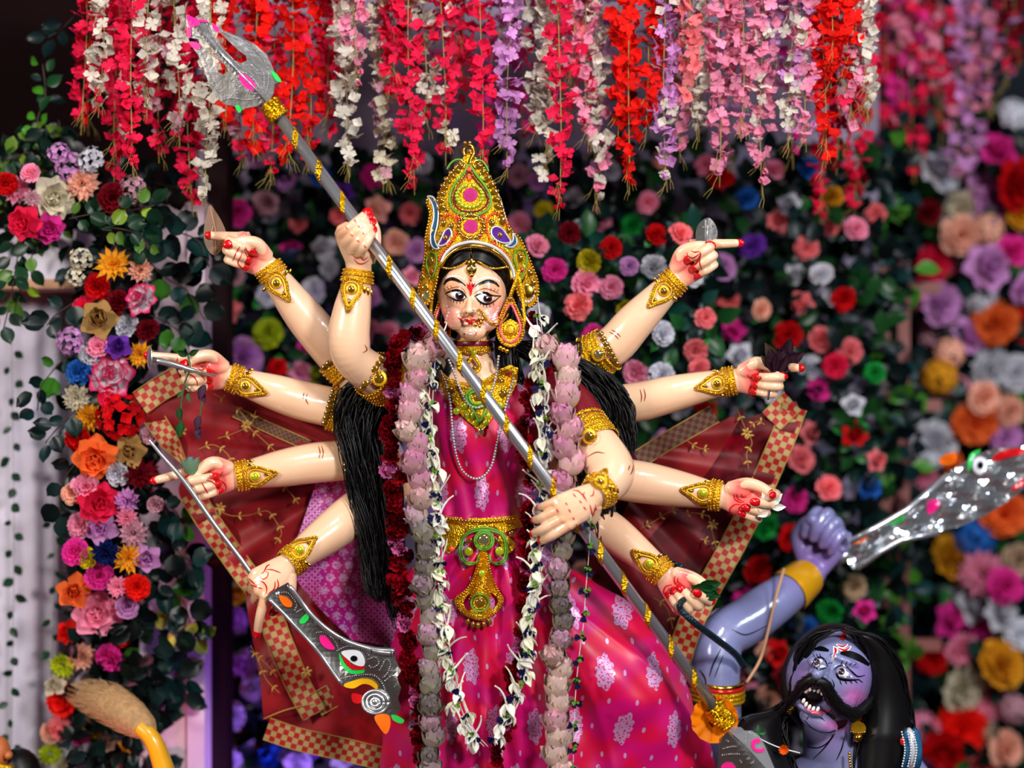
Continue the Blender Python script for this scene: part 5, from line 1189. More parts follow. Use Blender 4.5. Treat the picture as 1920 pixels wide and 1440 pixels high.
# --- forehead chain
fpos = lambda x, y: cast(BODY_BVH, x, y, -.12)[0]+np.array([0, -.010, 0])
CH = empty('forehead_chain', P(884, 500, -.14)); CH.parent = GOD; CH['label'] = 'golden forehead chain with a drop pendant'
def under(root, fn):
    """build children of a part that is an Empty, in world coordinates"""
    fn(); inv = Matrix.Translation(-Vector(root.location))
    for c in root.children: c.matrix_parent_inverse = inv
def f():
    hp = lambda x, y: P(x, y, min(cast(BODY_BVH, x, y, -.12)[0][1]-.012, -.128))
    for pts in ([(824, 500), (840, 503), (858, 500), (872, 492), (882, 484)], [(886, 484), (900, 492), (916, 501), (932, 503), (952, 500)]):
        bead_row(hp, pts, 2.2, 3.4, 'gold_smooth', CH, 'chain', 0)
        bead_row(lambda x, y: hp(x, y-4)+np.array([0, 0, -4.5*PX()]), pts, 1.7, 4.2, 'gold_smooth', CH, 'chain_drops', 0)
    bead_row(hp, [(883, 464), (883, 474), (884, 484)], 2.0, 3.4, 'gold_smooth', CH, 'chain', 0)
    for x, y, r_ in ((884, 492, 8), (884, 505, 10), (884, 516, 5)): gem('gold_smooth', hp(x, y), r_, r_*1.05, 5, CH, name='pendant')
    gem('gem_mirror', hp(884, 503)+np.array([0, -.006, 0]), 5, 6, 3, CH); gem('paint_red', hp(883, 524), 2, 5, 2, CH, name='drop')
under(CH, f)
# --- nose ring with chain
NR = empty('nose_ring', P(900, 595, -.16)); NR.parent = GOD; NR['label'] = 'thin golden nose ring with a chain to the ear'
def f():
    pts = [P(888+11*math.cos(a), 592+11*math.sin(a), -.176) for a in np.linspace(0, 2*math.pi, 20)]
    MB().tube(pts, .9*PX(), 6).build('ring', M['gold_smooth'], NR)
    np_ = lambda x, y: cast(BODY_BVH, x, y, -.12)[0]+np.array([0, -.006, 0])
    bead_row(np_, [(898, 580), (908, 588), (914, 600), (922, 606), (934, 604), (944, 594), (950, 580)], 2.0, 3.2, 'gold_smooth', NR, 'chain', 0)
    bead_row(np_, [(908, 592), (918, 604), (930, 610), (944, 602), (954, 588)], 1.8, 3.4, 'gold_smooth', NR, 'chain', 0)
    for x, y in ((892, 609), (897, 606), (902, 604), (905, 598), (908, 592), (899, 611)): gem('gold_smooth', np_(x, y), 2.4, 4.4, 2, NR, -20, name='drop')
under(NR, f)
# --- earrings
def earring(cx, cy, s, d, lab):
    E_ = empty('earring', P(cx, cy, d)); E_.parent = GOD; E_['label'] = lab
    pos = lambda x, y: P(cx+(x-957)*s, cy+(y-600), d)
    def f():
        mb = MB(); plate_poly(mb, smooth_outline([(957, 552), (968, 572), (980, 598), (984, 622), (976, 642), (957, 652), (938, 642), (930, 622), (934, 598), (946, 572)], 4), pos, .008, 8,
            holes=[smooth_outline([(957, 574), (966, 590), (972, 606), (957, 598), (943, 606), (948, 590)], 3)]); mb.build('plate', M['gold'], E_, smooth=False)
        piping(pos, [(957, 570), (968, 590), (976, 614), (970, 634), (957, 642), (944, 634), (937, 614), (946, 590)], 2.2, 'pink_piping', E_, closed=True)
        bead_row(pos, [(957, 556), (970, 580), (981, 610), (979, 634), (966, 647), (957, 650), (948, 647), (935, 634), (933, 610), (944, 580)], 2.4, 5, 'gold_smooth', E_, 'gold_beads', closed=True)
        gem('gold_thread', pos(957, 617)+np.array([0, -.005, 0]), 13, 13, 4, E_, name='boss'); bead_row(pos, oval(957, 617, 8, 8), 1.8, 4, 'gold_smooth', E_, 'gold_beads', .012, True)
        for x, y in ((944, 655), (951, 658), (938, 652)): gem('gold_smooth', pos(x, y), 4.5, 4.5, 4.5, E_, name='bell')
        gem('gem_amber', pos(957, 560)+np.array([0, -.004, 0]), 5, 5, 4, E_)
        MB().tube([pos(957, 556), pos(966, 530), pos(974, 505)], 3.5*PX(), 8).build('strap', M['gold'], E_)
        MB().tube([pos(975, 640), pos(984, 600), pos(978, 540), pos(970, 510)], 3.0*PX(), 8).build('strap', M['gold'], E_)
    under(E_, f)
earring(957, 600, 1.0, -.118, 'large golden teardrop earring with pink piping, fully in view')
earring(826, 604, -.72, -.075, 'golden teardrop earring partly hidden behind the trident shaft')
# --- choker, bib, pearls
CHK = empty('choker', P(887, 650, -.08)); CHK.parent = GOD; CHK['label'] = 'maroon and gold choker with a round pendant'
def f():
    def band(y0, y1, r, key, nm):
        rg = []
        for y, g in ((y0, 0), ((y0+y1)/2, 1.5), (y1, 0)):
            q = [(886, 600, -.03, 30, .045), (887, 660, -.03, 34, .048), (890, 690, -.03, 42, .055)]
            rx = np.interp(y, [600, 660, 690], [30, 34, 42])+r+g; rd = np.interp(y, [600, 660, 690], [.045, .048, .055])+(r+g)*PX()
            rg.append(ell_ring(887, y, -.03, rx, rd))
        MB().loft(rg, cap=False).build(nm, M[key], CHK)
    band(640, 651, 3, 'maroon_piping', 'velvet_band'); band(638, 641, 4, 'gold', 'trim'); band(650, 659, 4.5, 'gold', 'gold_band')
    sc_ = lambda x, y: P(x, y, -.03-.053*math.sqrt(max(0, 1-((x-887)/42)**2))-.004)
    bead_row(sc_, [(850+i*6, 661+2.5*math.sin(i*1.6)) for i in range(13)], 2.6, 4, 'gold_smooth', CHK, 'gold_beads', 0)
    gem('gem_lime', sc_(888, 661)+np.array([0, -.004, 0]), 6.5, 6.5, 4, CHK, name='pendant')
under(CHK, f)
tpos = lambda x, y: P(x, y, min(max(cast(TORSO_BVH, x, y, -.10)[0][1], -.165), -.088)-.006)
BIBO = [(824, 694), (838, 706), (862, 716), (888, 718), (914, 708), (938, 692), (956, 684), (972, 690), (970, 712), (962, 734), (954, 750), (944, 766), (932, 770), (922, 784), (912, 800), (900, 812), (890, 800), (878, 790), (866, 780), (856, 764), (846, 750), (832, 738), (824, 718)]
mb = MB(); plate_poly(mb, BIBO, lambda x, y: tpos(x, y)+np.array([0, -.003, 0]), .004, 7); BIB = mb.build('necklace', M['gold'], GOD, smooth=False); BIB['label'] = 'broad golden bib necklace with green piping and amber stones'
bpos = lambda x, y: tpos(x, y)+np.array([0, -.006, 0])
for q in (0, 6): bead_row(bpos, [(828, 698+q), (842, 710+q), (864, 720+q), (888, 722+q), (914, 712+q), (938, 697+q), (962, 690+q)], 2.0, 4, 'gem_amber' if q else 'gold_smooth', BIB, 'gold_beads')
piping(bpos, [(874, 742), (882, 732), (894, 728), (908, 732), (916, 744), (912, 758), (896, 764), (880, 758)], 3.0, 'green_piping', BIB, closed=True)
piping(bpos, [(880, 742), (888, 735), (902, 736), (909, 746), (900, 757), (886, 755)], 2.6, 'green_piping', BIB, closed=True)
piping(bpos, [(884, 764), (892, 776), (900, 790), (908, 776), (914, 762)], 2.8, 'green_piping', BIB)
for x, y, rx, ry in ((897, 745, 9, 8), (846, 732, 8, 6), (843, 746, 8, 6), (938, 716, 8, 8), (943, 738, 8, 8), (938, 760, 7, 6), (871, 763, 7, 7), (856, 771, 7, 7), (876, 780, 4.5, 8), (886, 780, 4.5, 8), (892, 793, 7, 6), (911, 793, 6, 6), (916, 780, 5, 7)): gem('gem_amber' if y < 755 else 'gem_lime', bpos(x, y), rx, ry, 3.4, BIB)
gem('gem_mirror', bpos(902, 808), 6, 8.5, 4, BIB, name='drop')
for x, y in ((860, 728), (918, 722), (955, 702)): gem('gem_red', bpos(x, y), 5, 5, 2.4, BIB)
piping(bpos, [(887, 668), (877, 684), (880, 694), (890, 698), (899, 692), (898, 682)], 3.4, 'gold', BIB, closed=True, lift=.002); gem('gem_amber', bpos(890, 690), 5, 4, 3, BIB)
for pts in ([(826, 696), (838, 726), (845, 760), (848, 800), (854, 846), (866, 880), (886, 896), (906, 893), (922, 872), (932, 832), (942, 790), (952, 750), (964, 706)], [(842, 676), (852, 700), (862, 728), (872, 750), (888, 764), (906, 760), (920, 738), (930, 706), (935, 668)]):
    bead_row(lambda x, y: tpos(x, y)+np.array([0, -.008, 0]), pts, 2.9, 5.6, 'pearl', GOD, 'pearl_string', .004)
# --- belt
brows = [(960, 817, 977, 0, .108), (965, 816, 979, 0, .112), (980, 814, 983, 0, .114), (985, 813, 984, 0, .110)]
rg = []
for (y, xl, xr, d0, rd) in brows:
    rg.append([P((xl+xr)/2+(xr-xl)/2*1.02*math.cos(a), y+6*(math.sin(a) > 0)*math.sin(a)-2, d0)+np.array([0, -(rd+.006)*math.sin(a), 0]) for a in np.linspace(0, 2*math.pi, 80, endpoint=False)])
BELT = MB().loft(rg, cap=False).build('belt', M['gold'], GOD); BELT['label'] = 'golden waist belt with a large bell shaped pendant'
wpos = lambda x, y: cast(TORSO_BVH, x, y, -.11)[0]+np.array([0, -.012, 0])
bead_row(lambda x, y: wpos(x, y)+np.array([0, -.004, 0]), [(826, 968), (860, 974), (896, 977), (932, 976), (966, 971)], 3.4, 6, 'gold_smooth', BELT, 'gold_beads')
mb = MB()
for hx, s in ((846, 1), (950, -1)):
    plate_poly(mb, smooth_outline([(hx-24, 984), (hx+22, 986), (hx+18*s+4, 1004), (hx+8*s, 1026), (hx-6*s, 1036), (hx-16*s, 1016)], 3), lambda x, y: wpos(x, y)+np.array([0, -.002, 0]), .004, 8)
PEND = (smooth_outline([(899, 1034), (913, 1034), (918, 1056), (924, 1082), (934, 1104), (945, 1122), (934, 1144), (918, 1158), (902, 1162), (884, 1158), (864, 1146), (852, 1122), (872, 1104), (886, 1082), (894, 1056)], 3))
plate_poly(mb, PEND, lambda x, y: wpos(x, y)+np.array([0, -.002, 0]), .004, 8, holes=[smooth_outline([(869, 1128), (882, 1112), (884, 1136), (878, 1144)], 3), smooth_outline([(934, 1124), (920, 1110), (919, 1134), (925, 1142)], 3)])
plate_poly(mb, oval(908, 1012, 20, 20), lambda x, y: wpos(x, y)+np.array([0, -.003, 0]), .004, 8)
mb.build('pendant', M['gold'], BELT, smooth=False)
bw = lambda x, y: wpos(x, y)+np.array([0, -.005, 0])
for rr_, in ((18,), (14.5,)): piping(bw, oval(908, 1012, rr_, rr_, 0, 12), 2.0, 'green_piping', BELT, closed=True)
for dx in (0, 4):
    piping(bw, [(898, 1040), (894, 1052), (880, 1057-dx), (867+dx, 1048), (862+dx, 1028), (868+dx, 1006), (884, 993+dx), (908, 988+dx), (932, 993+dx), (948-dx, 1006), (952-dx, 1028), (948-dx, 1048), (936, 1057-dx), (922, 1052), (918, 1038)], 2.0, 'green_piping', BELT)
gem('gem_mirror', bw(908, 1012), 12, 12, 5, BELT); gem('gem_lime', bw(879, 1033), 8.5, 8.5, 4, BELT); gem('gem_lime', bw(937, 1032), 8.5, 8.5, 4, BELT)
gem('gem_amber', bw(880, 1013), 8, 4, 3, BELT, -35); gem('gem_amber', bw(934, 1013), 8, 4, 3, BELT, 35); gem('gem_lime', bw(904, 1074), 6.5, 7, 4, BELT); gem('orange_bead', bw(847, 1028), 6, 5, 3, BELT); gem('gem_amber', bw(838, 996), 7, 6, 3, BELT); gem('gem_amber', bw(960, 1000), 7, 6, 3, BELT)
bead_row(bw, [(900, 1040), (896, 1066), (884, 1092), (866, 1112), (858, 1122)], 2.4, 5, 'gold_smooth', BELT, 'gold_beads'); bead_row(bw, [(914, 1040), (919, 1066), (928, 1092), (938, 1112), (941, 1122)], 2.4, 5, 'gold_smooth', BELT, 'gold_beads')
bead_row(bw, [(858, 1126), (866, 1142), (884, 1154), (902, 1158), (920, 1153), (936, 1140), (941, 1126)], 2.0, 5, 'gem_amber', BELT, 'amber_beads')
bead_row(bw, [(902, 1088), (890, 1104), (880, 1122)], 2.2, 5, 'gold_smooth', BELT, 'gold_beads'); bead_row(bw, [(904, 1088), (916, 1104), (922, 1122)], 2.2, 5, 'gold_smooth', BELT, 'gold_beads')
piping(bw, oval(900, 1128, 16, 16, 0, 12), 2.2, 'green_piping', BELT, closed=True); gem('gem_amber', bw(900, 1128), 9, 9, 4, BELT); bead_row(bw, oval(900, 1128, 10.5, 10.5, 0, 12), 1.4, 3.4, 'gold_smooth', BELT, 'gold_beads', .008, True)
for x, y, rl in ((877, 1164, 25), (887, 1169, 12), (897, 1171, 0), (908, 1169, -10), (918, 1164, -25)): gem('gem_amber', bw(x, y), 4.4, 6.6, 4, BELT, rl, name='drop')
# --- bracelets and armlets
def arm_frame(nm, back):
    """point, axis (towards the shoulder) and radius at a distance in px back from the wrist"""
    path = ARMS[nm][0]; pts = [P(*q[:3]) for q in path]; cp = catmull(pts, 8); rr_ = [v[0] for v in catmull([[q[3]*PX(q[2])] for q in path], 8)]
    acc = 0
    for i in range(len(cp)-1, 0, -1):
        L_ = np.linalg.norm(cp[i]-cp[i-1])/PX()
        if acc+L_ >= back:
            t = (back-acc)/L_; return cp[i]+(cp[i-1]-cp[i])*t, unit(cp[i-1]-cp[i]), rr_[i]+(rr_[i-1]-rr_[i])*t
        acc += L_
    return cp[0], unit(cp[0]-cp[1]), rr_[0]
def to_px(p): return 960+p[0]/(DIST+p[1])*FPX, 720-(p[2]-ZC)/(DIST+p[1])*FPX
def cuff(nm, b0, b1, grow, parent, key='gold', ridges=5, name='band'):
    rg = []; n = ridges*4
    for i in range(n+1):
        c, ax, r = arm_frame(nm, b0+(b1-b0)*i/n); e = unit(np.cross(ax, [.1, .97, .2])); g = np.cross(ax, e)
        R_ = r+(grow+1.3*abs(math.sin(math.pi*i/4)))*PX()
        rg.append([c+(e*math.cos(a)+g*math.sin(a))*R_ for a in np.linspace(0, 2*math.pi, 36, endpoint=False)])
    return MB().loft(rg, cap=False).build(name, M[key], parent)
WORD = dict(L1='left trident hand', L2='hand with the brown clear leaf', L3='hand with the silver ladle', L4='hand with the lotus bud', L5='sword hand', R1='hand with the silver leaf', R2='hand with dried leaves', R3='right trident hand', R4='hand with the white flower', R5='hand with the black cord')
for nm in ARMS:
    c0, ax0, r0 = arm_frame(nm, 14)
    B = empty('bracelet', c0); B.parent = GOD; B['label'] = 'golden bracelet with a leaf shaped plate, '+WORD[nm]
    def f():
        s0 = -2 if nm not in ('R3',) else -6
        cuff(nm, s0, s0+12, 3.2, B); cuff(nm, s0+13, s0+24, 2.4, B)
        mbx = MB()
        for bb, gg in ((s0+3, 5.0), (s0+9, 5.0), (s0+16, 4.2), (s0+21, 4.2)):
            c_, ax_, r_ = arm_frame(nm, bb); e_ = unit(np.cross(ax_, [.1, .97, .2])); g_ = np.cross(ax_, e_)
            for a_ in np.arange(0, 6.28, 5.2*PX()/r_): mbx.ellipsoid(c_+(e_*math.cos(a_)+g_*math.sin(a_))*(r_+gg*PX()), np.ones(3)*1.7*PX(), None, 6, 4)
        ob = mbx.build('bead_rows', M['gold_smooth'], B); ob['kind'] = 'stuff'
        c1, ax, r1 = arm_frame(nm, 22); x1, y1 = to_px(c1); c2, _, _ = arm_frame(nm, 70); x2, y2 = to_px(c2); t = np.array([x2-x1, y2-y1]); Lp = np.linalg.norm(t); t /= Lp; nn = np.array([-t[1], t[0]])
        sgn = {'L1': .30, 'L2': .15, 'L3': .25, 'L4': .25, 'L5': -.30, 'R1': .05, 'R2': .0, 'R3': -.3, 'R4': .0, 'R5': -.15}[nm]
        L_ = min(Lp, 50) if nm != 'R3' else 30; o = np.array([x1, y1])+nn*sgn*(r1/PX())
        loc = lambda s, w: tuple(o+t*s*L_+nn*w)
        bp_ = lambda x, y: cast(BODY_BVH, x, y, c0[1])[0]+np.array([0, -.004, 0])
        W_ = 18 if nm != 'R3' else 15
        outl = [loc(-.1, -W_*.55), loc(.15, -W_), loc(.45, -W_*.9), loc(.8, -W_*.45), loc(1.12, 0), loc(.8, W_*.45), loc(.45, W_*.9), loc(.15, W_), loc(-.1, W_*.55)]
        piping(bp_, outl, 3.0, 'gold', B, 'leaf_frame', closed=True, lift=.001); piping(bp_, [tuple(np.array(loc(.3, 0))+(np.array(q)-np.array(loc(.3, 0)))*.74) for q in outl], 1.8, 'gold_thread', B, 'leaf_frame', closed=True, lift=.001)
        bead_row(bp_, outl, 1.6, 4.2, 'gem_amber', B, 'beads', .005, True)
        g = loc(.26, 0); gem('gold_thread', bp_(*g), 10.5, 10.5, 3, B, name='setting'); gem('gem_lime' if nm in ('L5', 'R4', 'R5', 'L4') else 'gem_amber', bp_(*g)+np.array([0, -.003, 0]), 6.8, 6.8, 4, B)
        g2 = loc(.74, 0); gem('gem_amber', bp_(*g2), 6.5, 3.4, 3, B, -math.degrees(math.atan2(t[1], t[0])))
        for w in (-1, 1):
            for q in range(3):
                p_ = loc(.16+.04*q, w*(W_*1.1+3+7*q)); pp, nn_ = cast(BODY_BVH, *p_, 9)
                if abs(pp[1]-c0[1]) < r1+.03: gem('gold_smooth', pp+np.array([0, -.002, 0]), 9, 3.6, 3, B, -math.degrees(math.atan2(t[1], t[0])), name='gold_petal')
    under(B, f)
ARML = dict(L1=(216, 262), L2=(212, 250), L3=(196, 232), L4=(206, 240), R1=(184, 232), R3=(128, 184), L5=(196, 220))
for nm, (b0, b1) in ARML.items():
    c0, ax0, r0 = arm_frame(nm, (b0+b1)/2)
    B = empty('armlet', c0); B.parent = GOD; B['label'] = 'golden upper arm band above the '+WORD[nm]
    def f():
        cuff(nm, b0, b1, 3.5, B, ridges=6)
        mbx = MB()
        for bb in np.linspace(b0+3, b1-3, 5):
            c_, ax_, r_ = arm_frame(nm, bb); e_ = unit(np.cross(ax_, [.1, .97, .2])); g_ = np.cross(ax_, e_)
            for a_ in np.arange(0, 6.28, 6*PX()/r_): mbx.ellipsoid(c_+(e_*math.cos(a_)+g_*math.sin(a_))*(r_+5*PX()), np.ones(3)*2.0*PX(), None, 6, 4)
        ob = mbx.build('bead_rows', M['gold_smooth'], B); ob['kind'] = 'stuff'
        x0, y0 = to_px(arm_frame(nm, (b0+b1)/2)[0]); R_ = r0/PX()
        ap = lambda x, y: cast(BODY_BVH, x, y, c0[1])[0]+np.array([0, -.009, 0])
        t = np.array(to_px(arm_frame(nm, b0)[0]))-np.array([x0, y0]); t /= np.linalg.norm(t); nn = np.array([-t[1], t[0]])
        for w in (np.linspace(-.8, .8, 7) if nm != 'R3' else ()):      # scalloped lower edge
            q = np.array(to_px(arm_frame(nm, b0+1)[0]))+nn*R_*w
            if abs(ap(*q)[1]-c0[1]) > r0+.04: continue
            gem('gem_amber', ap(*q)+np.array([0, .004, 0]), 8, 6, 3.4, B, -math.degrees(math.atan2(t[1], t[0])), name='gold_petal')
        if nm in ('R1', 'R3', 'L1'):
            gem('gold_thread', ap(x0, y0), 15, 15, 3.5, B, name='setting'); gem('gem_mirror' if nm == 'R1' else 'gem_amber', ap(x0, y0)+np.array([0, -.003, 0]), 9.5, 9.5, 4.5, B)
            bead_row(ap, oval(x0, y0, 13, 13), 2, 4.6, 'gold_smooth', B, 'beads', .005, True)
    under(B, f)
rebase(GOD)
for ch in GOD.children:       # Empties among the parts carry their own place in location
    if ch.type == 'EMPTY': ch.matrix_parent_inverse = Matrix.Translation(-Vector(GOD.location))
# ---------------------------------------------------------------- trident
RD = -.232                                    # depth of the shaft
ra, rb = np.array([508, 198.]), np.array([1366, 1362.])
TRI = empty('trident', P(1366, 1362, RD)); tag(TRI, 'long silver trident wound with gold ribbon, held in two hands', 'trident')
MB().tube([P(*ra, RD), P(*(ra+(rb-ra)*.5), RD), P(*rb, RD)], 11.5*PX(RD), 20).build('shaft', M['silver'], TRI)
def helix_ribbon(a, b, d, r, pitch, width, key, parent, name, phase=0, lift=1.5):
    A, B_ = P(*a, d), P(*b, d); ax = unit(B_-A); L_ = np.linalg.norm(B_-A); e = np.array([0, -1., 0]); g = np.cross(ax, e); k = PX(d); n = int(L_/k/4)
    G = []
    for i in range(n+1):
        s = L_*i/n; th = 2*math.pi*s/(pitch*k)+phase; row = []
        for j in range(5):
            w = (j/4-.5)*width*k; th2 = th; R_ = (r+lift*(1-.4*abs(j-2)/2)+.7*math.sin(i*2.1+j*1.7))*k
            row.append(A+ax*(s+w)+(e*math.cos(th2)+g*math.sin(th2))*R_)
        G.append(row)
    return MB().grid(G).build(name, M[key], parent)
helix_ribbon(ra, rb, RD, 11.5, 74, 15, 'gold_ribbon', TRI, 'gold_ribbon', phase=-.4)
def tie(x, y, parent, r=17, n=7, d=RD, dirv=(.594, .804)):
    mb = MB(); k = PX(d); ax = sv((dirv[0], -dirv[1], 0)); e = np.array([0, -1., 0]); g = np.cross(ax, e)
    for q in range(n):
        c = P(x, y, d)+ax*(q-n/2)*5*k; pts = [c+(e*math.cos(a)+g*math.sin(a))*(r+1.5*math.sin(3*a+q))*k+ax*1.5*math.sin(a+q)*k for a in np.linspace(0, 2*math.pi, 22)]
        mb.tube(pts, 3.6*k, 7)
    return mb.build('gold_tie', M['gold_ribbon'], parent)
tie(516, 210, TRI); tie(1352, 1344, TRI, 18, 9)
# head of sheet silver
HP = lambda x, y: P(x, y, RD-.012+.00010*abs((x-480)*.69-(y-170)*-.72)*0)
T_OUT = [(349, 27), (356, 33), (374, 36), (390, 38), (394, 50), (402, 76), (414, 94), (428, 108), (440, 118), (448, 116), (462, 108), (448, 98), (430, 86), (412, 66), (398, 42), (412, 56), (440, 68), (470, 80), (494, 96), (508, 114), (514, 132), (528, 154), (516, 158), (513, 172), (506, 190), (496, 196), (484, 198), (460, 202), (452, 212), (444, 200), (418, 194), (400, 178), (390, 156), (382, 130), (370, 100), (354, 80), (374, 84), (390, 100), (400, 124), (410, 138), (420, 134), (414, 114), (404, 98), (392, 84), (372, 72), (352, 70)]
# cleaner outline drawn as three blades on a bowl
center = [(349, 28), (376, 38), (390, 40), (397, 58), (410, 80), (428, 100), (444, 116), (456, 122)]
T_OUT = [(349, 28), (374, 37), (390, 40), (395, 54), (404, 74), (420, 94), (438, 112), (452, 119), (463, 113), (461, 104), (448, 95), (430, 78), (412, 60), (397, 43),
         (414, 55), (444, 67), (476, 82), (500, 102), (511, 126), (516, 138), (528, 154), (515, 157), (513, 174), (507, 186), (497, 194), (482, 199), (460, 203), (448, 212), (441, 200), (420, 195), (402, 180), (391, 156), (384, 132), (371, 102), (354, 80),
         (374, 82), (392, 96), (401, 116), (408, 134), (418, 140), (428, 134), (424, 122), (412, 112), (404, 98), (392, 84), (372, 73), (351, 70)]
def tri_d(x, y):
    # folded along the middle line from the tip to the shaft
    ax = np.array([.655, .755]); q = np.array([x-349, y-28]); w = abs(q[0]*ax[1]-q[1]*ax[0])
    return RD-.016+.00025*w
TP = lambda x, y: P(x, y, tri_d(x, y))
mb = MB(); plate_poly(mb, T_OUT, TP, .002, 6); mb.build('head', M['silver_foil'], TRI, smooth=False)
MB().tube([TP(370, 52)+np.array([0, -.002, 0]), TP(500, 190)+np.array([0, -.003, 0])], 2.0*PX(RD), 7).build('midrib', M['silver'], TRI)
def patch(pts, key, parent, pos, name, lift=.003):
    mb = MB(); plate_poly(mb, smooth_outline(pts, 3), lambda x, y: pos(x, y)+np.array([0, -lift, 0]), .0012, 6); return mb.build(name, M['paint_'+key], parent, smooth=False)
patch([(350, 29), (362, 33), (374, 38), (373, 47), (362, 51), (355, 50)], 'hotpink', TRI, TP, 'pink_patch'); patch([(375, 36), (389, 39), (388, 42), (375, 41)], 'hotpink', TRI, TP, 'pink_patch'); patch([(352, 52), (358, 54), (358, 70), (352, 70)], 'hotpink', TRI, TP, 'pink_patch')
patch([(398, 44), (408, 50), (412, 58), (406, 60), (400, 54)], 'hotpink', TRI, TP, 'pink_patch'); patch([(355, 79), (370, 80), (377, 88), (370, 94), (362, 90)], 'hotpink', TRI, TP, 'pink_patch')
patch([(449, 138), (464, 143), (476, 154), (481, 166), (472, 170), (460, 164), (451, 152)], 'hotpink', TRI, TP, 'pink_oval'); patch([(508, 134), (518, 138), (528, 153), (518, 152)], 'green', TRI, TP, 'green_patch'); patch([(441, 199), (449, 198), (453, 207), (448, 212)], 'green', TRI, TP, 'green_patch')
def emboss(lines, pos, parent, r=1.5, gap=4.6, name='embossed_dots', lift=.002):
    mb = MB()
    for pts in lines:
        c = np.array(catmull([(x, y, 0) for x, y in pts], 10))[:, :2]; s = np.concatenate([[0], np.cumsum(np.linalg.norm(np.diff(c, axis=0), axis=1))])
        for t in np.arange(0, s[-1], gap): mb.ellipsoid(pos(np.interp(t, s, c[:, 0]), np.interp(t, s, c[:, 1]))+np.array([0, -lift, 0]), np.ones(3)*r*PX(RD), None, 7, 5)
    o = mb.build(name, M['silver_bead'], parent); o['kind'] = 'stuff'; return o
emboss([[(388, 46), (398, 66), (412, 86), (430, 104), (452, 126)], [(362, 66), (382, 74), (398, 92), (412, 112), (428, 128), (438, 134)], [(418, 60), (444, 72), (470, 86), (492, 108), (502, 130)], [(374, 92), (386, 120), (394, 146), (404, 166), (418, 178)], [(446, 136), (444, 148), (452, 164), (468, 174), (486, 176)], [(452, 134), (466, 140), (478, 152), (486, 166)], [(422, 186), (440, 184), (460, 188), (486, 184)], [(434, 150), (442, 162), (446, 178)], [(472, 122), (484, 132), (498, 130)], [(504, 140), (503, 160), (498, 178)], [(494, 136), (496, 158), (490, 178)]], TP, TRI)
# lower blade of clear and silver foil
M['clear'] = sheer_mat('clear_plastic', srgb(190, 190, 195), .28); M['clear'].node_tree.nodes['Transparent BSDF'].inputs[0].default_value = (.92, .92, .93, 1)
M['clear'].node_tree.nodes['Principled BSDF'].inputs['Roughness'].default_value = .1
LB = lambda x, y: P(x, y, RD-.012+.0004*abs((x-1362)*.8-(y-1370)*.6))
mb = MB(); plate_poly(mb, [(1364, 1372), (1400, 1400), (1436, 1440), (1470, 1490), (1400, 1500), (1358, 1490), (1346, 1440), (1348, 1400), (1354, 1382)], LB, .0015, 8); mb.build('lower_blade', M['silver_foil'], TRI, smooth=False)
mb = MB(); plate_poly(mb, [(1366, 1370), (1376, 1362), (1390, 1364), (1396, 1370), (1410, 1370), (1424, 1380), (1436, 1402), (1452, 1440), (1462, 1490), (1472, 1490), (1436, 1440), (1400, 1400)], LB, .001, 8); mb.build('clear_wing', M['clear'], TRI, smooth=False)
patch([(1410, 1388), (1422, 1384), (1426, 1390), (1416, 1394), (1416, 1402), (1428, 1404), (1432, 1400), (1432, 1408), (1420, 1410), (1410, 1402)], 'hotpink', TRI, LB, 'pink_patch'); patch([(1352, 1436), (1364, 1429), (1378, 1436), (1380, 1450), (1366, 1444), (1354, 1452)], 'hotpink', TRI, LB, 'pink_patch')
emboss([[(1356, 1404), (1370, 1400), (1382, 1400)], [(1354, 1416), (1370, 1414), (1388, 1414)], [(1362, 1388), (1368, 1392)], [(1398, 1376), (1398, 1392), (1402, 1408)], [(1388, 1426), (1390, 1430)]], LB, TRI, 1.2, 4)
rebase(TRI)
# ---------------------------------------------------------------- curved sword with a painted eye
SW = empty('eye_sword', P(520, 1110, -.13)); tag(SW, 'curved silver sword with painted eye and bird beak end, held by the goddess', 'sword')
SP = lambda x, y: P(x, y, -.150-.05*max(0, (x-640)/120)+.006*math.sin((x-y)*.05)+.004*math.sin((x+y)*.045))
S_OUT = smooth_outline([(540, 1092), (562, 1122), (590, 1154), (624, 1184), (664, 1204), (704, 1214), (738, 1217)], 1)
S_OUT = [(540, 1092), (562, 1122), (590, 1154), (624, 1184), (664, 1204), (704, 1213), (740, 1216), (742, 1238), (752, 1258), (744, 1272), (752, 1290), (746, 1310), (752, 1326), (742, 1342), (716, 1346), (694, 1338), (680, 1322), (680, 1308), (692, 1298), (706, 1296), (710, 1288), (696, 1278), (680, 1276), (664, 1286), (644, 1288), (630, 1272), (612, 1246), (586, 1214), (556, 1180), (526, 1148), (498, 1120), (514, 1106)]
mb = MB(); plate_poly(mb, S_OUT, SP, .004, 9); mb.build('blade', M['silver_foil'], SW, smooth=False)
lift = lambda x, y: SP(x, y)+np.array([0, -.002, 0])
MB().tube([lift(*q) for q in [(q[0], q[1]) for q in catmull([(543, 1098, 0), (590, 1158, 0), (640, 1196, 0), (700, 1217, 0), (740, 1220, 0)], 8)]], 4.2*PX(-.15), 8).build('ridge', M['silver'], SW)
MB().tube([lift(*q) for q in [(q[0], q[1]) for q in catmull([(504, 1122, 0), (560, 1180, 0), (600, 1226, 0), (640, 1282, 0)], 8)]], 3.4*PX(-.15), 8).build('ridge', M['silver'], SW)
mb = MB()
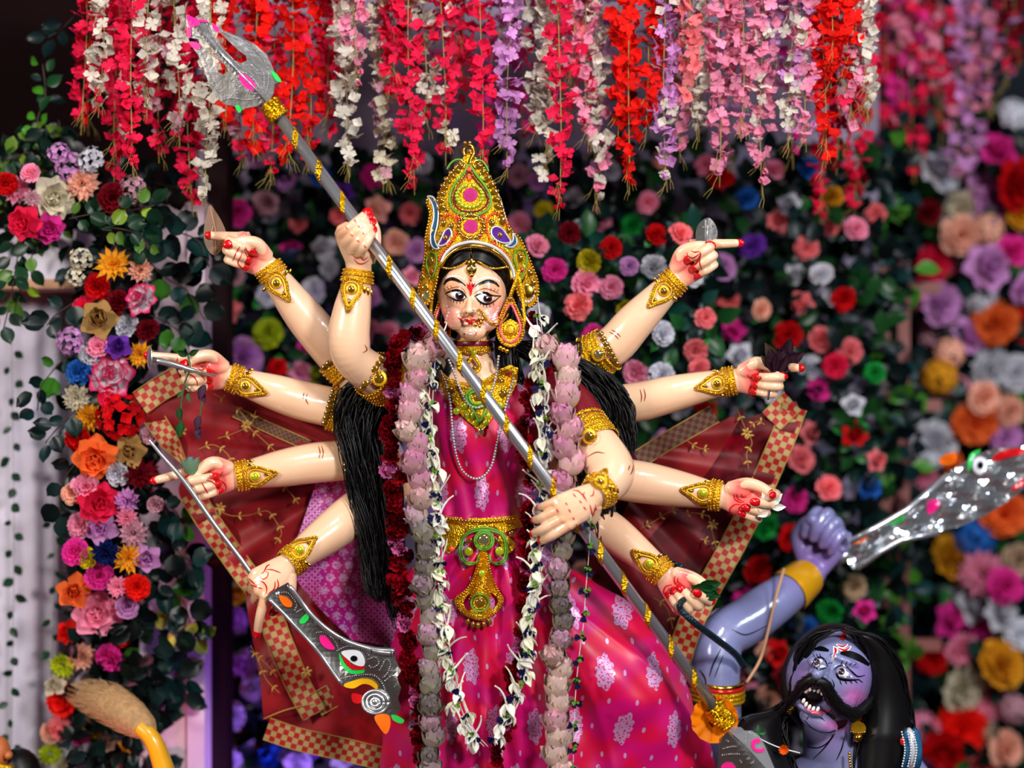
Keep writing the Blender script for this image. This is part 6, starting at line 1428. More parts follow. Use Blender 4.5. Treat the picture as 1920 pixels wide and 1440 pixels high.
for i in range(60):
    t = i/59; q = np.array(catmull([(540, 1100, 0), (590, 1162, 0), (640, 1200, 0), (700, 1221, 0), (738, 1226, 0)], 16))[int(t*63)]; mb.ellipsoid(SP(q[0], q[1])+np.array([0, -.005, 0]), (1.2*PX(), 1.5*PX(), 5*PX()), None, 6, 4)
o = mb.build('ridge_ribs', M['silver_bead'], SW); o['kind'] = 'stuff'
for pts, k_ in (([(524, 1116), (538, 1120), (548, 1130), (546, 1138), (534, 1136), (526, 1126)], 'orange'), ([(572, 1152), (578, 1150), (580, 1158), (572, 1168), (562, 1168), (564, 1160)], 'green'), ([(600, 1192), (612, 1194), (622, 1206), (628, 1217), (614, 1216), (602, 1206)], 'hotpink'), ([(640, 1222), (660, 1218), (676, 1222), (684, 1236), (682, 1248), (666, 1246), (650, 1234)], 'white'), ([(640, 1222), (650, 1236), (666, 1248), (682, 1249), (682, 1254), (660, 1254), (646, 1240)], 'red'), ([(636, 1224), (646, 1242), (660, 1256), (682, 1256), (680, 1262), (656, 1262), (640, 1246)], 'green'), ([(646, 1282), (662, 1276), (678, 1272), (696, 1274), (708, 1284), (706, 1292), (694, 1284), (680, 1282), (664, 1290), (648, 1288)], 'yellow'), ([(660, 1300), (676, 1302), (684, 1308), (676, 1318), (662, 1316)], 'red'), ([(702, 1344), (716, 1338), (730, 1342), (732, 1360), (724, 1376), (712, 1364)], 'orange'), ([(734, 1340), (746, 1342), (758, 1350), (752, 1356), (738, 1350)], 'green')):
    patch(pts, k_, SW, SP, k_+'_patch', .0035 if k_ not in ('red',) else .003)
patch(oval(664, 1234, 6.5, 5.5, 0, 10), 'black', SW, SP, 'pupil', .006)
emboss([[(520, 1112), (540, 1112), (556, 1132), (552, 1146)], [(556, 1148), (570, 1142), (586, 1154), (592, 1172)], [(594, 1186), (610, 1186), (628, 1202), (634, 1216)], [(632, 1220), (650, 1212), (676, 1214), (692, 1228)], [(690, 1236), (704, 1232), (710, 1244), (698, 1252), (690, 1246)], [(712, 1256), (724, 1236), (732, 1244), (726, 1262), (716, 1272)], [(640, 1272), (670, 1266), (700, 1266), (716, 1280), (722, 1300), (716, 1320)], [(722, 1276), (738, 1266), (746, 1276), (738, 1290)], [(700, 1306), (712, 1310), (710, 1324), (698, 1322)], [(640, 1240), (652, 1256), (668, 1266)]], SP, SW, 1.3, 4.2)
for r_, h_ in ((24, .004), (16, .007), (8, .010)): MB().tube([SP(704+r_*math.cos(a), 1316+r_*math.sin(a)*.9)+np.array([0, -h_*.5, 0]) for a in np.linspace(0, 2*math.pi, 30)], 3.0*PX(), 8).build('boss_ring', M['silver'], SW)
gem('silver', SP(704, 1316)+np.array([0, -.004, 0]), 7, 7, 5, SW, name='boss')
MB().tube([P(524, 1116, -.148), P(512, 1104, -.10), P(500, 1090, -.075)], 7*PX(-.13), 10).build('hilt', M['silver'], SW)
rebase(SW)
# ---------------------------------------------------------------- what the other hands hold
o = MB().tube(catmull([P(278, 822, -.075), P(300, 850, -.078), P(345, 902, -.088), P(400, 980, -.092), P(450, 1046, -.09), P(482, 1092, -.085)], 6), [q*PX() for q in np.interp(np.linspace(0, 1, 31), [0, .1, .5, .9, 1], [1.2, 3.2, 4.8, 4.6, 3.6])], 10).build('silver_rod', M['silver'])
tag(o, 'thin silver rod crossing the lotus hand down to the sword hand', 'rod')
LAD = empty('silver_ladle', P(280, 672, -.09)); tag(LAD, 'small silver ladle with round disc, held above the red veil', 'ladle')
MB().tube([P(286, 674, -.092), P(300, 677, -.095), P(340, 688, -.095), P(404, 706, -.075)], [q*PX() for q in (5, 6.5, 4.5, 2.6)], 10).build('handle', M['silver'], LAD)
mb = MB(); n_ = 24; rg = []
for r_, h_ in ((1, 0), (15, 1), (19, 4), (20, 7), (18.5, 5), (13, 3), (1, 2.5)):
    rg.append([P(277, 672, -.09)+(np.array([.35, -.45, .1])*0+np.array([h_*.9, -h_*.4, 0])+np.array([math.sin(a)*r_*.32, -math.sin(a)*r_*.7, math.cos(a)*r_*1.1]))*PX() for a in np.linspace(0, 2*math.pi, n_, endpoint=False)])
mb.loft(rg).build('bowl', M['silver'], LAD); rebase(LAD)
def leaf_plate(name, outline, d, key, label, cat, ribs, parent_items=None):
    E_ = empty(name, P(outline[0][0], outline[0][1], d)); tag(E_, label, cat)
    xs = [q[0] for q in outline]; cx = sum(xs)/len(xs)
    ps = lambda x, y: P(x, y, d+.00035*abs(x-cx))
    mb = MB(); plate_poly(mb, smooth_outline(outline, 4), ps, .0012, 7); mb.build('blade', M[key], E_, smooth=False)
    for r_ in ribs: MB().tube([ps(*q)+np.array([0, -.001, 0]) for q in r_], .8*PX(), 5).build('rib', M['silver_bead'] if key != 'brown_clear' else M['wood'], E_)
    rebase(E_)
M['brown_clear'] = sheer_mat('brown_clear_plastic', srgb(140, 100, 70), .60); M['brown_clear'].node_tree.nodes['Transparent BSDF'].inputs[0].default_value = (.62, .45, .34, 1); M['brown_clear'].node_tree.nodes['Principled BSDF'].inputs['Roughness'].default_value = .45
leaf_plate('clear_leaf', [(393, 384), (404, 396), (418, 420), (424, 440), (418, 464), (406, 478), (394, 474), (384, 456), (382, 434), (386, 408)], -.045, 'brown_clear', 'brown see-through plastic leaf hanging at the upper left fingers', 'plastic leaf', [[(394, 388), (404, 430), (405, 472)], [(400, 424), (392, 450)], [(405, 440), (414, 456)]])
leaf_plate('silver_leaf', [(1326, 408), (1338, 416), (1345, 432), (1344, 448), (1338, 466), (1330, 490), (1324, 508), (1318, 490), (1308, 462), (1304, 440), (1310, 420)], -.062, 'silver_foil', 'bright silver leaf shaped foil held by the upper right hand', 'foil leaf', [[(1326, 412), (1326, 440), (1324, 500)], [(1312, 424), (1326, 428), (1340, 424)]])
def bud(name, x, y, s, d, cols, label, cat, tilt=0, n=(5, 6, 6)):
    root = empty(name, P(x, y, d)); tag(root, label, cat)
    for ring, (el_, sc_, off) in enumerate(((82, .8, .02), (70, .95, .10), (52, .95, .16))):
        for i in range(n[ring]):
            ph = 360*i/n[ring]+ring*31; R_ = rotm('y', tilt)@rotm('z', ph)@rotm('x', el_)
            inst('petal', LOTUS_ME, root, M4(R_, rotm('y', tilt)@rotm('z', ph)@np.array([0, off*s*PX(d), 0]), sc_*s*PX(d)), srgb(*cols[ring]))
    return root
_lp = MB()
def _pet(L=1.0, W=.34, cup=.24, curl=.30):
    G = []
    for i in range(5):
        s_ = i/4; w = W*float(np.interp(s_, [0, .3, .55, .82, 1], [.3, .85, 1, .62, .06])); G.append([(t*w, s_*L, cup*t*t*w/W*(.4+.6*s_)+curl*s_*s_) for t in (-1, -.34, .34, 1)])
    return MB().grid(G)
LOTUS_ME = mesh_of(_pet(), 'petal', M['fresh']); WILT_ME = mesh_of(_pet(1, .30, .35, -.25), 'petal', M['fresh'])
bud('lotus_bud', 361, 892, 36, -.06, [(70, 110, 130), (90, 130, 150), (110, 140, 110)], 'blue-green lotus bud above the thumb of the lotus hand', 'lotus bud', -8)
def wilted(name, x, y, d, stems, leaves, label, cat, cl=((30, 70, 30), (60, 90, 50), (70, 40, 60))):
    root = empty(name, P(x, y, d)); tag(root, label, cat)
    for pts in stems: MB().tube(catmull([P(a, b, d+dd) for a, b, dd in pts], 6), 1.8*PX(), 6).build('stem', simple('wilted_stem', srgb(*cl[1]), .6), root)
    for lx, ly, s, rot, ci in leaves: inst('leaf', WILT_ME, root, M4(FACE@rotm('z', rot)@rotm('x', 20), P(lx, ly, d-.012), s*PX()), srgb(*cl[ci]))
    inv = Matrix.Translation(-Vector(root.location))
    for c in root.children: c.matrix_parent_inverse = inv
wilted('wilted_sprig', 352, 680, -.08, [[(352, 664, 0), (356, 690, -.01), (346, 720, 0), (340, 760, .01), (338, 800, .01)], [(384, 712, .03), (380, 750, .03), (372, 800, .03)], [(346, 720, 0), (358, 735, 0)]],
       [(350, 668, 20, 60, 0), (356, 666, 20, -60, 0), (350, 690, 12, 170, 1), (342, 735, 14, 140, 1), (352, 738, 16, 200, 1), (336, 765, 24, 190, 0), (342, 790, 30, 170, 0), (384, 722, 28, 160, 2), (378, 735, 22, 200, 2), (374, 780, 26, 170, 2), (371, 800, 26, 190, 2), (376, 800, 20, 150, 2)], 'wilted green and purple sprig drooping from the ladle hand', 'sprig')
wilted('dried_leaf_bunch', 1455, 705, -.06, [[(1440, 750, -.01), (1448, 710, -.01), (1462, 670, 0)], [(1448, 710, 0), (1490, 650, 0)]],
       [(1450, 698, 44, 10, 2), (1456, 700, 50, -12, 2), (1462, 700, 48, -34, 2), (1452, 680, 40, 26, 1), (1468, 672, 40, -20, 2), (1446, 690, 30, 40, 1), (1475, 680, 36, -60, 2)], 'dark dried leaf bunch in the hand at the veil corner', 'leaf bunch', ((40, 40, 30), (60, 46, 36), (44, 22, 34)))
wilted('green_leaf', 1300, 1104, -.13, [[(1296, 1102, 0), (1320, 1104, 0), (1345, 1106, 0)]], [(1298, 1104, 46, -92, 0), (1310, 1100, 40, -80, 0), (1312, 1108, 38, -104, 0)], 'dark green leaf held by the hand with the black cord', 'leaf', ((16, 60, 26), (40, 80, 40), (20, 40, 20)))
wf = empty('white_flower', P(1432, 945, -.10)); tag(wf, 'small wilted white flower held by the fingers beside the veil border', 'flower')
for i, (x, y, s, r_) in enumerate(((1436, 958, 26, 60), (1438, 950, 28, 20), (1432, 955, 24, -20), (1442, 945, 30, -50), (1440, 960, 22, 110), (1446, 950, 26, -90))): inst('petal', WILT_ME, wf, M4(FACE@rotm('z', r_)@rotm('x', 25), P(x, y, -.10)-P(1432, 945, -.10), s*PX()), srgb(226, 226, 220))
o = MB().tube(catmull([P(1252, 1050, .0), P(1278, 1064, -.03), P(1306, 1090, -.04), P(1300, 1112, -.10), P(1278, 1128, -.155), P(1276, 1142, -.155), P(1300, 1166, -.15), P(1340, 1196, -.08), P(1378, 1226, .02), P(1394, 1248, .06)], 8), [q*PX() for q in np.interp(np.linspace(0, 1, 73), [0, .1, .8, 1], [3, 5, 6.5, 7])], 12).build('serpent_cord', glitter_mat('dark_scales', srgb(14, 44, 54), .25, 230, .8, .3))
tag(o, 'dark teal scaled cord running from the goddess hand to the demon shoulder', 'cord')
# orange hibiscus at the foot of the trident
HB = empty('orange_flower', P(1338, 1346, RD+.03)); tag(HB, 'orange marigold-like flower tucked behind the gold tie of the trident', 'flower')
_fan = MB()
for key in (0,):
    G = []
    for i in range(5):
        s_ = i/4; w = .52*float(np.interp(s_, [0, .4, .8, 1], [.2, .6, 1, .86])); G.append([(t*w, s_*(1-.1*t*t), .12*math.sin(t*6)*s_*s_+.1*s_) for t in np.linspace(-1, 1, 7)])
    _fan.grid(G)
FAN_ME = mesh_of(_fan, 'petal', M['fresh'])
for i in range(6): inst('petal', FAN_ME, HB, M4(FACE@rotm('z', 60*i+15)@rotm('x', 14), (0, 0, 0), 44*PX()), srgb(240, 130, 8))
for i in range(4): inst('petal', FAN_ME, HB, M4(FACE@rotm('z', 90*i+15)@rotm('x', 50), (0, -.005, 0), 20*PX()), srgb(190, 50, 4))

# ---------------------------------------------------------------- garlands round the neck
rg_ = random.Random(55)
def at_path(pts, gap, jit=0):
    c = np.array(catmull([(x, y, d) for x, y, d in pts], 12)); s = np.concatenate([[0], np.cumsum(np.linalg.norm(np.diff(c[:, :2], axis=0), axis=1))]); out = []
    for t in np.arange(gap/2, s[-1], gap):
        q = [np.interp(t, s, c[:, i]) for i in range(3)]; q2 = [np.interp(min(t+3, s[-1]), s, c[:, i]) for i in range(3)]
        out.append((q[0], q[1], q[2], math.degrees(math.atan2(-(q2[1]-q[1]), q2[0]-q[0]))))
    return out
def thread(pts, parent, key='thread', r=.8, name='thread', off=0):
    MB().tube([P(x, y, d+off) for x, y, d in catmull(pts, 8)], r*PX(), 5).build(name, M[key], parent)
def fix(root):
    inv = Matrix.Translation(-Vector(root.location))
    for c in root.children: c.matrix_parent_inverse = inv
TUFT = []
for sd in range(3):
    r_ = random.Random(sd); mb = MB(); fp = _fan
    for i in range(13):
        R_ = rotm('z', r_.uniform(0, 360))@rotm('x', r_.uniform(5, 85)); mb.add(np.concatenate(fp.v)@R_.T*r_.uniform(.6, 1.05), fp.f)
    TUFT.append(mesh_of(mb, 'rose_petal_cluster', M['fresh']))
GR = empty('rose_garland', P(886, 600, -.1)); tag(GR, 'dark red rose petal garland with pink blossoms, hanging round the goddess neck', 'garland', 'neck garlands of the goddess')
RL = [(842, 606, -.06), (790, 622, -.11), (748, 648, -.155), (738, 720, -.165), (736, 800, -.165), (738, 880, -.16), (746, 960, -.16), (752, 1040, -.16), (755, 1120, -.165), (764, 1200, -.17), (776, 1290, -.18), (788, 1370, -.19), (792, 1470, -.195)]
RR_ = [(1000, 590, -.02), (1018, 636, -.09), (1018, 680, -.14), (1000, 740, -.165), (990, 820, -.165), (990, 900, -.165), (984, 980, -.165), (984, 1060, -.17), (985, 1140, -.175), (974, 1220, -.18), (958, 1290, -.19), (946, 1370, -.195), (936, 1470, -.20)]
for pts in (RL, RR_):
    thread(pts, GR, off=.01)
    for i, (x, y, d, a) in enumerate(at_path(pts, 13)):
        pink = (i % 11) in (3, 4) and rg_.random() < .8
        c = (196, 96, 150) if pink else rg_.choice(((112, 4, 16), (132, 6, 22), (86, 4, 16), (150, 10, 26)))
        R_ = rotm('z', rg_.uniform(-35, 35))@rotm('x', rg_.uniform(-35, 35))@FACE@rotm('z', rg_.uniform(0, 360))
        s = (24 if not pink else 22)*rg_.uniform(.85, 1.1)*(.85 if x > 890 else 1)
        inst('rose_cluster', rg_.choice(TUFT), GR, M4(R_, P(x+rg_.uniform(-9, 9), y, d), s*PX()), srgb(*c))
fix(GR)
LOTB = []
for sd in range(2):
    mb = MB(); lp_ = _pet(1, .42, .30, .42); r_ = random.Random(sd)
    for ring, (el_, sc_, off, n) in enumerate(((84, .9, .02, 4), (74, .95, .12, 5), (60, .92, .20, 6), (44, .7, .24, 5))):
        for i in range(n):
            R_ = rotm('z', 360*i/n+ring*29+r_.uniform(-8, 8))@rotm('x', el_); mb.add(np.concatenate(lp_.v)@R_.T*sc_+(rotm('z', 360*i/n+ring*29)@np.array([0, off, 0])), lp_.f, np.concatenate([np.repeat(np.linspace(0, 1, 5), 4)]))
    LOTB.append(mb)
def lotus_mat(name):
    m, nt, b = new_mat(name); N, L = nt.nodes, nt.links
    at = N.new('ShaderNodeAttribute'); at.attribute_name = 'edge'; oi = N.new('ShaderNodeObjectInfo'); mx = N.new('ShaderNodeMix'); mx.data_type = 'RGBA'
    L.new(at.outputs['Fac'], mx.inputs[0]); mx.inputs[6].default_value = srgb(186, 186, 132); L.new(oi.outputs['Color'], mx.inputs[7]); L.new(mx.outputs[2], b.inputs['Base Color']); b.inputs['Roughness'].default_value = .45
    return m
M['lotus'] = lotus_mat('lotus_petal'); LOT_ME = [mesh_of(m_, 'lotus_blossom', M['lotus']) for m_ in LOTB]
GL = empty('lotus_garland', P(886, 605, -.1)); tag(GL, 'pale pink and green lotus bud garland hanging round the goddess neck', 'garland', 'neck garlands of the goddess')
LL = [(806, 640, -.12), (790, 660, -.15), (778, 690, -.17), (774, 760, -.18), (778, 840, -.18), (786, 920, -.175), (800, 1000, -.175), (802, 1080, -.175), (803, 1160, -.18), (806, 1240, -.185), (808, 1330, -.195), (800, 1470, -.205)]
LR = [(1032, 640, -.09), (1044, 660, -.13), (1054, 684, -.155), (1062, 740, -.18), (1064, 820, -.19), (1060, 900, -.19), (1060, 980, -.185), (1050, 1060, -.19), (1046, 1150, -.195), (1044, 1250, -.20), (1046, 1350, -.205), (1042, 1470, -.21)]
for pts in (LL, LR):
    thread(pts, GL, off=.012)
    for i, (x, y, d, a) in enumerate(at_path(pts, 32)):
        old = pts is LL and y > 960 or (pts is LR and 990 < y < 1220 and x > 1000)
        c = rg_.choice(((150, 120, 140), (120, 104, 116), (196, 150, 180))) if old else rg_.choice(((226, 160, 186), (216, 170, 176), (206, 130, 172), (228, 190, 190)))
        R_ = rotm('y', -(a+90)+rg_.uniform(-24, 24))@rotm('x', 34+rg_.uniform(-20, 20))@rotm('z', rg_.uniform(0, 360))
        s = 52*rg_.uniform(.88, 1.12)*(.85 if old else 1)
        inst('lotus_blossom', rg_.choice(LOT_ME), GL, M4(R_, P(x+rg_.uniform(-6, 6), y+16, d), s*PX()), srgb(*c))
fix(GL)
# tuberoses: tube, crumpled star, long stalk
TUB = []
for sd in range(3):
    r_ = random.Random(sd+5); mb = MB(); wp = _pet(1, .30, .30, -.18)
    mb.tube(catmull([(0, 0, 0), (.06, -.5, .06), (.22, -1.0, .05), (.5, -1.35, .0)], 5), [.10, .085, .08, .07, .07, .07, .07, .07, .065, .06, .06, .06, .05, .05, .05, .05], 6)
    for i in range(6):
        R_ = rotm('y', 60*i+r_.uniform(-15, 15))@rotm('x', r_.uniform(5, 55)); mb.add(np.concatenate(wp.v)@R_.T*r_.uniform(.75, 1.1), wp.f)
    TUB.append(mesh_of(mb, 'tuberose', M['fresh']))
PEA = mesh_of(MB().add(np.concatenate(_fan.v), _fan.f).add(np.concatenate(_fan.v)@rotm('z', 140).T*.7, _fan.f).add(np.concatenate(_fan.v)@(rotm('z', 230)@rotm('x', 50)).T*.8, _fan.f), 'blue_pea_flower', M['fresh'])
GT = empty('tuberose_garland', P(886, 610, -.12)); tag(GT, 'white tuberose garland with dark blue pea flowers, meeting in a loop at the sari', 'garland', 'neck garlands of the goddess')
TL = [(830, 622, -.12), (812, 656, -.17), (806, 720, -.195), (804, 800, -.20), (814, 880, -.20), (818, 960, -.20), (822, 1040, -.20), (822, 1110, -.20), (832, 1190, -.205), (846, 1260, -.21), (862, 1320, -.215), (884, 1372, -.22), (908, 1400, -.22)]
TR_ = [(1004, 580, -.06), (1010, 630, -.14), (1012, 700, -.19), (1016, 760, -.195), (1020, 840, -.20), (1012, 920, -.20), (1006, 1000, -.20), (1004, 1080, -.20), (994, 1160, -.205), (984, 1220, -.21), (974, 1280, -.215), (950, 1340, -.22), (924, 1390, -.22)]
for pts in (TL, TR_):
    thread(pts, GT, r=.7); thread([(x+7, y, d-.004) for x, y, d in pts], GT, r=.6)
    for i, (x, y, d, a) in enumerate(at_path(pts, 21)):
        side = -1 if i % 2 else 1
        R_ = rotm('y', rg_.uniform(-25, 25)+side*12)@rotm('z', 0)@FACE@rotm('z', 180+rg_.uniform(-30, 30))@rotm('y', rg_.uniform(0, 360))
        inst('tuberose', rg_.choice(TUB), GT, M4(R_, P(x+side*rg_.uniform(2, 11), y, d), 25*PX()*rg_.uniform(.85, 1.15)), srgb(*rg_.choice(((236, 234, 214), (226, 224, 200), (240, 238, 228)))))
        if i % 2 == 0: inst('blue_pea_flower', PEA, GT, M4(rotm('x', rg_.uniform(-40, 30))@FACE@rotm('z', rg_.uniform(0, 360)), P(x+rg_.uniform(-4, 6), y+9, d-.006), 15*PX()), srgb(16, 18, 60))
        if i % 3 == 0: inst('green_calyx', PEA, GT, M4(rotm('x', rg_.uniform(-40, 30))@FACE@rotm('z', rg_.uniform(0, 360)), P(x+rg_.uniform(-4, 6), y+4, d-.010), 8*PX()), srgb(96, 140, 30))
fix(GT)
GS = empty('pea_flower_string', P(1095, 1000, -.2)); tag(GS, 'thin hanging thread dotted with small dark blue pea flowers over the skirt', 'flower string')
ps_ = [(1108, 965, -.285), (1104, 1040, -.235), (1098, 1110, -.225), (1094, 1170, -.225), (1086, 1230, -.23), (1078, 1320, -.235), (1074, 1470, -.24)]
thread(ps_, GS, r=.6)
for i, (x, y, d, a) in enumerate(at_path(ps_, 42)):
    inst('blue_pea_flower', PEA, GS, M4(FACE@rotm('z', rg_.uniform(0, 360)), P(x, y, d-.004), 13*PX()), srgb(16, 18, 52)); inst('green_calyx', PEA, GS, M4(FACE@rotm('z', rg_.uniform(0, 360)), P(x+2, y-4, d-.008), 8*PX()), srgb(90, 140, 40))
fix(GS)
# ---------------------------------------------------------------- lion tail and the small figure in the corner
LT = empty('lion_tail', P(310, 1700, .1)); tag(LT, 'yellow lion tail with a furry tan tuft rising from below', 'lion tail')
MB().tube(catmull([P(330, 2000, .2), P(325, 1600, .12), P(312, 1470, .06), P(300, 1420, .05), (P(284, 1384, .05)), P(262, 1362, .06)], 8), [q*PX() for q in np.interp(np.linspace(0, 1, 41), [0, .6, 1], [26, 18, 15])], 16).build('tail', simple('yellow_varnish', srgb(232, 170, 30), .3, coat=.5), LT)
mb = MB()
ax_ = unit(P(150, 1306, .3)-P(284, 1372, .05))
rgs = []
for t, r_ in ((0, 12), (.08, 24), (.25, 33), (.5, 37), (.75, 30), (.92, 18), (1, 4)):
    c = P(284, 1372, .05)*(1-t)+P(146, 1302, .28)*t+np.array([0, 0, .02*math.sin(math.pi*t)]); e = unit(np.cross(ax_, [0, 1, 0])); g = np.cross(ax_, e)
    rgs.append([c+(e*math.cos(a)+g*math.sin(a))*r_*PX() for a in np.linspace(0, 2*math.pi, 20, endpoint=False)])
mb.loft(rgs); mb.build('tuft', simple('tan_fur', srgb(176, 136, 92), .8, var=.25, scale=60, bump=.5), LT)
mb = MB(); r_ = random.Random(3)
for i in range(650):
    t = r_.uniform(0, .95); a = r_.uniform(0, 6.28); R0 = float(np.interp(t, [0, .08, .25, .5, .75, .92, 1], [12, 24, 33, 37, 30, 18, 4]))*PX(); c = P(284, 1372, .05)*(1-t)+P(146, 1302, .28)*t+np.array([0, 0, .02*math.sin(math.pi*t)]); nn = e*math.cos(a)+g*math.sin(a)
    p0 = c+nn*R0*.96; mb.tube([p0, p0+ax_*16*PX()+nn*4*PX(), p0+ax_*34*PX()+nn*5*PX()+np.array([0, 0, -2*PX()])], [.8*PX(), .6*PX(), .2*PX()], 3, cap=False)
o = mb.build('tuft_hair', simple('tan_hair', srgb(190, 150, 104), .7), LT); o['kind'] = 'stuff'
rebase(LT)
CF_ = empty('small_figure', P(10, 1480, .2)); tag(CF_, 'dark-haired small figure with orange face at the bottom corner, cut by the frame', 'figure')
MB().ellipsoid(P(34, 1452, .2), (44*PX(), .06, 52*PX()), None, 20, 12).build('hair', M['hair'], CF_)
mb = MB().ellipsoid(P(-6, 1412, .16), (26*PX(), .04, 34*PX()), None, 20, 12); mb.ellipsoid(P(16, 1416, .13), (8*PX(), .015, 8*PX()), None, 10, 8); mb.build('face', simple('orange_skin', srgb(196, 110, 60), .4), CF_)
MB().tube([P(-20, 1434, .12), P(5, 1440, .115), P(24, 1440, .13)], 7*PX(), 8).build('gold_collar', M['gold'], CF_)
MB().loft([ell_ring(0, y, .22, r0, .06, 20) for y, r0 in ((1440, 40), (1500, 70), (1700, 90), (2140, 90))]).build('robe', simple('dark_robe', srgb(30, 20, 24), .6), CF_)
rebase(CF_)
# ---------------------------------------------------------------- the demon
DEM = empty('demon_statue', (P(1480, 1700, 0)[0], 0.05, 0.12)); tag(DEM, 'blue-skinned demon statue with black moustache, open mouth and raised sword arm', 'statue')
db = MB()
def dtube(path, seg=44):
    pts = [P(x, y, d) for x, y, d, r in path]; cp = catmull(pts, 5); rr_ = [v[0] for v in catmull([[q[3]*PX(q[2])] for q in path], 5)]; db.tube(cp, rr_, seg)
dtube([(1430, 1560, .12, 80), (1384, 1450, .13, 50), (1352, 1380, .13, 44), (1342, 1310, .13, 47), (1342, 1250, .14, 46), (1354, 1196, .16, 44), (1402, 1164, .21, 45), (1450, 1130, .26, 42), (1500, 1094, .34, 34), (1524, 1068, .38, 28)])
hand_geo(db, (1520, 1072, .38), (.5, .86, 0), (-.5, .3, .8), 1, [(70, 85, 50)]*4, (0, 0, 0, 0), ((.7, .6, .5), (.9, -.2, .6), (.5, -.6, .6)), 1.25)
# trunk, neck, shoulders
db.loft([ell_ring(*q) for q in ((1545, 1330, .0, 44, .06), (1556, 1380, .02, 50, .065), (1570, 1420, .03, 64, .07), (1572, 1450, .05, 120, .09), (1560, 1500, .06, 150, .11), (1550, 1700, .06, 120, .11), (1550, 2100, .06, 110, .10))])
dtube([(1600, 1460, .05, 56), (1690, 1450, .04, 44), (1712, 1500, .0, 40), (1700, 1600, -.05, 36)])
# head: looking up to the left, chin down-right
A_UP = np.array([.42, -.907])          # head axis (towards the crown) in pixels, y down
A_RT = np.array([.907, .42])
DHC = np.array([1556, 1274.])
def hx(u_, v_): q = DHC+A_RT*u_-A_UP*(-v_)*-1*1.0; return q          # u to the head's left side, v towards the crown
def hx(u_, v_): return DHC+A_RT*u_+A_UP*v_
def dp(u_, v_, d): q = hx(u_, v_); return P(q[0], q[1], d)
rgs = []
for i in range(1, 24):
    th = math.pi*i/24; ring = []
    for j in range(36):
        ph = 2*math.pi*j/36; x = math.sin(th)*math.sin(ph); y = math.cos(th); z = math.sin(th)*math.cos(ph)
        w = 78*(1-.22*max(0, -y)**2); hgt = 96 if y > 0 else 90
        ring.append(dp(x*w-4, y*hgt, .0)+np.array([0, -z*(.135 if z > 0 else .11)*(1-.1*max(0, -y)**2), 0]))
    rgs.append(ring)
db.loft(rgs)
kk = PX(-.12)
def del_(u_, v_, d, ru, rv, rd):
    ax = [np.array([A_RT[0], 0, -A_RT[1]]), np.array([0, 1., 0]), np.array([A_UP[0], 0, -A_UP[1]])]; db.ellipsoid(dp(u_, v_, d), (ru*kk, rd, rv*kk), ax)
del_(14, -80, -.105, 40, 20, .035)            # chin
del_(36, -20, -.100, 28, 30, .033)      # cheeks
db.tube(catmull([dp(-18, 32, -.130), dp(-20, 16, -.150), dp(-26, 2, -.172)], 5), [q*kk for q in np.linspace(6, 11, 11)], 12); del_(-26, -1, -.172, 11, 10, .015); del_(-13, -3, -.156, 9, 8, .012); del_(-36, -1, -.150, 7, 7, .010)
del_(16, 20, -.116, 20, 13, .022); del_(-41, 17, -.112, 13, 11, .020)                 # eyes
del_(10, 44, -.108, 30, 8, .018)              # brow ridge
del_(-14, -22, -.136, 26, 8, .02); del_(-10, -68, -.136, 26, 9, .022)        # lips
DEM_ME = remeshed(db, .003, 5, 'body'); dco = mesh_co(DEM_ME)
# open mouth: press the cavity into the face
mc = dp(-12, -46, -.15); axu = np.array([A_RT[0], 0, -A_RT[1]]); axv = np.array([A_UP[0], 0, -A_UP[1]])
rel = dco-mc; mu, mv = rel@axu/kk, rel@axv/kk; q = (mu/25)**2+(mv/19)**2
ins = (q < 1.25) & (dco[:, 1] < -.07); dco[ins, 1] += .06*np.clip(1.25-q[ins], 0, 1)**.5
DEM_ME.vertices.foreach_set('co', dco.reshape(-1)); DEM_ME.update()
base = np.array(srgb(128, 132, 178)[:3]); colr = np.tile(base, (len(dco), 1))
px = 960+dco[:, 0]/(DIST+dco[:, 1])*FPX; py = 720-(dco[:, 2]-ZC)/(DIST+dco[:, 1])*FPX
for x, y, rx, ry, c, a in ((1604, 1306, 26, 22, (196, 92, 166), .9), (1572, 1360, 34, 12, (200, 84, 160), .8), (1618, 1262, 30, 30, (150, 116, 190), .7), (1500, 1262, 20, 24, (130, 100, 170), .7), (1560, 1392, 30, 20, (150, 120, 190), .6), (1530, 1050, 60, 60, (150, 110, 190), .8), (1340, 1300, 40, 90, (110, 124, 170), .5)):
    qq = ((px-x)/rx)**2+((py-y)/ry)**2; mk = np.exp(-qq*1.1)*a*(qq < 4); colr = colr*(1-mk[:, None])+np.array(srgb(*c)[:3])*mk[:, None]
mk = np.where(ins, np.clip((1.2-q)*4, 0, 1), 0); colr = colr*(1-mk[:, None])+np.array(srgb(24, 6, 10)[:3])*mk[:, None]
set_col(DEM_ME, colr); DEM_ME.materials.append(M['skin'])
DB = bpy.data.objects.new('body', DEM_ME); col.objects.link(DB); DB.parent = DEM
DBV = bvh_of(DEM_ME)
def dpaint(name, key, blobs=(), strokes=(), off=.001): return paint(name, key, blobs, strokes, off, DBV, DB)
dpaint('eye_white', 'white', [[(1526, 1242), (1532, 1236), (1540, 1236), (1546, 1242), (1548, 1250), (1538, 1252), (1529, 1250)]]); dpaint('eye_white', 'white', [[(1570, 1258), (1576, 1253), (1584, 1254), (1592, 1262), (1600, 1270), (1586, 1271), (1573, 1268)]])
dpaint('iris', 'iris', [oval(1532, 1242, 5.5, 6)], off=.0018); dpaint('iris', 'iris', [oval(1578, 1259, 6, 6.4)], off=.0018)
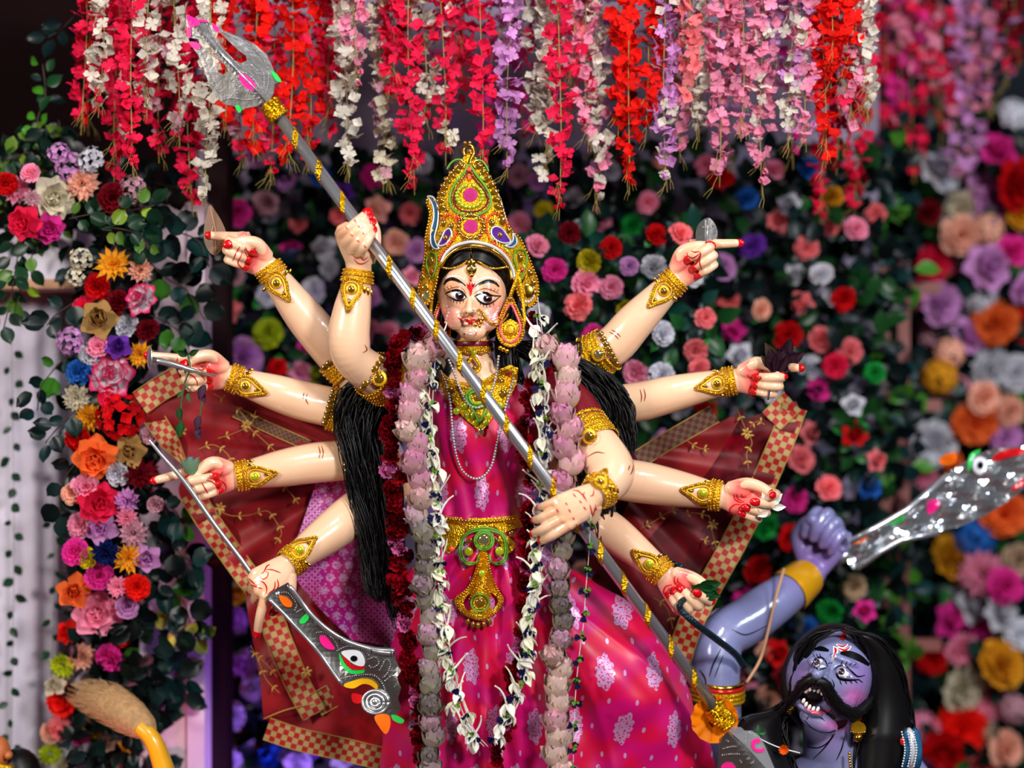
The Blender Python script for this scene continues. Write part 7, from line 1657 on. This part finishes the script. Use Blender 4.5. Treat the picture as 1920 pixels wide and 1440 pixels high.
dpaint('eye_line', 'black', (), [([(1522, 1248), (1528, 1236), (1538, 1232), (1547, 1238), (1552, 1250)], 3.0), ([(1526, 1249), (1536, 1255), (1550, 1252)], 3.0)], off=.0022)
dpaint('eye_line', 'black', (), [([(1564, 1256), (1572, 1249), (1584, 1248), (1594, 1256), (1608, 1268), (1622, 1266)], 3.2), ([(1568, 1262), (1574, 1272), (1590, 1275), (1612, 1274)], 4.6)], off=.0022)
dpaint('eye_lashes', 'black', (), [([(1574+i*9, 1274), (1578+i*10, 1284-i)], 1.8) for i in range(5)]+[([(1576+i*8, 1248), (1580+i*9, 1238+i*2)], 1.6) for i in range(4)]+[([(1528+i*6, 1233), (1524+i*6, 1225)], 1.4) for i in range(3)], off=.0014)
dpaint('eyebrow', 'black', (), [([(1576, 1224), (1592, 1226), (1612, 1234), (1630, 1247)], 13)], off=.002); dpaint('eyebrow', 'black', (), [([(1528, 1217), (1540, 1216), (1554, 1220)], 9)], off=.002)
dpaint('forehead_mark', 'white', [[(1562, 1211), (1570, 1214), (1572, 1222), (1568, 1232), (1562, 1237), (1558, 1230), (1562, 1222)]], [([(1570, 1214), (1584, 1220), (1596, 1212)], 7), ([(1568, 1208), (1580, 1213), (1590, 1208)], 6)], off=.0014)
dpaint('forehead_mark', 'red', [[(1564, 1213), (1569, 1216), (1569, 1224), (1565, 1233), (1562, 1230), (1565, 1222)]], [([(1572, 1215), (1584, 1219), (1594, 1213)], 3.6), ([(1570, 1209), (1580, 1212), (1588, 1208)], 3)], off=.0022)
dpaint('hair_parting', 'red', [[(1574, 1196), (1580, 1184), (1586, 1176), (1588, 1190), (1582, 1202)]], off=.004)
dpaint('lips', 'gum', (), [([(1504, 1312), (1512, 1326), (1526, 1334), (1544, 1336), (1558, 1330)], 8), ([(1512, 1302), (1518, 1290), (1530, 1284), (1544, 1290), (1554, 1304)], 6)], off=.003)
dpaint('wrinkle', 'black', (), [([(1516, 1342), (1512, 1350)], 2), ([(1528, 1342), (1540, 1346), (1546, 1352)], 2), ([(1508, 1350), (1524, 1366), (1552, 1374), (1580, 1362), (1590, 1352)], 2.4), ([(1514, 1400), (1534, 1402), (1552, 1392), (1566, 1372)], 2.4), ([(1524, 1424), (1546, 1402), (1566, 1376)], 2.4), ([(1584, 1380), (1578, 1404), (1568, 1426)], 2.4), ([(1560, 1272), (1564, 1284), (1562, 1296)], 2), ([(1552, 1244), (1562, 1242)], 2), ([(1312, 1256), (1322, 1272), (1324, 1290)], 3), ([(1352, 1216), (1338, 1244), (1330, 1268)], 3), ([(1356, 1228), (1346, 1254), (1340, 1270)], 2), ([(1372, 1180), (1400, 1190), (1440, 1172)], 2.4)], off=.0014)
# teeth
th = []
for i in range(7): a = math.pi*(1.05+.13*i); th.append((1533+24*math.cos(a), 1312+22*math.sin(a)*1.0, -20+i*8))
tooth_me = mesh_of(MB().ellipsoid((0, 0, 0), (1, 1, 1), None, 8, 6), 'tooth', M['paint_tooth'])
mouth_d = mc[1]+.004
for i, (u_, v_, r_) in enumerate([(-32, -38, 0), (-26, -32, 0), (-18, -29, 0), (-10, -28, 0), (-2, -29, 0), (6, -33, 0), (-28, -57, 0), (-21, -61, 0), (-13, -63, 0), (-5, -63, 0), (3, -60, 0)]):
    R_ = np.stack([axu*3.4*kk, np.array([0, 1., 0])*.004, axv*5.4*kk], 1); inst('tooth', tooth_me, DB, M4(R_, dp(u_, v_, mouth_d-.002)))
# moustache, hair, jewellery
mb = MB()
def fur(spine, width, n, d, key='hair', name='moustache', L=10):
    mb = MB(); sp = np.array(catmull([(x, y, dd) for x, y, dd in spine], 10)); m = len(sp); w = np.interp(np.linspace(0, 1, m), np.linspace(0, 1, len(width)), width)
    mb.tube([P(*q) for q in sp], [a*.5*PX() for a in w], 12)
    for i in range(n):
        j = rg_.randrange(m-1); a = rg_.uniform(0, 6.28); c = P(*sp[j]); t = unit(P(*sp[j+1])-P(*sp[j])); e = unit(np.cross(t, [0, 1, 0])); nn = e*math.cos(a)+np.cross(t, e)*math.sin(a); R0 = w[j]*.48*PX()
        mb.tube([c+nn*R0, c+nn*(R0+1.6*PX())+t*L*.6*PX(), c+nn*(R0+2*PX())+t*L*PX()], [.7*PX(), .5*PX(), .2*PX()], 3, cap=False)
    return mb.build(name, M[key], DEM)
fur([(1530, 1276, -.172), (1546, 1284, -.166), (1562, 1312, -.15), (1580, 1332, -.135), (1604, 1338, -.11), (1624, 1322, -.08), (1640, 1300, -.04)], [18, 22, 26, 26, 22, 16, 6], 260, 0)
fur([(1534, 1274, -.172), (1520, 1274, -.166), (1504, 1286, -.15), (1490, 1306, -.12), (1476, 1324, -.09), (1470, 1340, -.06)], [16, 20, 20, 16, 12, 5], 180, 0)
def dhair(spine, width, n, name='hair_lock', thick=.03):
    mb = MB(); sp = np.array(catmull([(x, y, dd) for x, y, dd in spine], 10)); m = len(sp); w = np.interp(np.linspace(0, 1, m), np.linspace(0, 1, len(width)), width)
    mb.loft([[P(sp[j][0]+math.cos(a)*w[j]*.46, sp[j][1], sp[j][2]+math.sin(a)*w[j]*.0007) for a in np.linspace(0, 2*math.pi, 14, endpoint=False)] for j in range(m)])
    for i in range(n):
        o_ = rg_.uniform(-1, 1); ph = rg_.uniform(0, 6.3); dd = rg_.uniform(-thick, thick*.4)
        mb.tube([P(sp[j][0]+o_*w[j]*.5+3*math.sin(j*.5+ph), sp[j][1], sp[j][2]+dd) for j in range(rg_.randrange(4), m)], 1.8*PX(), 4)
    return mb.build(name, M['hair'], DEM)
mb = MB(); rgs = []
for i in range(1, 20):
    t_ = math.pi*i/20; ring = []
    for j in range(30):
        ph = 2*math.pi*j/30; x = math.sin(t_)*math.sin(ph); y = math.cos(t_); z = math.sin(t_)*math.cos(ph)
        ring.append(dp(x*88-2, y*106+2, .045)+np.array([0, -z*(.105 if z > 0 else .12), 0]))
    rgs.append(ring)
mb.loft(rgs); mb.build('head_hair', M['hair'], DEM)
dhair([(1586, 1180, -.07), (1624, 1196, -.06), (1652, 1240, -.035), (1662, 1310, -.01), (1660, 1380, -.01), (1650, 1460, -.02)], [20, 50, 66, 90, 110, 100], 110)
dhair([(1572, 1180, -.07), (1540, 1188, -.07), (1510, 1216, -.05), (1496, 1260, -.02), (1484, 1310, .0)], [16, 30, 26, 18, 10], 60)
dhair([(1500, 1300, .03), (1470, 1330, .0), (1430, 1350, -.02), (1420, 1400, -.04), (1440, 1470, -.05)], [20, 50, 90, 120, 130], 130)
def dearring(x, y, d, s, lab):
    E_ = empty('earring', P(x, y, d)); E_.parent = DEM; E_['label'] = lab
    def f():
        gem('gold_smooth', P(x, y-20*s, d), 5*s, 9*s, 5*s, E_, name='hook'); gem('gold', P(x, y, d), 15*s, 13*s, 15*s, E_, name='bell'); gem('gold_smooth', P(x, y+17*s, d), 9*s, 9*s, 9*s, E_, name='drop')
        bead_row(lambda a, b: P(a, b, d-.018*s), [(x-14*s, y+5*s), (x, y+8*s), (x+14*s, y+5*s)], 2.2*s, 4.4*s, 'gold_smooth', E_, 'beads')
    under(E_, f)
dearring(1609, 1366, -.075, 1.0, 'large golden bell earring below the long side of the moustache'); dearring(1480, 1326, -.05, .55, 'small golden earring at the far ear')
CHN = MB()
bead_row(lambda x, y: P(x, y, -.075+.0001*abs(x-1595)), [(1592, 1412), (1594, 1440), (1600, 1480)], 3.0, 5, 'gold_smooth', DEM, 'neck_chain')
# armlet, bracelet
def ring_band(path, r, w, key, name, parent, d):
    c = [P(*q) for q in path]
    return MB().tube(c, r*PX(d), 14).build(name, M[key], parent)
AR = empty('armlet', P(1340, 1290, .0)); AR.parent = DEM; AR['label'] = 'red and gold upper arm band of the demon'
def f():
    for yy, r_, key in ((1276, 49, 'gold_smooth'), (1283, 50, 'gem_red'), (1291, 51, 'gold'), (1299, 51.5, 'gold'), (1306, 50.5, 'gold_thread')):
        pts = [P(1342+r_*math.cos(a), yy+5*math.sin(a)+.06*(r_*math.cos(a)), .13)+np.array([0, -r_*PX()*math.sin(a), 0]) for a in np.linspace(0, 2*math.pi, 40)]
        MB().tube(pts, 4.6*PX(), 8).build('band', M[key], AR)
under(AR, f)
BR = MB(); rgq = []
for t, g_ in ((0, 3), (.15, 4.5), (.85, 4.5), (1, 3)):
    c = P(1476, 1112, .30)*(1-t)+P(1514, 1080, .362)*t; ax = unit(P(1514, 1080, .362)-P(1476, 1112, .30)); e = unit(np.cross(ax, [0, 1, 0])); g = np.cross(ax, e); r_ = (39-7*t+g_)*PX(.3)
    rgq.append([c+(e*math.cos(a)+g*math.sin(a))*r_ for a in np.linspace(0, 2*math.pi, 30, endpoint=False)])
BR.loft(rgq, cap=False).build('bracelet', simple('yellow_cuff', srgb(238, 170, 20), .25, .3, coat=.6), DEM)['label'] = 'yellow gold wrist cuff of the raised demon arm'
MB().tube(catmull([P(1470, 1066, .20), P(1452, 1130, .16), (P(1436, 1200, .14)), P(1424, 1240, .14), P(1400, 1280, .12)], 6), 3*PX(.2), 8).build('arm_cord', M['wood'], DEM)
S2 = empty('sequin_armlet', P(1704, 1410, .0)); S2.parent = DEM; S2['label'] = 'teal and white sequin band on the demon shoulder'
def f():
    for q, (key) in enumerate(('gem_teal', 'white_piping', 'gem_teal')):
        pts = [P(1690+q*11+12*math.cos(a)*.5, 1404+i_*0+46*math.sin(a)*.8, -.04)+np.array([0, -.03*math.cos(a), 0]) for i_, a in enumerate(np.linspace(-1.4, 1.6, 14))]
        MB().tube(pts, 6*PX(), 8).build('band', M[key], S2); bead_row(lambda x, y: P(x, y, -.08), [(1690+q*11, 1372), (1696+q*11, 1405), (1690+q*11, 1440)], 2, 5, 'white_piping', S2, 'sequins')
    gem('gem_red', P(1692, 1390, -.08), 5, 8, 4, S2)
under(S2, f)
rebase(DEM)
for ch_ in DEM.children: ch_.matrix_parent_inverse = Matrix.Translation(-Vector(DEM.location))
o = MB().tube(catmull([P(1404, 1372, -.10), P(1430, 1388, -.115), P(1462, 1402, -.12), P(1500, 1412, -.11)], 6), 1.6*PX(), 5)
FS = empty('flower_sprig', P(1465, 1402, -.13)); tag(FS, 'small orange marigold on a thread lying on the demon black hair', 'flower')
o.build('thread', M['thread'], FS)
for i in range(9): inst('petal', FAN_ME, FS, M4(FACE@rotm('z', 40*i)@rotm('x', 40), P(1468, 1404, -.14), 12*PX()), srgb(236, 96, 20))
for i in range(4): inst('leaf', WILT_ME, FS, M4(FACE@rotm('z', 90*i), P(1422, 1374, -.125), 14*PX()), srgb(60, 120, 70))
fix(FS)
# ---------------------------------------------------------------- sword of the demon
DS = empty('demon_sword', P(1560, 1040, .40)); tag(DS, 'broad silver foil sword with painted eye in the raised demon hand', 'sword')
DSP = lambda x, y: P(x, y, .36+.00012*(x-1590)+.007*math.sin(x*.11+y*.05)+.006*math.sin(x*.06-y*.12))
D_OUT = smooth_outline([(1588, 1016), (1640, 986), (1700, 952), (1740, 926), (1780, 886), (1800, 872), (1850, 846), (1920, 836), (1990, 840), (1990, 900), (1930, 912), (1890, 940), (1840, 970), (1790, 990), (1730, 1004), (1680, 1014), (1640, 1038), (1604, 1068), (1590, 1050)], 3)
mb = MB(); plate_poly(mb, D_OUT, DSP, .006, 12); mb.build('blade', glitter_mat('crinkled_foil', srgb(222, 225, 230), .14, 34, .9, .9), DS, smooth=False)
for a in ([(1588, 1018), (1640, 990), (1700, 956), (1776, 890)], [(1606, 1066), (1650, 1034), (1690, 1012), (1760, 998)]): MB().tube([DSP(*q)+np.array([0, -.004, 0]) for q in a], 6*PX(.4), 8).build('ridge', M['silver'], DS)
for pts, k_ in (([(1596, 1010), (1612, 1002), (1626, 1006), (1616, 1016), (1598, 1020)], 'orange'), ([(1664, 980), (1680, 968), (1694, 966), (1692, 976), (1672, 984)], 'green'), ([(1738, 954), (1744, 940), (1760, 938), (1758, 952), (1742, 964)], 'hotpink'), ([(1760, 862), (1776, 850), (1792, 850), (1790, 868), (1768, 872)], 'orange'), ([(1826, 862), (1838, 856), (1850, 864), (1848, 880), (1836, 890), (1824, 880)], 'white'), ([(1814, 870), (1818, 852), (1836, 842), (1836, 848), (1824, 858), (1820, 876), (1814, 884)], 'green'), ([(1860, 858), (1880, 844), (1920, 840), (1920, 850), (1890, 858), (1866, 864)], 'red'), ([(1896, 914), (1930, 888), (1930, 904), (1904, 918)], 'red')): patch(pts, k_, DS, DSP, k_+'_patch', .005)
patch(oval(1837, 872, 6, 7, 0, 10), 'black', DS, DSP, 'pupil', .007)
MB().tube([P(1560, 1056, .40), P(1590, 1036, .365)], 12*PX(.4), 12).build('hilt', M['silver'], DS)
rebase(DS)
# ---------------------------------------------------------------- labels of the flowers and strands
ORD = ['first', 'second', 'third', 'fourth', 'fifth', 'sixth', 'seventh', 'eighth', 'ninth', 'tenth', 'eleventh', 'twelfth', 'thirteenth', 'fourteenth', 'fifteenth', 'sixteenth', 'seventeenth', 'eighteenth', 'nineteenth', 'twentieth']
groups = {}
for e in REG: groups.setdefault((e[1], e[2], e[3]), []).append(e)
for (c, k, place), es in groups.items():
    es.sort(key=lambda e: (e[5], e[4]))
    for i, e in enumerate(es):
        nm = CNAME.get(c, c)
        if len(es) == 1: lab = '%s %s flower %s' % (nm, k, place)
        elif i == 0: lab = 'topmost %s %s flower %s' % (nm, k, place)
        else: lab = '%s %s flower %s, %s from the top' % (nm, k, place, ORD[min(i, 19)])
        tag(e[0], lab, 'flower', {'on the flower column': 'flowers of the left column', 'on the pillar right of the trellis': 'large flowers of the right pillar'}.get(place, 'flowers of the backdrop wall'))
sg = {}
for e in STR: sg.setdefault((tuple(e[1]), e[2]), []).append(e)
for (mix, row), es in sg.items():
    es.sort(key=lambda e: e[3])
    nm = ' and '.join(CNAME.get(c, c) for c in mix)
    where = {'front': 'in the front row', 'back': 'in the row behind', 'right': 'right of the trellis'}[row]
    for i, e in enumerate(es):
        lab = '%s blossom strand hanging %s' % (nm, where)
        if len(es) > 1: lab += ', %s from the left' % ORD[min(i, 19)] if i else ', leftmost such'
        tag(e[0], lab, 'flower strand', {'front': 'front row of hanging blossom strands', 'back': 'back row of hanging blossom strands', 'right': 'hanging blossom strands right of the trellis'}[row])
